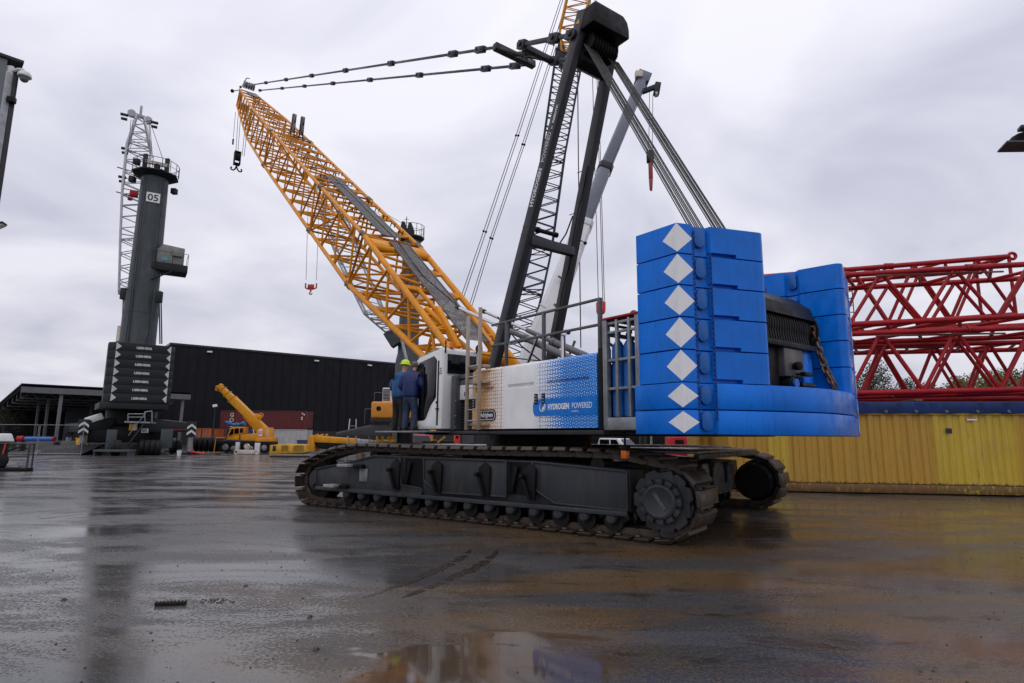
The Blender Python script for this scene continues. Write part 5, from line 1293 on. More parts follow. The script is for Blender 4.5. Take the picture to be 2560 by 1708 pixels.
# chassis, supports and wheels
b_ = MB(); b_.lathe((0, 0, 1.6), (0, 0, 1), [(0, 2.3), (.8, 2.3), (1.1, 1.9), (2.4, 1.9)], 28); b_.build('pedestal', BLACK, hc5)
b_ = MB(); b_.ext([hx(x, y, 1.0) for x, y in ((-3.2, -2.2), (3.2, -2.2), (3.2, 2.2), (-3.2, 2.2))], (0, 0, 1.1)); b_.build('chassis', BLACK, hc5, .05)
STRIPE = mat('chevron_white', (.6, .6, .6), .5)
def support(px, D, arm_z, cp):
    f = h5(px, 1128, D); f.z = 0
    b_ = MB(); b_.bar(V((0, 0, 2.7)), f + V((0, 0, arm_z)), 1.0, 1.5, w2=.7, h2=.8); b_.build('outrigger_beam', TOWD, hc5, .05)
    b_ = MB(); b_.bar(f + V((0, 0, arm_z - .85)), f + V((0, 0, arm_z + .5)), .75, .75, nrm5); so_ = b_.build('support_head', TOWD, hc5, .03)
    b_ = MB(); b_.tube(f + V((0, 0, .15)), f + V((0, 0, arm_z - .8)), .24, n=14); b_.build('support_cylinder', STEEL, hc5)
    b_ = MB(); b_.lathe(f, (0, 0, 1), [(0, .75), (.12, .75), (.25, .3)], 18); b_.build('support_pad', BLACK, hc5)
    if cp:
        for k in range(2):
            z = arm_z - .72 + .52 * k; b_ = MB(); P = [(-.36, 0), (0, .3), (.36, 0), (.36, .22), (0, .52), (-.36, .22)]
            b_.ext([f + ex5 * a + nrm5 * .385 + V((0, 0, z + c)) for a, c in P], nrm5 * .02); b_.build('chevron', STRIPE, so_)
support(203, 53, 2.5, True); support(473, 54.5, 2.4, True); support(168, 62, 2.3, False); support(430, 64, 2.3, False)
f = h5(232, 1052, 53); b_ = MB(); b_.bar(h5(214, 1053, 53), h5(256, 1040, 54), .35, .55); b_.build('white_beam', WPAINT, hc5, .04)
wl = MB(); wl.lathe((0, 0, 0), (1, 0, 0), [(-.22, .40), (-.20, .60), (-.1, .65), (.1, .65), (.20, .60), (.22, .40)], 20); WLM = wl.mesh('wheel')
for px, D in ((232, 58), (245, 58), (258, 58), (285, 50.5), (293, 50.5), (352, 52), (366, 52), (380, 52), (393, 52), (352, 55), (380, 55), (430, 56), (445, 56)):
    f = h5(px, 1130, D); link('wheel', WLM, RUBBER, hc5, mtx=M.Translation((f.x, f.y, .64)) @ M.Rotation(R(38 if px != 285 else 30), 4, 'Z'))
b_ = MB(); b_.bar(h5(318, 1116, 51.5), h5(362, 1058, 52), .9, .12); b_.build('stair', DGREY, hc5)
b_ = MB()
for e in (-.4, .4):
    o_ = nrm5 * e; b_.tube(h5(318, 1116, 51.5) + o_ + V((0, 0, .9)), h5(362, 1058, 52) + o_ + V((0, 0, .9)), .03, n=5)
b_.path([h5(362, 1058, 52) + V((0, 0, .1)), h5(362, 1030, 52), h5(380, 1028, 52), h5(380, 1058, 52)], .04, 5); b_.path([h5(320, 1052, 52), h5(320, 1035, 52), h5(362, 1035, 52)], .035, 5); b_.tube(h5(320, 1043, 52), h5(362, 1043, 52), .03, n=5); b_.bar(h5(320, 1055, 52), h5(382, 1057, 52), 1.0, .12); b_.build('stair_rail', STEEL, hc5)
q = h5(362, 1077, 52.2); b_ = MB(); b_.bar(q - ex5 * .26, q + ex5 * .26, .04, .36); nb_ = b_.build('number_plate', WHITE, hc5); text('number_lettering', '05', .36, q + nrm5 * .03 + V((0, 0, -.13)), ex5, (0, 0, 1), PRB, nb_, .004, .01, ax='CENTER')
for px, py, D, w_, h_, m in ((279, 1093, 51, .6, .62, TOWER), (416, 1096, 53, .75, .8, TOWER), (333, 1068, 52.5, .5, .3, CAT), (338, 1067, 52.3, .2, .32, WHITE)):
    q = h5(px, py, D); b_ = MB(); b_.bar(q - V((0, 0, h_ / 1)), q + V((0, 0, h_ / 1)), w_ * 1.2, w_, nrm5); b_.build('control_box', m, hc5, .02)
b_ = MB()
for k in range(5): q = h5(430 + 8 * k, 1074, 53.6); b_.bar(q - ex5 * .08, q + ex5 * .08, .03, .1)
b_.build('marker_strip', REDP, hc5)

# ------------------------------------------------------------------ second harbour crane, behind the yellow boom
S0 = at(1012, 1120, 83); S0.z = 0
s2 = thing('harbour_crane', 'grey harbour crane tower with white lattice boom behind the yellow boom', 'crane', S0, 0)
def h6(px, py, D): return at(px, py, D) - S0
zt6 = h6(1030, 600, 83).z
b_ = MB(); b_.lathe((0, 0, 0), (0, 0, 1), [(0, 1.75), (12, 1.7), (13.2, 1.45), (zt6, 1.25)], 28); b_.build('tower', TOWER, s2)
b_ = MB(); b_.lathe((0, 0, zt6 - .3), (0, 0, 1), [(0, 1.3), (.4, 1.75), (.6, 1.75)], 10); b_.build('top_platform', TOWD, s2)
b_ = MB()
for k in range(12):
    a = 2 * math.pi * k / 12; p = V((1.7 * math.cos(a), 1.7 * math.sin(a), zt6 + .3)); a2 = a + math.pi / 6; q = V((1.7 * math.cos(a2), 1.7 * math.sin(a2), zt6 + .3)); b_.tube(p, p + V((0, 0, 1.7)), .04, n=5); b_.tube(p + V((0, 0, 1.7)), q + V((0, 0, 1.7)), .04, n=5); b_.tube(p + V((0, 0, .9)), q + V((0, 0, .9)), .03, n=5)
b_.build('platform_rail', TOWD, s2)
for px, py in ((1008, 577), (1025, 580)):
    p = h6(px, py, 83); b_ = MB(); b_.ext([p + V((a, -.4, c)) for a, c in ((-.7, -2), (.7, -2), (.6, .2), (.2, 1.3), (-.2, 1.3))], (0, .8, 0)); b_.build('sheave_fin', TOWD, s2, .05)
p = h6(1016, 565, 83); b_ = MB(); b_.tube(p - V((0, 0, 1)), p + V((0, 0, 1.4)), .05); b_.tube(p + V((-.3, 0, 1.0)), p + V((.3, 0, 1.0)), .04); b_.build('antenna', TOWD, s2)
p = h6(1042, 743, 83); b_ = MB(); b_.bar(p - V((.9, 0, 0)), p + V((.9, 0, 0)), 2, 1.6); b_.build('driver_cab', CREAM, s2, .05)
p = h6(982, 836, 82); b_ = MB(); b_.bar(p - V((.6, 0, 1)), p + V((1.2, 0, .2)), 1.5, 2.2); b_.build('boom_pivot', TOWER, s2, .06)
b_ = MB(); b_.tube(h6(1000, 830, 81), h6(1020, 915, 81.5), .22, n=8); b_.tube(h6(1070, 880, 81), h6(1052, 960, 81), .2, n=8); b_.build('brace', TOWL, s2)
def q5(px, py, D, wd):
    p = h6(px, py, D); return [p + V((-wd / 2, -wd / 2, 0)), p + V((wd / 2, -wd / 2, 0)), p + V((wd / 2, wd / 2, 0)), p + V((-wd / 2, wd / 2, 0))]
st = [q5(976, 832, 82, 1.2), q5(940, 790, 80, 2.6), q5(880, 660, 79, 3.0), q5(835, 540, 78, 3.0), q5(803, 455, 78, 1.2)]
for A, Bq in zip(st, st[1:]):
    sn = bpy.data.objects.new('boom_section', None); C.objects.link(sn); sn.parent = s2
    for i in range(4): b_ = MB(); b_.tube(A[i], Bq[i], .13, n=8); b_.build('chord', TOWL, sn)
    b_ = MB(); b_.lattice(A, Bq, 4, .06); b_.build('lacing', TOWL, sn)
for px in (799, 812):
    p = h6(px, 452, 78); b_ = MB(); b_.lathe(p, (1, 0, 0), [(-.25, .75), (.25, .75)], 16); b_.build('head_sheave', TOWER, s2)
for p_, q_ in ((h6(772, 455, 78), h6(765, 700, 78)), (h6(800, 455, 78), h6(791, 700, 78)), (h6(806, 450, 78), h6(1008, 572, 83)), (h6(812, 445, 78), h6(1025, 570, 83))):
    b_ = MB(); b_.tube(p_, q_, .03, n=5); b_.build('hoist_rope', ROPE, s2)
p = at(777, 722, 78); hk2 = thing('spreader_hook', 'small red spreader beam with hook hanging on two ropes, left of the boom', 'hook', p, 0); hk2.scale = (.58, .58, .58)
HKR = mat('hook_red', (.42, .045, .015), .45, var=.15)
b_ = MB(); b_.bar((-.7, 0, .55), (.7, 0, .55), .5, .9); b_.build('hook_body', HKR, hk2, .06)
b_ = MB(); b_.path([(-1.25, 0, 1.3), (-1.25, 0, .2), (-.5, 0, -.1), (.5, 0, -.1), (1.25, 0, .2), (1.25, 0, 1.3)], .17, 8); b_.build('yoke', HKR, hk2)
b_ = MB(); b_.tube((0, 0, .1), (0, 0, -.7), .2, n=8); b_.path([(0, 0, -.7), (-.3, 0, -1.0), (-.15, 0, -1.35), (.2, 0, -1.35), (.35, 0, -1.0)], .13, 8); b_.build('hook', HKR, hk2)

# ------------------------------------------------------------------ dark lattice crane with yellow jib behind the gantry
K0 = at(1300, 1140, 50); K0.z = 0
k3 = thing('lattice_crane', 'dark blue lattice boom crane with yellow luffing jib behind the gantry', 'crane', K0, 0)
def h7(px, py, D=50): return at(px, py, D) - K0
def q6(l, r, D=50, dy=1.9): a, c = h7(*l, D), h7(*r, D); return [a, c, c + V((0, dy, 0)), a + V((0, dy, 0))]
st = [q6((1256, 900), (1312, 905)), q6((1302, 724), (1358, 724)), q6((1328, 621), (1380, 621)), q6((1354, 383), (1413, 383)), q6((1392, 120), (1456, 150))]
for k, (A, Bq) in enumerate(zip(st, st[1:])):
    sn = bpy.data.objects.new('boom_section', None); C.objects.link(sn); sn.parent = k3
    for i in range(4): b_ = MB(); b_.tube(A[i], Bq[i], .095, n=8); b_.build('chord', LATD, sn)
    b_ = MB(); b_.lattice(A, Bq, (5, 3, 7, 8)[k], .045, x=True); b_.build('lacing', LATD, sn)
st = [q6((1404, 128), (1414, 130), 50, .6), q6((1399, 70), (1447, 72), 50), q6((1416, -4), (1474, -4), 50), q6((1470, -260), (1530, -260), 50)]
for k, (A, Bq) in enumerate(zip(st, st[1:])):
    sn = bpy.data.objects.new('jib_section', None); C.objects.link(sn); sn.parent = k3
    for i in range(4): b_ = MB(); b_.tube(A[i], Bq[i], .09, n=8); b_.build('chord', YELB, sn)
    b_ = MB(); b_.lattice(A, Bq, (3, 3, 9)[k], .045); b_.build('lacing', YELB, sn)
b_ = MB(); b_.ext([h7(x, y) for x, y in ((1392, 120), (1402, 86), (1416, 130), (1408, 150))], (0, 1.9, 0)); b_.build('jib_pivot', LATD, k3, .03)
for pts in (((1403, -6), (1290, 339), (1209, 578), (1150, 750)), ((1409, -6), (1296, 339), (1215, 580), (1156, 752)), ((1386, 112), (1306, 361), (1226, 595), (1171, 772)), ((1391, 114), (1311, 362), (1231, 597), (1177, 774)), ((1418, -6), (1384, 110), (1384, 112))):
    b_ = MB(); P = [h7(*p) for p in pts]; b_.path(P, .035, 5); b_.build('pendant_rope', ROPE, k3)
    for p in P[1:3]: b_ = MB(); b_.ball(p, .11, 5); b_.build('rope_clamp', BLACK, k3)
for pts, r in ((((1443.6, 145), (1446, 400), (1452, 870)), .05), (((1476, -10), (1496, 752)), .032), (((1487, -10), (1507, 752)), .032), (((1490, -10), (1511, 752)), .032)):
    b_ = MB(); b_.path([h7(*p, 49) for p in pts], r, 5); b_.build('hoist_rope', ROPE, k3)
b_ = MB(); b_.box(-3, 4.5, -1.5, 3.5, 1.2, 3.6); b_.build('superstructure', YELB, k3, .06)
b_ = MB(); b_.box(-3.5, 4.5, -2.5, -1.4, 0, 1.15); b_.box(-3.5, 4.5, 3.2, 4.3, 0, 1.15); b_.build('crawlers', BLACK, k3, .2)
p = at(1502, 770, 49); hk3 = thing('hook_block', 'red hook block hanging behind the end of the guard rail', 'hook block', p, 0)
b_ = MB(); b_.ext([(x, -.25, z) for x, z in ((-.36, -.3), (-.28, -.5), (.28, -.5), (.36, -.3), (.38, .45), (.25, .55), (-.25, .55), (-.38, .45))], (0, .5, 0)); b_.build('block', REDB, hk3, .04)
b_ = MB(); b_.path([(0, 0, -.5), (0, 0, -.75), (-.2, 0, -.95), (0, 0, -1.15), (.2, 0, -1.0)], .08, 8); b_.build('hook', REDB, hk3)

# ------------------------------------------------------------------ telescopic crane behind
T0_ = at(1310, 1140, 37); T0_.z = 0
tc_ = thing('telescopic_crane', 'telescopic crane with white base section and grey inner booms behind the gantry', 'crane', T0_, 0)
def h8(px, py, D): return at(px, py, D) - T0_
def octbar(name, p, q, w0, w1, m):
    p, q = V(p), V(q); d = (q - p).normalized(); a = d.cross(V((0, 1, 0))).normalized(); c = a.cross(d); b_ = MB(); vs_ = []
    prof = [(-.5, .35), (-.5, -.2), (-.36, -.5), (.36, -.5), (.5, -.2), (.5, .35), (.36, .5), (-.36, .5)]
    for e, w_ in ((p, w0), (q, w1)): vs_ += [e + a * x * w_ + c * y * w_ * 1.15 for x, y in prof]
    b_.add(vs_, [tuple(range(8)), tuple(range(15, 7, -1))] + [(i, (i + 1) % 8, 8 + (i + 1) % 8, 8 + i) for i in range(8)])
    return b_.build(name, m, tc_, .03)
bp_ = [h8(1292, 1000, 36), h8(1460, 558, 37.5), h8(1514, 418, 38), h8(1606, 200, 39)]
octbar('boom_base', bp_[0], bp_[1], 1.75, 1.12, TELW); octbar('boom_stage', bp_[1], bp_[2], .92, .90, TELG); octbar('boom_stage', bp_[2], bp_[3], .80, .76, TELG)
for p, q, w_, m in ((bp_[1], bp_[0], 1.22, TELW), (bp_[2], bp_[1], 1.02, DGREY)):
    d = (V(q) - V(p)).normalized(); octbar('collar', p - d * .1, p + d * .35, w_, w_, m)
d = (bp_[3] - bp_[2]).normalized()
b_ = MB(); b_.bar(bp_[3] - d * .3, bp_[3] + d * .45, .95, .9, (0, 1, 0)); b_.build('boom_head', TELG, tc_, .04)
b_ = MB(); b_.box(-.25, .25, -.2, .2, -.2, .25); o = b_.build('head_lamp', CREAM, tc_, .02); o.location = h8(1597, 188, 38.6)
b_ = MB(); b_.bar(h8(1606, 230, 38.8), h8(1645, 215, 38.8), .3, .3); b_.build('head_arm', LATD, tc_, .02); b_ = MB(); b_.bar(h8(1645, 208, 38.8), h8(1640, 238, 38.8), .35, .4); b_.build('sheave_holder', LATD, tc_, .02); b_ = MB(); b_.path([h8(1604, 182, 38.8), h8(1610, 176, 38.8), h8(1612, 186, 38.8)], .03); b_.build('lamp_hoop', LATD, tc_)
b_ = MB(); b_.lathe(h8(1640, 236, 38.8), (1, 0, 0), [(-.08, .2), (.08, .2)], 14); b_.build('head_sheave', CREAM, tc_)
for a_, c_ in ((h8(1624, 228, 38.8), h8(1622, 372, 38.8)), (h8(1632, 240, 38.8), h8(1631, 372, 38.8)), (h8(1585, 225, 38.8), h8(1335, 800, 37))):
    b_ = MB(); b_.tube(a_, c_, .02, n=5); b_.build('hoist_rope', ROPE, tc_)
for px, py in ((1395, 690), (1355, 800), (1350, 760), (1385, 760)):
    p = h8(px, py, 35.9); b_ = MB(); b_.bar(p, p + V((.35, 0, -.25)), .12, .12); b_.build('boom_bracket', TELW if px < 1380 else RAIL, tc_, .02)
b_ = MB(); b_.path([h8(1432, 540, 36.4), h8(1415, 585, 36.6), h8(1395, 615, 36.8)], .05); b_.ball(h8(1463, 608, 36.4), .12, 6); b_.tube(h8(1463, 608, 36.4), h8(1450, 600, 36.4), .03); b_.build('boom_fitting', BLACK, tc_)
b_ = MB(); b_.box(-2.5, 3.5, -1.3, 1.3, .5, 2.4); b_.build('carrier', DGREY, tc_, .1)
p = at(1627, 440, 38.8); hk4 = thing('hook_block', 'slim dark hook block with long red hook below the grey telescopic boom', 'hook block', p, 0)
b_ = MB(); b_.box(-.24, .24, -.15, .15, .95, 1.85); b_.build('block', BLACK, hk4, .05)
b_ = MB(); b_.box(-.13, .13, -.12, .12, -.2, .95); b_.ext([(-.10, -.1, -1.0), (.06, -.1, -1.1), (.13, -.1, -.2), (-.13, -.1, -.2)], (0, .2, 0)); b_.build('red_hook', mat('dull_red', (.26, .03, .025), .5), hk4, .03)

# ------------------------------------------------------------------ yellow mobile crane in the yard
KM = 61 / 1500 / 6.912
mc0 = at(480 + 1000 / 6.912, 1130, 61); mc0.z = 0
mc = thing('mobile_crane', 'small yellow telescopic mobile crane parked in front of the red container', 'crane', mc0, R(4))
def mp_(x, y, d=0): return V(((x - 1000) * KM, d, (1322 - y) * KM))
def mprism(name, pts, y0, y1, m, parent=mc, bev=.03):
    b_ = MB(); b_.ext([mp_(x, y, y0) for x, y in pts], (0, y1 - y0, 0)); return b_.build(name, m, parent, bev)
mprism('upper_body', ((655, 1105), (660, 1045), (850, 1000), (1000, 1010), (1130, 990), (1210, 905), (1320, 895), (1345, 1050), (1345, 1110), (1060, 1118)), -.9, .9, YELB)
mprism('counterweight', ((1150, 1075), (1240, 1055), (1390, 1058), (1390, 1132), (1130, 1130)), -1.15, 1.15, ORANGE)
cbm = mprism('cab', ((664, 1062), (712, 905), (745, 890), (942, 888), (942, 1000), (850, 1012)), -.95, .1, YELB)
mprism('window', ((690, 1040), (728, 925), (765, 920), (765, 1012)), -.97, -.94, GLASS, cbm, 0); mprism('window', ((778, 1005), (778, 915), (850, 912), (850, 998)), -.97, -.94, GLASS, cbm, 0); mprism('window', ((866, 990), (866, 912), (925, 910), (925, 985)), -.97, -.94, GLASS, cbm, 0)
piv, tipm = (1245, 965), (398, 188)
def along(f): return (piv[0] + (tipm[0] - piv[0]) * f, piv[1] + (tipm[1] - piv[1]) * f)
for nm, f0, f1, w_ in (('boom_base', -.02, .70, .92), ('boom_stage', .70, .81, .78), ('boom_stage', .81, .91, .68), ('boom_stage', .91, 1.0, .6)):
    b_ = MB(); b_.bar(mp_(*along(f0), 0), mp_(*along(f1), 0), w_ * .8, w_, (0, 1, 0)); o = b_.build(nm, YELB, mc, .06)
    if nm == 'boom_stage': b_ = MB(); c = mp_(*along(f0)); e = mp_(*along(f0 + .012)); b_.bar(c, e, w_ * .8 + .22, w_ + .2, (0, 1, 0)); b_.build('collar', YELB, mc, .03)
b_ = MB(); c = mp_(385, 215); b_.lathe(c - V((0, .15, 0)), (0, 1, 0), [(0, .2), (.3, .2)], 14); b_.lathe(mp_(370, 255) - V((0, .1, 0)), (0, 1, 0), [(0, .15), (.2, .15)], 14); b_.build('head_sheave', YELB, mc)
b_ = MB(); b_.bar(mp_(420, 165), mp_(470, 190), .3, .2); b_.build('tip_bracket', YELB, mc, .02)
b_ = MB(); b_.tube(mp_(1010, 820, -.2), mp_(1060, 1000, -.2), .09, n=10); b_.build('luffing_rod', CHROME, mc)
b_ = MB(); b_.tube(mp_(880, 700, -.2), mp_(1130, 960, -.2), .22, n=12); b_.build('luffing_cylinder', YELB, mc)
b_ = MB(); b_.torus(mp_(1150, 690, -.2), (0, 1, 0), .22, .05, 16, 6); b_.bar(mp_(1040, 690), mp_(1150, 720), .5, .4); b_.build('hose_drum', YELB, mc, .03)
b_ = MB(); a_, c_ = mp_(*along(.36), -.40), mp_(*along(.52), -.40); e_ = (a_ - c_).normalized(); text('boom_lettering', 'ADRIGHEM', .3, c_ + V((0, -.01, -.1)), e_, V((-e_.z, 0, e_.x)) if False else V((-e_.z, 0, e_.x)), PRB, mc, .01, .01)
for x0 in (1180, 1318):
    wd = 68 if x0 == 1180 else 24
    sp_ = mprism('stripe_board', ((x0, 920), (x0 + wd, 920), (x0 + wd, 1040), (x0, 1040)), -1.17, -1.14, WHITE, mc, 0)
    for k in range(4):
        y = 1040 - 36 * k
        mprism('red_stripe', ((x0 + 2, y), (x0 + 2, y - 16), (x0 + wd - 2, y - 16 - wd * .75), (x0 + wd - 2, y - wd * .75)) if y - 16 - wd * .75 > 905 else ((x0 + 2, y), (x0 + 2, y - 14), (x0 + 20, y - 26), (x0 + 20, y - 14)), -1.18, -1.171, REDB, sp_, 0)
for k in range(3):
    mprism('vent', ((858, 1022 + 30 * k), (882, 1022 + 30 * k), (882, 1040 + 30 * k), (858, 1040 + 30 * k)), -.915, -.89, BLACK, mc, 0)
mprism('carrier_frame', ((560, 1128), (1400, 1128), (1400, 1215), (760, 1240), (560, 1200)), -1.1, 1.1, BLACK)
mprism('carrier_nose', ((500, 1120), (640, 1120), (640, 1180), (505, 1200)), -1.2, 1.2, BLACK)
b_ = MB(); b_.path([mp_(490, 1310, -1.2), mp_(505, 1075, -1.2), mp_(650, 1070, -1.2)], .04); b_.build('guard_bar', ORANGE, mc)
eng = mprism('engine_hood', ((1392, 1188), (1560, 1170), (1978, 1172), (1982, 1305), (1390, 1326)), -1.25, 1.1, CAT)
for x0, x1 in ((1580, 1695), (1775, 1945)):
    g_ = mprism('hood_grille', ((x0, 1195), (x1, 1192), (x1, 1282), (x0, 1288)), -1.275, -1.252, BLACK, eng, 0)
    for k in range(6): y = 1200 + 15 * k; mprism('grille_slat', ((x0, y), (x1, y - 1), (x1, y + 6), (x0, y + 7)), -1.30, -1.277, CAT, g_, 0)
mprism('hood_hatch', ((1440, 1200), (1495, 1196), (1495, 1280), (1440, 1290)), -1.275, -1.252, DGREY, eng, .01)
for x0, x1, y0, y1 in ((835, 898, 1142, 1278), (1146, 1230, 1150, 1330)): mprism('outrigger_box', ((x0, y0), (x1, y0), (x1, y1), (x0, y1)), -1.32, -1.0, TELW)
for x, y, r in ((662, 1216, .60), (1075, 1262, .48), (1290, 1262, .55), (790, 1262, .48)):
    b_ = MB(); c = mp_(x, y, -1.1); c.z = r
    b_.lathe(c, (0, 1, 0), [(0, r * .62), (.02, r * .95), (.1, r), (.38, r), (.42, r * .8)], 22); wh = b_.build('wheel', RUBBER, mc)
    b_ = MB(); b_.lathe(c + V((0, .01, 0)), (0, -1, 0), [(0, r * .5), (.03, r * .48), (.04, r * .2), (.1, r * .16)], 16); b_.build('rim', STEEL, wh)
b_ = MB(); b_.box(-2.4, 5.6, -.9, .9, .35, .8); b_.build('underframe', BLACK, mc)
# light blue tarpaulin bundle above the cab
tb = at(480 + 740 / 6.912, 940 + 840 / 6.912, 63); tbt = thing('tarpaulin', 'crumpled light blue tarpaulin strung above the yellow crane cab', 'tarpaulin', tb, 0)
b_ = MB(); P = [V((-1.0 + .25 * k, 0, .25 - .32 * math.sin(math.pi * k / 9) + .05 * (k % 2))) for k in range(9)]
for k, (a_, c_) in enumerate(zip(P, P[1:])): b_.tube(a_, c_, .12 + .05 * (k % 3), .14 + .05 * ((k + 1) % 3), 8)
b_.build('bundle', TARPL, tbt)
b_ = MB(); b_.tube((-1.0, .0, .25), (-1.0, 0, -4.2), .04); b_.tube((1.0, .0, .25), (1.0, 0, -4.2), .04); b_.build('pole', DGREY, tbt)

# ------------------------------------------------------------------ shipping containers
RUSTRED = mat('container_rust_red', (.115, .012, .013), .5, var=.2, dirt=.4, dcol=(.05, .012, .01))
OCON = mat('container_orange', (.42, .095, .018), .5, dirt=.4); BCON = mat('container_blue', (.010, .045, .16), .5, dirt=.4); WCON = mat('container_white', (.42, .43, .42), .5, dirt=.4, dcol=(.2, .17, .13))
p = at(545, 1118, 86); rc = container('container', 'rust red container stacked on top of the white and blue ones', V((p.x, 86, 2.6)), R(-1), 12.4, RUSTRED)
for i, ch in enumerate('GOLD'): text('side_lettering', ch, .78, V((1.62, .02, 1.72 - .72 * i)), (1, 0, 0), (0, 0, 1), CREAM, rc, .02, .02, ax='CENTER')
for x, z in ((11.6, 2.15), (11.85, 2.0), (11.55, 1.6), (11.56, 1.35)):
    b_ = MB(); b_.box(x, x + .2, .0, .02, z, z + .16); b_.build('code_lettering', WHITE, rc)
p = at(676, 1118, 85.8); container('container', 'white container beneath the right end of the red one', V((p.x, 85.8, 0)), R(-1), 5.0, WCON, pitch=.62)
p = at(526, 1118, 84); container('container', 'dark blue container beneath the left end of the red one', V((p.x, 84, 0)), R(-2), 6.06, BCON)
p = at(479, 1118, 80); oc = container('container', 'orange container showing its doors, left of the blue one', V((p.x, 80, 0)), R(-3), 2.4, OCON, W=6.0)
for x in (.5, 1.0, 1.4, 1.9): b_ = MB(); b_.tube((x, -.03, .2), (x, -.03, 2.4), .03, n=6); b_.build('door_bar', STEEL, oc)
b_ = MB(); b_.box(1.18, 1.22, -.03, .03, .15, 2.5); b_.build('door_gap', BLACK, oc)
for x, z, m in ((.5, 1.1, WHITE), (1.45, 1.2, BLACK), (1.9, 1.0, BLACK), (1.5, .8, BLACK)): b_ = MB(); b_.box(x, x + .35, -.05, -.02, z, z + .2); b_.build('placard', m, oc)
p = at(455, 1115, 78); lp = thing('yard_lamp', 'thin lamp mast with white lamp left of the red container', 'lamp post', V((at(531, 1100, 80).x, 80, 0)), 0)
b_ = MB(); b_.tube((0, 0, 0), (0, 0, 5.4), .12, .08); b_.build('mast', DGREY, lp); b_ = MB(); b_.bar((-.25, -.1, 5.5), (.25, -.1, 5.6), .3, .35); b_.build('lamp_head', WHITE, lp, .03)

# ------------------------------------------------------------------ tyres, boxes and clutter
ty = MB(); ty.lathe((-.24, 0, 0), (1, 0, 0), [(0, .38), (.02, .66), (.10, .76), (.38, .76), (.46, .66), (.48, .38), (.44, .36), (.04, .36)], 24); TYM = ty.mesh('tyre')
NTH = ('leftmost', 'second', 'third', 'fourth', 'fifth', 'rightmost')
for k in range(6):
    p = at(488 + 12.5 * k, 1128, 63 - .5 * k); tag(link('tyre', TYM, RUBBER, None, mtx=M.Translation((p.x, p.y, .78)) @ M.Rotation(R(24 + 3 * (k % 2)), 4, 'Z') @ M.Rotation(R(-9), 4, 'Y')), f'{NTH[k]} tyre of the leaning row of black tyres', 'tyre', 'row of big tyres')
def simple(name, label, cat, px, D, parts, rz=0, group=None, z=0):
    p = at(px, 1120, D); t = thing(name, label, cat, V((p.x, p.y, z)), R(rz), group)
    for nm, m, bx, bv in parts:
        b_ = MB(); b_.box(*bx) if not callable(bx) else bx(b_); b_.build(nm, m, t, bv)
    return t
simple('bucket', 'small white bucket on the wet ground near the tyres', 'bucket', 449, 52, [('shell', WHITE, lambda b: b.lathe((0, 0, 0), (0, 0, 1), [(0, .15), (.36, .19), (.38, .20), (.40, .18)], 16), 0), ('handle', STEEL, lambda b: b.path([(-.19, 0, .38), (-.1, 0, .5), (.1, 0, .5), (.19, 0, .38)], .012), 0)])
simple('timber_pallet', 'low stack of timber planks beside the red scrap', 'timber', 512, 55, [('plank', MATS['old_timber'], (-1.6, 1.5, -.5, -.3, .12, .22), .01), ('plank', MATS['old_timber'], (-1.5, 1.6, -.1, .12, .12, .22), .01), ('plank', MATS['old_timber'], (-1.6, 1.6, .3, .5, .12, .22), .01), ('block', MATS['old_timber'], (-1.2, -.9, -.5, .5, 0, .115), .01), ('block', MATS['old_timber'], (.9, 1.2, -.5, .5, 0, .115), .01)])
simple('red_shackles', 'heap of red rigging shackles on the wet ground', 'shackles', 490, 54, [('shackle', REDB, lambda b, k=k: b.torus((-.4 + .3 * k, .05 * k, .14), (.3, .5 - .2 * k, .6), .17, .05, 14, 6), 0) for k in range(4)] + [('bar', REDB, lambda b: b.bar((-.5, .1, .3), (.7, -.1, .08), .1, .1), .01)])
simple('lifting_beam', 'cream hook traverse with round eyes lying in front of the yellow crane', 'lifting beam', 617, 56, [('beam', CREAM, (-.75, .75, -.2, .2, .02, .4), .05), ('eye', CREAM, lambda b: b.torus((-.95, 0, .2), (0, 1, 0), .16, .07, 16, 8), 0), ('eye', CREAM, lambda b: b.torus((.95, 0, .2), (0, 1, 0), .16, .07, 16, 8), 0), ('hook', CREAM, lambda b: b.lathe((0, -.15, .75), (0, 1, 0), [(0, .22), (.3, .22)], 16), 0), ('neck', CREAM, (-.15, .15, -.1, .1, .38, .7), .03)])
simple('ground_mat', 'dark flat steel plates lying near the yellow crane', 'steel plate', 745, 50, [('plate', DGREY, (-1.9, 1.9, -1, 1, .01, .16), .02)])
simple('blue_drum', 'light blue plastic drum by the yellow boom end', 'drum', 771, 62, [('drum', TARPL, lambda b: b.lathe((0, 0, 0), (0, 0, 1), [(0, .28), (.05, .3), (.85, .3), (.9, .25)], 16), 0), ('rim', TARPL, lambda b: b.torus((0, 0, .45), (0, 0, 1), .3, .02, 18, 5), 0)])
simple('crate', 'dark blue crate standing at the foot of the white container', 'crate', 756, 76, [('body', BCON, (-.55, .55, -.5, .5, .05, 1.1), .03), ('lid', BCON, (-.6, .6, -.55, .55, 1.1, 1.2), .02)])
simple('waste_bin', 'yellow waste bin under the harbour crane support', 'bin', 213, 55, [('bin', CAT, lambda b: b.hexa([(-.45, -.4, .1), (.45, -.4, .1), (.45, .4, .1), (-.45, .4, .1), (-.6, -.5, 1.3), (.6, -.5, 1.3), (.6, .5, 1.3), (-.6, .5, 1.3)]), .03), ('lid', CAT, (-.63, .63, -.53, .53, 1.3, 1.38), .02)])
simple('orange_box', 'orange toolbox left of the yellow waste bin', 'toolbox', 184, 54, [('body', ORANGE, (-.5, .5, -.35, .35, .05, .62), .03), ('lid', ORANGE, (-.53, .53, -.38, .38, .62, .74), .03)])
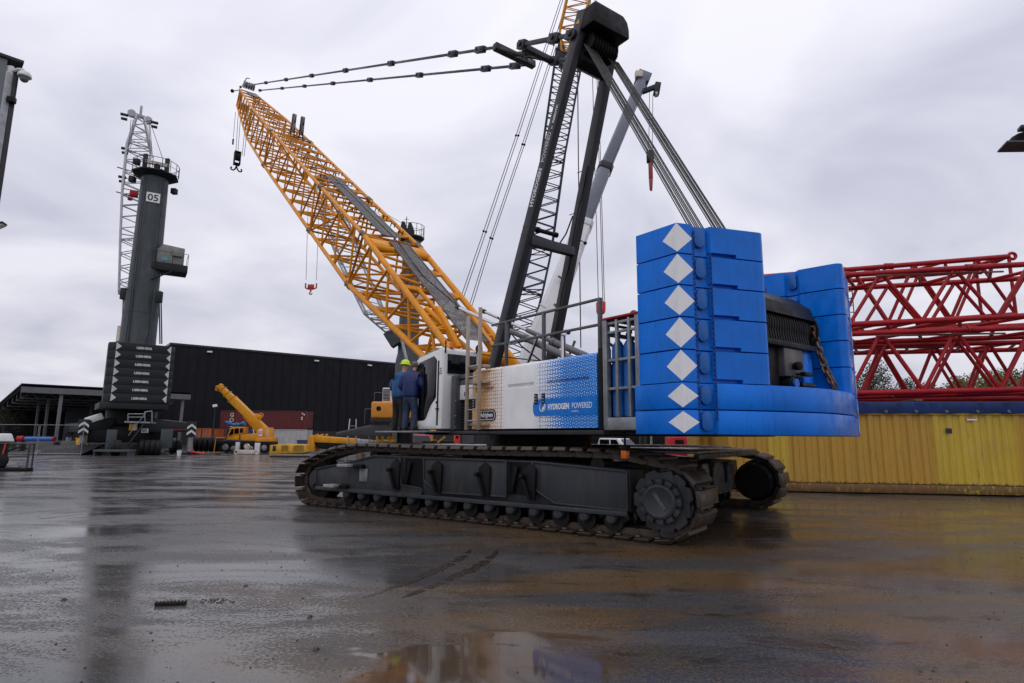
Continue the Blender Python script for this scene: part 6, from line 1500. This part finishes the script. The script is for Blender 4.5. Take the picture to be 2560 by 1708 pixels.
# low concrete wall with the blue pipe
wp = at(150, 1128, 62); lw = thing('low_wall', 'low stained concrete wall under the blue pipe', 'wall', V((at(40, 1120, 60).x, 60, 0)), R(6))
for k in range(6): b_ = MB(); b_.box(2.0 * k, 2.0 * k + 1.97, 0, .4, 0, 1.05); b_.build('wall_block', CONC, lw, .03)
bpz = at(50, 1097, 57); bpipe = thing('blue_pipe', 'long blue steel pipe with dark red flange lying before the hall', 'pipe', V((bpz.x, 57, 1.15)), R(4))
b_ = MB(); b_.tube((.5, 0, .1), (2.9, 0, .1), .2, n=16); b_.build('pipe', GASB, bpipe); b_ = MB(); b_.tube((-.2, 0, .1), (.35, 0, .1), .26, n=14); b_.tube((.35, 0, .1), (.5, 0, .1), .15, n=12); b_.tube((2.9, 0, .1), (3.1, 0, .1), .22, n=12); b_.build('flange', REDP, bpipe)
for x in (.2, 3.2): b_ = MB(); b_.box(x, x + .2, -.3, .3, -1.15, -.15); b_.build('stand', DGREY, bpipe)
# site fence
fz = at(0, 1063, 48); fn = thing('site_fence', 'temporary mesh fence of thin steel tubes at the far left', 'fence', V((at(-20, 1120, 48).x, 48, 0)), R(3))
for k in range(2):
    for x in (3.45 * k, 3.45 * k + 3.35): b_ = MB(); b_.tube((x, 0, 0), (x, 0, 2.45), .025, n=6); b_.build('post', STEEL, fn)
    for z in (2.43, .2): b_ = MB(); b_.tube((3.45 * k, 0, z), (3.45 * k + 3.35, 0, z), .022, n=6); b_.build('rail', STEEL, fn)
    b_ = MB()
    for j in range(1, 17): b_.tube((3.45 * k + .2 * j, 0, .2), (3.45 * k + .2 * j, 0, 2.43), .0022, n=4, cap=False)
    for j in range(1, 8): b_.tube((3.45 * k, 0, .2 + .28 * j), (3.45 * k + 3.35, 0, .2 + .28 * j), .0022, n=4, cap=False)
    b_.build('mesh', RAIL, fn)
# striped access ramp
rp = at(140, 1137, 51); ramp = thing('access_ramp', 'black ramp with slanted white stripes lying left of the harbour crane', 'ramp', V((rp.x, rp.y, 0)), R(4))
b_ = MB(); b_.ext([(-2.2, -.9, .02), (2.4, -.9, .02), (3.2, .9, .9), (-1.2, .9, .75)], (0, .3, -.0)); b_.build('ramp_plate', BLACK, ramp)
b_ = MB(); b_.ext([(-4.2, -.4, .02), (-1.2, -.4, .02), (-1.0, .9, .55), (-2.4, .9, .4)], (0, .3, 0)); b_.build('ramp_wing', BLACK, ramp)
for k in range(11):
    x = -1.5 + .27 * k; b_ = MB(); b_.ext([(x, -.72, .10), (x + .09, -.72, .10), (x + .66, .45, .56), (x + .57, .45, .56)], (0, -.02, .012)); b_.build('stripe', STRIPE, ramp)
b_ = MB(); b_.box(1.2, 6.4, 1.0, 1.7, .05, 1.0); b_.build('ramp_beam', DGREY, ramp, .04)
for k in range(5): x = 1.6 + .42 * k; b_ = MB(); b_.bar((x, .97, .2), (x + .25, .97, .95), .05, .05); b_.build('grab_bar', STEEL, ramp)
gw = at(280, 1135, 50); gr5 = thing('trailer_deck', 'low grey trailer deck below the harbour crane stairs', 'trailer', V((gw.x, gw.y, 0)), R(2))
b_ = MB(); b_.box(-1.2, 1.7, -.6, .4, .32, .5); b_.build('deck', TOWER, gr5, .02)
for x in (-1.1, 1.6): b_ = MB(); b_.box(x - .05, x + .05, -.55, .35, 0, .32); b_.build('leg', TOWER, gr5)
# skid frame close by on the left
sk = at(66, 1175, 28.6); skd = thing('skid_frame', 'dark tubular skid frame carrying a pump unit at the left edge', 'pump skid', V((sk.x, sk.y, 0)), R(4))
SKM = mat('skid_tube', (.055, .055, .055), .4, metal=.3, dirt=.4)
for y in (0, .32):
    b_ = MB(); b_.path([(0, y, .05), (0, y, 1.22), (-.06, y, 1.28), (-2.8, y, 1.28)], .038, 8); b_.build('tube_frame', SKM, skd)
b_ = MB(); b_.path([(0, 0, 1.27), (0, .32, 1.27)], .038, 8); b_.path([(-.05, 0, .68), (-2.8, 0, .62)], .03, 6); b_.build('cross_tube', SKM, skd)
b_ = MB(); b_.box(-2.9, .06, -.06, .38, 0, .16); b_.build('base_tray', BLACK, skd, .02)
b_ = MB(); b_.box(-2.6, -1.1, .06, .30, .16, 1.35); b_.tube((-1.1, .0, .5), (-1.1, -.1, .5), .3, n=16); b_.build('engine', BLACK, skd, .05)
b_ = MB(); b_.hexa([(-2.3, .02, 1.36), (-.90, .02, 1.36), (-.90, .34, 1.36), (-2.3, .34, 1.36), (-2.1, .06, 1.74), (-1.05, .06, 1.74), (-1.05, .3, 1.74), (-2.1, .3, 1.74)]); b_.build('cover', TELW, skd, .05)
b_ = MB(); b_.path([(-1.0, .1, .9), (-.7, .05, 1.05), (-.35, .05, 1.12), (0, .05, 1.0)], .03, 6); b_.build('hose', BLACK, skd)
b_ = MB(); b_.bar((-1.05, -.02, 1.3), (-1.2, -.02, .2), .06, .06); b_.build('red_lever', HKR, skd)
b_ = MB(); b_.box(-1.0, -.45, .05, .3, .2, .24); b_.bar((-.55, .2, .24), (-.42, .2, .36), .03, .2); b_.build('tray_plate', STEEL, skd)

# ------------------------------------------------------------------ behind the crawler: lying boom, ladder, vehicles
K4 = 47 / 1500 / 4.352
lb0 = at(760 + 400 / 4.352, 1120, 47); lb0.z = 0
lb = thing('boom_extension', 'yellow telescopic boom section lying on the ground behind the crawler', 'boom section', lb0, R(-3))
def m4(x, y, d=0): return V(((x - 400) * K4, d, 1.75 - (y - (1089 - 980) * 4.352) * K4))
def p4(name, pts, y0, y1, m, parent=lb, bev=.03):
    b_ = MB(); b_.ext([m4(x, y, y0) for x, y in pts], (0, y1 - y0, 0)); return b_.build(name, m, parent, bev)
p4('boom_box', ((130, 475), (585, 505), (585, 560), (130, 545)), -.6, .6, YELB, bev=.05)
p4('boom_underside', ((135, 545), (640, 560), (640, 640), (180, 610)), -.5, .5, BLACK)
p4('inner_stage', ((585, 508), (725, 515), (725, 600), (585, 600)), -.5, .5, STEEL)
p4('inner_stage', ((725, 520), (880, 522), (880, 600), (725, 600)), -.45, .45, GRATE)
p4('boom_collar', ((85, 470), (135, 468), (150, 640), (95, 640)), -.68, .68, YELB)
for y in (495, 540, 600): b_ = MB(); b_.lathe(m4(78, y, -.4), (0, 1, 0), [(0, .17), (.8, .17)], 12); b_.build('head_roller', YELB, lb)
for x in (140, 190, 240): b_ = MB(); b_.bar(m4(x, 470, -.3), m4(x + 25, 462, -.3), .15, .12); b_.build('top_lug', YELB, lb, .01)
b_ = MB(); b_.box(-1.2, -.9, -.6, .6, 0, .4); b_.box(1.5, 1.8, -.6, .6, 0, .4); b_.build('bearer', MATS['old_timber'], lb)
def stepladder(px, D, label, h, w_):
    p = at(px, 1120, D); t = thing('step_ladder', label, 'ladder', V((p.x, p.y, 0)), R(12))
    for y0, sgn in ((-.0, -1), (0, 1)):
        for x in (-w_, w_):
            b_ = MB(); b_.bar((x, sgn * .55, 0), (x * .6, sgn * .05, h), .05, .08); b_.build('stile', ALU, t, .005)
        for k in range(1, int(h / .3)):
            f = k * .3 / h; b_ = MB(); b_.bar((-w_ * (1 - .4 * f), sgn * (.55 - .5 * f), k * .3), (w_ * (1 - .4 * f), sgn * (.55 - .5 * f), k * .3), .06, .03); b_.build('rung', ALU, t)
stepladder(879, 40, 'tall aluminium step ladder standing beside the lying yellow boom', 2.85, .33)
stepladder(1797, 27, 'aluminium step ladder seen under the blue base plates', 2.3, .32)
# upper body of another yellow crane
oc0 = at(970, 1120, 38); ocr = thing('crane_superstructure', 'orange crane counterweight with a round hole, left of the workers', 'crane', V((oc0.x, oc0.y, 0)), R(8))
KZ = 38 / 1500
b_ = MB(); b_.box(-1.05, 1.6, -.9, 1.4, 2.83, 3.85); cwt = b_.build('counterweight', ORANGE, ocr, .12, 4)
b_ = MB(); b_.lathe((-.60, -.905, 3.42), (0, -1, 0), [(0, .15), (.006, .15)], 20); ho = b_.build('hole', BLACK, cwt); ho.scale = (1, 1, 1)
b_ = MB(); b_.lathe((1.42, -.905, 3.42), (0, -1, 0), [(0, .15), (.006, .15)], 20); b_.build('hole', BLACK, cwt)
b_ = MB(); b_.box(-1.1, 1.8, -.85, 1.3, 2.58, 2.82); b_.build('sill', DGREY, ocr, .02)
b_ = MB(); b_.ext([(-3.1, -.6, 1.95), (-1.0, -.6, 2.45), (.2, -.6, 2.5), (.2, -.6, 1.75), (-3.1, -.6, 1.75)], (0, 1.5, 0)); b_.build('outrigger_beam', mat('dim_grey', (.05, .052, .055), .5), ocr, .04)
b_ = MB(); b_.box(-1.0, 2.4, -.7, 1.2, .4, 1.35); b_.build('carrier', BLACK, ocr, .05); b_ = MB(); b_.tube((1.0, .3, 1.3), (1.0, .3, 2.6), .5, n=16); b_.build('turntable', BLACK, ocr)
b_ = MB(); b_.box(-.45, 1.0, -.3, .9, 3.86, 4.75); ac = b_.build('air_unit', WPAINT, ocr, .03)
for k in range(8): b_ = MB(); b_.box(-.42, .02, -.33, -.301, 3.95 + .095 * k, 4.0 + .095 * k); b_.build('louvre', BLACK, ac)
b_ = MB(); b_.path([(-.9, -.8, 3.86), (-.9, -.8, 4.4), (.9, -.8, 4.4), (.9, -.8, 3.86)], .02, 5); b_.path([(-1.1, -.5, 3.4), (-1.45, -.5, 3.4), (-1.45, -.5, 2.5)], .025, 5); b_.build('rail', RAIL, ocr)
b_ = MB(); b_.lathe((.82, -.6, 3.86), (0, 0, 1), [(0, .16), (.05, .18), (.35, .18), (.42, .1)], 14); b_.build('beacon', CREAM, ocr)


def car(name, label, cat, px, D, m, rz, pickup=False):
    p = at(px, 1120, D); t = thing(name, label, cat, V((p.x, p.y, 0)), R(rz))
    prof = [(-2.2, .45), (2.2, .45), (2.25, .8), (2.0, .98), (1.0, 1.08), (-2.2, 1.05)] if not pickup else [(-2.5, .5), (2.5, .5), (2.55, .9), (2.3, 1.08), (1.1, 1.15), (-2.5, 1.12)]
    b_ = MB(); b_.ext([(x, -.88, z) for x, z in prof], (0, 1.76, 0)); b_.build('body', m, t, .06, 3)
    cabp = [(1.05, 1.05), (.35, 1.55), (-1.1, 1.58), (-1.9, 1.05)] if not pickup else [(1.15, 1.12), (.55, 1.72), (-.75, 1.74), (-.95, 1.12)]
    b_ = MB(); b_.ext([(x, -.78, z) for x, z in cabp], (0, 1.56, 0)); cb_ = b_.build('cabin', m, t, .06, 3)
    for s_ in (-1, 1):
        x0, x1, zt = (-.95, .62, 1.5) if not pickup else (-.7, .72, 1.64)
        for a, c in ((x0, (x0 + x1) / 2 - .05), ((x0 + x1) / 2 + .05, x1)):
            b_ = MB(); b_.ext([(a, s_ * .785, 1.18), (c, s_ * .785, 1.18), (min(c, x1 - .25), s_ * .785, zt), (a, s_ * .785, zt)], (0, s_ * .008, 0)); b_.build('window', GLASS, cb_)
    a, c = V(cabp[0]), V(cabp[1]); b_ = MB(); b_.add([(a.x - .03, -.68, a.y + .06), (a.x - .03, .68, a.y + .06), (c.x + .09, .62, c.y - .06), (c.x + .09, -.62, c.y - .06)], [(0, 1, 2, 3)])
    for k in range(len(b_.v)): b_.v[k] = (b_.v[k][0] + .025, b_.v[k][1], b_.v[k][2] + .02)
    b_.build('windscreen', GLASS, cb_)
    for x in (-1.45, 1.4):
        for s_ in (-1, 1):
            b_ = MB(); b_.lathe((x, s_ * .68, .36), (0, s_, 0), [(0, .2), (.0, .34), (.05, .36), (.2, .36), (.22, .3)], 18); w_ = b_.build('wheel', RUBBER, t)
            b_ = MB(); b_.lathe((x, s_ * .9, .36), (0, s_, 0), [(0, .2), (.015, .19)], 14); b_.build('rim', STEEL, w_)
    for s_ in (-.6, .6):
        b_ = MB(); b_.box(2.2, 2.3 + .27 * pickup, s_ - .2, s_ + .2, .78, .92); b_.build('headlight', WHITE, t, .02)
        b_ = MB(); b_.box(.8, 1.0, s_ * 1.6 - .08, s_ * 1.6 + .08, 1.12, 1.28); b_.build('door_mirror', m, t, .02)
    b_ = MB(); b_.box(2.2, 2.28 + .28 * pickup, -.35, .35, .55, .68); b_.build('number_plate', WHITE, t)
    return t
rcar = car('red_car', 'glossy red car parked behind the crawler below the workers', 'car', 1046, 44, REDB, -70); rcar.scale = (1.05, 1.05, 1.2)
car('white_pickup', 'white pickup parked behind the crane below the gas bottle rack', 'pickup', 1540, 38, WPAINT, -38, True)
ex0 = at(985, 1120, 41); exm = thing('yellow_machine', 'small yellow machine with raised arm behind the crawler', 'machine', V((ex0.x, ex0.y, 0)), R(10))
b_ = MB(); b_.box(-1.2, 1.0, -.7, .7, .6, 1.5); b_.build('body', CAT, exm, .08); b_ = MB(); b_.box(-1.5, 1.3, -.9, .9, 0, .58); b_.build('undercarriage', BLACK, exm, .1)
b_ = MB(); b_.bar((-.3, -.5, 1.4), (-.1, -.5, 2.7), .3, .35); b_.bar((-.1, -.5, 2.6), (.25, -.5, 1.9), .2, .25); b_.build('arm', CAT, exm, .03)
for x in (-1.1, -.75, .6, .95): b_ = MB(); b_.bar((x, -.85, .9), (x, -.85, 1.95), .12, .14); b_.build('upright', CAT, exm, .02)
for x in (-.9, .8, .1): b_ = MB(); b_.lathe((x, -.95, 1.25), (0, 1, 0), [(0, .26), (.2, .26)], 16); b_.build('pulley', CAT, exm)
b_ = MB(); b_.path([(-1.6, -1.0, .6), (-1.6, -1.0, 2.0), (-1.0, -1.0, 2.1)], .03, 5); b_.path([(1.3, -1.0, .6), (1.3, -1.0, 2.1)], .03, 5); b_.build('rail', STEEL, exm)
y2 = at(1100, 1120, 37); ym = thing('yellow_gantry', 'yellow steel frame partly hidden behind the crawler beside the red cabinet', 'frame', V((y2.x, y2.y, 0)), R(0))
b_ = MB(); b_.box(-.6, 1.0, -.3, .3, 2.02, 2.14); b_.build('beam', CAT, ym, .02); b_ = MB(); b_.box(-1.0, 1.1, -.5, .5, .2, 1.5); b_.build('gear', BLACK, ym, .05)
for x in (-.5, .9): b_ = MB(); b_.box(x - .06, x + .06, -.1, .1, 0, 2.02); b_.build('leg', CAT, ym)
b_ = MB(); b_.bar((-.1, -.5, 1.4), (.35, -.5, 1.75), .1, .12); b_.build('pulley', mat('ochre', (.4, .2, .02), .5), ym)
rd_ = at(1143, 1120, 33); rcb = thing('red_cabinet', 'upright red cabinet with a black round port beside dark louvres', 'cabinet', V((rd_.x, rd_.y, 0)), 0)
b_ = MB(); b_.box(-.15, .15, -.2, .2, 0, 1.98); b_.build('body', REDB, rcb, .03); b_ = MB(); b_.lathe((0, -.205, 1.72), (0, -1, 0), [(0, .08), (.01, .08)], 16); b_.build('port', BLACK, rcb)
lv_ = at(1170, 1120, 33.2); lvt = thing('louvred_unit', 'dark unit with horizontal louvres right of the red cabinet', 'machine', V((lv_.x, lv_.y, 0)), 0)
b_ = MB(); b_.box(-.36, .36, -.1, .5, 0, 2.05); b_.build('body', BLACK, lvt)
for k in range(9): b_ = MB(); b_.bar((-.34, -.13, 1.45 + .06 * k), (.34, -.13, 1.45 + .06 * k), .03, .035); b_.build('louvre', CYLG, lvt)
# things seen under the counterweight
simple('red_weight', 'bright red steel box with lifting pocket under the base plates', 'steel box', 1697, 31, [('body', REDB, (-.58, .55, -.5, .5, .3, 1.82), .04), ('pocket', BLACK, (-.32, .12, -.53, -.502, 1.35, 1.68), .01), ('skid', BLACK, (-.5, .5, -.4, .4, 0, .29), .02), ('pocket_lip', REDB, (-.3, .1, -.56, -.535, 1.40, 1.46), .005)])
fk = simple('forklift', 'dark forklift with tall mast behind the rear of the crane', 'forklift', 1632, 33, [('body', BLACK, (-.4, .8, -.6, .6, .3, 1.4), .08), ('cage', BLACK, lambda b: b.path([(-.3, -.55, 1.4), (-.2, -.55, 2.1), (.6, -.55, 2.1), (.75, -.55, 1.4)], .05), 0), ('wheel', RUBBER, lambda b: b.lathe((-.1, -.62, .3), (0, 1, 0), [(0, .3), (.2, .3)], 16), 0), ('wheel', RUBBER, lambda b: b.lathe((.6, -.62, .28), (0, 1, 0), [(0, .28), (.2, .28)], 16), 0)])
for x in (-.75, -.5): b_ = MB(); b_.box(x - .07, x + .07, -.55, -.4, 0, 2.6); b_.build('mast', DGREY, fk, .01)
text('mast_lettering', 'TOYOTA', .15, (-.16, -.605, 1.42), (0, 0, 1), (-1, 0, 0), LETW, fk, .004, .003)
sp2 = simple('warning_board', 'narrow red and white striped warning board under the base plates', 'warning board', 1729, 30, [('board', WHITE, (-.09, .09, -.02, .02, .9, 2.1), 0), ('post', BLACK, (-.04, .04, .02, .06, 0, 1.6), 0)])
for k in range(7): b_ = MB(); z = .95 + .16 * k; b_.ext([(-.088, -.022, z), (.088, -.022, z + .12), (.088, -.022, z + .2), (-.088, -.022, z + .08)], (0, -.004, 0)); b_.build('red_stripe', REDP, sp2)
simple('red_trailer', 'dark red trailer body behind the step ladder', 'trailer', 1765, 34, [('body', REDP, (-.9, .9, -.6, 1.5, .8, 2.3), .05), ('chassis', BLACK, (-.9, .9, -.5, 1.4, .4, .79), .02), ('wheel', RUBBER, lambda b: b.lathe((.2, -.6, .42), (0, 1, 0), [(0, .42), (.3, .42)], 18), 0), ('wheel', RUBBER, lambda b: b.lathe((-.6, -.6, .42), (0, 1, 0), [(0, .42), (.3, .42)], 18), 0)])
simple('dark_backdrop', 'large dark lorry added behind the rear of the crane', 'backdrop', 1640, 52, [('box_body', BLACK, (-7, 7.5, 0, 2.5, .9, 3.6), .06), ('chassis', BLACK, (-7, 7.5, .2, 2.3, .5, .89), .03)] + [('wheel', RUBBER, lambda b, x=x: b.lathe((x, .0, .5), (0, 1, 0), [(0, .5), (.3, .5)], 18), 0) for x in (-5, -3.8, 4, 5.2)])  # vehicle shape added to keep the strip under the counterweight dark
simple('grey_cabinet', 'cream cabinet standing at the left end of yellow container', 'cabinet', 1830, 22.5, [('body', CAT, (-.18, .16, -.2, .3, 0, 2.1), .02), ('door_plate', CREAM, (-.02, .12, -.22, -.202, 1.55, 1.85), .005)])
b_ = MB(); sig = thing('amber_lamp', 'amber work lamp hanging below the rear deck of the crane', 'lamp', cw(-5.35, 2.5, 1.40), CRZ)
b_.box(-.06, .06, -.05, .05, 0, .14); b_.build('lens', AMBER, sig, .015); b_ = MB(); b_.box(-.07, .07, -.06, .06, .14, .22); b_.tube((0, 0, .2), (0, 0, .45), .02); b_.build('housing', BLACK, sig, .01)

# ------------------------------------------------------------------ trees beyond the containers
def leafmat(name, c1, c2):
    m, n, l, b = nodes(name); oi = n.new('ShaderNodeTexCoord'); z = n.new('ShaderNodeTexNoise'); z.inputs['Scale'].default_value = .9; z.inputs['Detail'].default_value = 5; l.new(oi.outputs['Object'], z.inputs['Vector'])
    r = n.new('ShaderNodeMapRange'); r.inputs[1].default_value = .35; r.inputs[2].default_value = .65; l.new(z.outputs[0], r.inputs[0]); mx_ = n.new('ShaderNodeMixRGB'); mx_.inputs[1].default_value = (*c1, 1); mx_.inputs[2].default_value = (*c2, 1); l.new(r.outputs[0], mx_.inputs[0]); l.new(mx_.outputs[0], b.inputs['Base Color']); b.inputs['Roughness'].default_value = .55
    return m
LF1 = leafmat('leaf_dark', (.026, .042, .018), (.055, .072, .026)); LF2 = leafmat('leaf_yellow_green', (.07, .095, .016), (.22, .18, .022))
BARK = mat('bark', (.06, .045, .035), .85, var=.3)
def tree(name, label, px, D, h, r, m, n=9000):
    p = at(px, 1100, D); t = thing(name, label, 'tree', V((p.x, p.y, 0)), 0, 'trees beyond the containers')
    b_ = MB(); b_.tube((0, 0, 0), (.1, 0, h * .5), .28, .16, 9)
    tips = []
    for k in range(11):
        a = k * 2.4; z = h * (.30 + .045 * k); e = V((math.cos(a) * r * .7, math.sin(a) * r * .7, z + h * .16)); b_.tube((.05, 0, z), e, .09, .02, 6); tips.append(e)
    b_.build('trunk', BARK, t); c = MB(); rng_ = random.Random(px)
    blobs = [(e + V((rng_.uniform(-.4, .4), rng_.uniform(-.4, .4), rng_.uniform(-.2, .6))) * r * .4, r * rng_.uniform(.3, .48)) for e in tips] + [(V((0, 0, h * .84)), r * .5), (V((r * .2, 0, h * .7)), r * .6)]
    for _ in range(n):
        bc, br = rng_.choice(blobs); d = V((rng_.gauss(0, 1), rng_.gauss(0, 1), rng_.gauss(0, 1))).normalized(); q = bc + d * br * rng_.uniform(.35, 1.1); s_ = rng_.uniform(.07, .15)
        u = V((rng_.gauss(0, 1), rng_.gauss(0, 1), rng_.gauss(0, 1))).normalized(); v = u.orthogonal().normalized(); w_ = u.cross(v)
        c.add([q - v * s_, q - w_ * s_ * .5, q + v * s_, q + w_ * s_ * .5], [(0, 1, 2, 3)])
    c.build('crown', m, t)
tree('broadleaf_tree', 'dark green tree just right of the right counterweight stack', 2165, 62, 8.5, 3.0, LF1)
tree('broadleaf_tree', 'second dark tree seen low between the red lattice bars', 2245, 66, 7.6, 2.6, LF1)
tree('broadleaf_tree', 'small dark tree left of the yellow-green one', 2385, 64, 7.7, 2.6, LF1)
tree('broadleaf_tree', 'yellow-green tree behind the red lattice at the right', 2475, 58, 8.3, 2.8, LF2)
tree('broadleaf_tree', 'green tree at the right edge behind the red lattice', 2560, 60, 8.6, 3.2, LF1)
tree('broadleaf_tree', 'distant tree peeking out at the far left behind the hall', 6, 120, 6.2, 3.0, LF1, 4000)

# ------------------------------------------------------------------ camera mast corner at the left, lamp mast at the right
cc = at(52, 160, 13); zc_ = cc.z; cwl = thing('clad_tower', 'grey clad building corner cut off by the left edge', 'building', V((cc.x, cc.y, 0)), R(46))
b_ = MB(); b_.box(-4, -.24, 0, 4, 0, zc_); b_.build('wall', CLADG, cwl)
b_ = MB(); b_.box(-.24, -.10, -.02, .1, 0, zc_ - .3); b_.build('corner_trim', STEEL, cwl, .01); b_ = MB(); b_.box(-.10, 0, .0, .14, 0, zc_ - .25); b_.build('corner_trim', DGREY, cwl, .01)
b_ = MB(); b_.box(-4, .05, -.06, 4, zc_, zc_ + .08); b_.build('roof_edge', DGREY, cwl, .01)
cmr = at(30, 178, 12.9); cm = thing('dome_camera', 'white dome security camera on a bracket at the left edge', 'camera', cmr, R(15))
b_ = MB(); b_.box(-.14, .02, -.02, .1, -.12, .13); b_.build('wall_box', TELW, cm, .015)
b_ = MB(); b_.path([(0, 0, .0), (.12, -.01, .06), (.22, -.02, .06), (.27, -.02, .0)], .035, 10); b_.build('arm', TELW, cm)
b_ = MB(); b_.lathe((.27, -.02, .02), (0, 0, -1), [(0, .05), (.02, .10), (.07, .135), (.13, .14), (.15, .12)], 20); b_.build('hood', TELW, cm); b_ = MB(); b_.ball((.27, -.02, -.16), .09, 8); b_.build('dome', CYLG, cm)
p = at(26, 249, 12.9); bb = thing('sensor_box', 'small black sensor box below the dome camera', 'sensor', p, R(15)); b_ = MB(); b_.box(-.06, .09, -.05, .08, -.07, .07); b_.build('housing', BLACK, bb, .01); b_ = MB(); b_.box(-.14, -.06, -.02, .02, -.02, .02); b_.build('arm', DGREY, bb)
p = at(2, 565, 12.9); bb = thing('wall_floodlight', 'floodlight tip cut off by the left edge', 'floodlight', p, R(15)); b_ = MB(); b_.bar((-.25, 0, -.13), (.07, 0, .07), .2, .05); b_.build('lamp', BLACK, bb, .01); b_ = MB(); b_.bar((-.24, 0, -.17), (.06, 0, .03), .18, .02); b_.build('lens', WHITE, bb)
p = at(2580, 350, 18); lm = thing('lamp_mast', 'grey floodlight mast head cut off by the right edge', 'lamp post', V((p.x, p.y, 0)), R(-20))
b_ = MB(); b_.tube((.3, 0, 0), (.3, 0, p.z + .6), .12, .08, 12); b_.build('mast', TOWER, lm)
b_ = MB(); vs_ = []
for k in range(7):
    a = R(20 + 23 * k)
    for y in (-.35, .35): vs_.append((-.55 * math.cos(a) - .25, y, p.z - .25 + .42 * math.sin(a)))
b_.add(vs_, [(2 * k, 2 * k + 1, 2 * k + 3, 2 * k + 2) for k in range(6)]); b_.ext([(-.80, -.38, p.z - .12), (-.80, .38, p.z - .12), (.3, .38, p.z - .28), (.3, -.38, p.z - .28)], (0, 0, .05)); b_.build('lamp_hood', TOWER, lm)
b_ = MB(); b_.bar((-.3, 0, p.z + .45), (.35, 0, p.z + .35), .3, .12); b_.build('bracket', DGREY, lm, .02)

# ------------------------------------------------------------------ scrap and stones on the wet ground
p = at(428, 1516, 0 + 6.6); p.z = 0
bar_ = thing('rubber_strip', 'short black ribbed strip lying on the wet asphalt in the left foreground', 'scrap', V((-3.52, 6.58, 0)), R(10))
b_ = MB(); b_.box(-.15, .15, -.022, .022, .003, .03); b_.build('strip', RUBBER, bar_, .004)
for k in range(9): b_ = MB(); b_.bar((-.14 + .035 * k, -.022, .03), (-.14 + .035 * k, .022, .036), .018, .012); b_.build('rib', RUBBER, bar_)
rs = random.Random(3); b_ = MB()
def pebble(x, y, r):
    vs_ = [(x + r * rs.uniform(-1, 1), y + r * rs.uniform(-1, 1), r * rs.uniform(.0, .9)) for _ in range(8)]
    b_.hexa([(x - r, y - r * .7, .001), (x + r * .8, y - r, .001), (x + r, y + r * .8, .001), (x - r * .7, y + r, .001), (x - r * .6, y - r * .4, r * rs.uniform(.6, 1)), (x + r * .5, y - r * .5, r * rs.uniform(.5, 1)), (x + r * .5, y + r * .5, r * rs.uniform(.5, 1)), (x - r * .5, y + r * .5, r * rs.uniform(.6, 1))])
for _ in range(330):
    y = 4.6 + 11 * rs.random() ** 1.6; pebble(rs.uniform(-.85, .85) * y, y, rs.uniform(.004, .012))
for _ in range(45): pebble(-3.27 + abs(rs.gauss(0, .16)), 6.75 + rs.gauss(0, .05), rs.uniform(.004, .013))
for x, y in ((-4.75, 6.75), (-1.95, 6.2), (-1.6, 5.3), (-3.1, 7.4)): pebble(x, y, .025)
o = b_.build('pebbles', mat('dark_stone', (.03, .028, .025), .5, var=.3)); tag(o, 'small dark stones scattered over the wet asphalt', 'stones', kind='stuff')
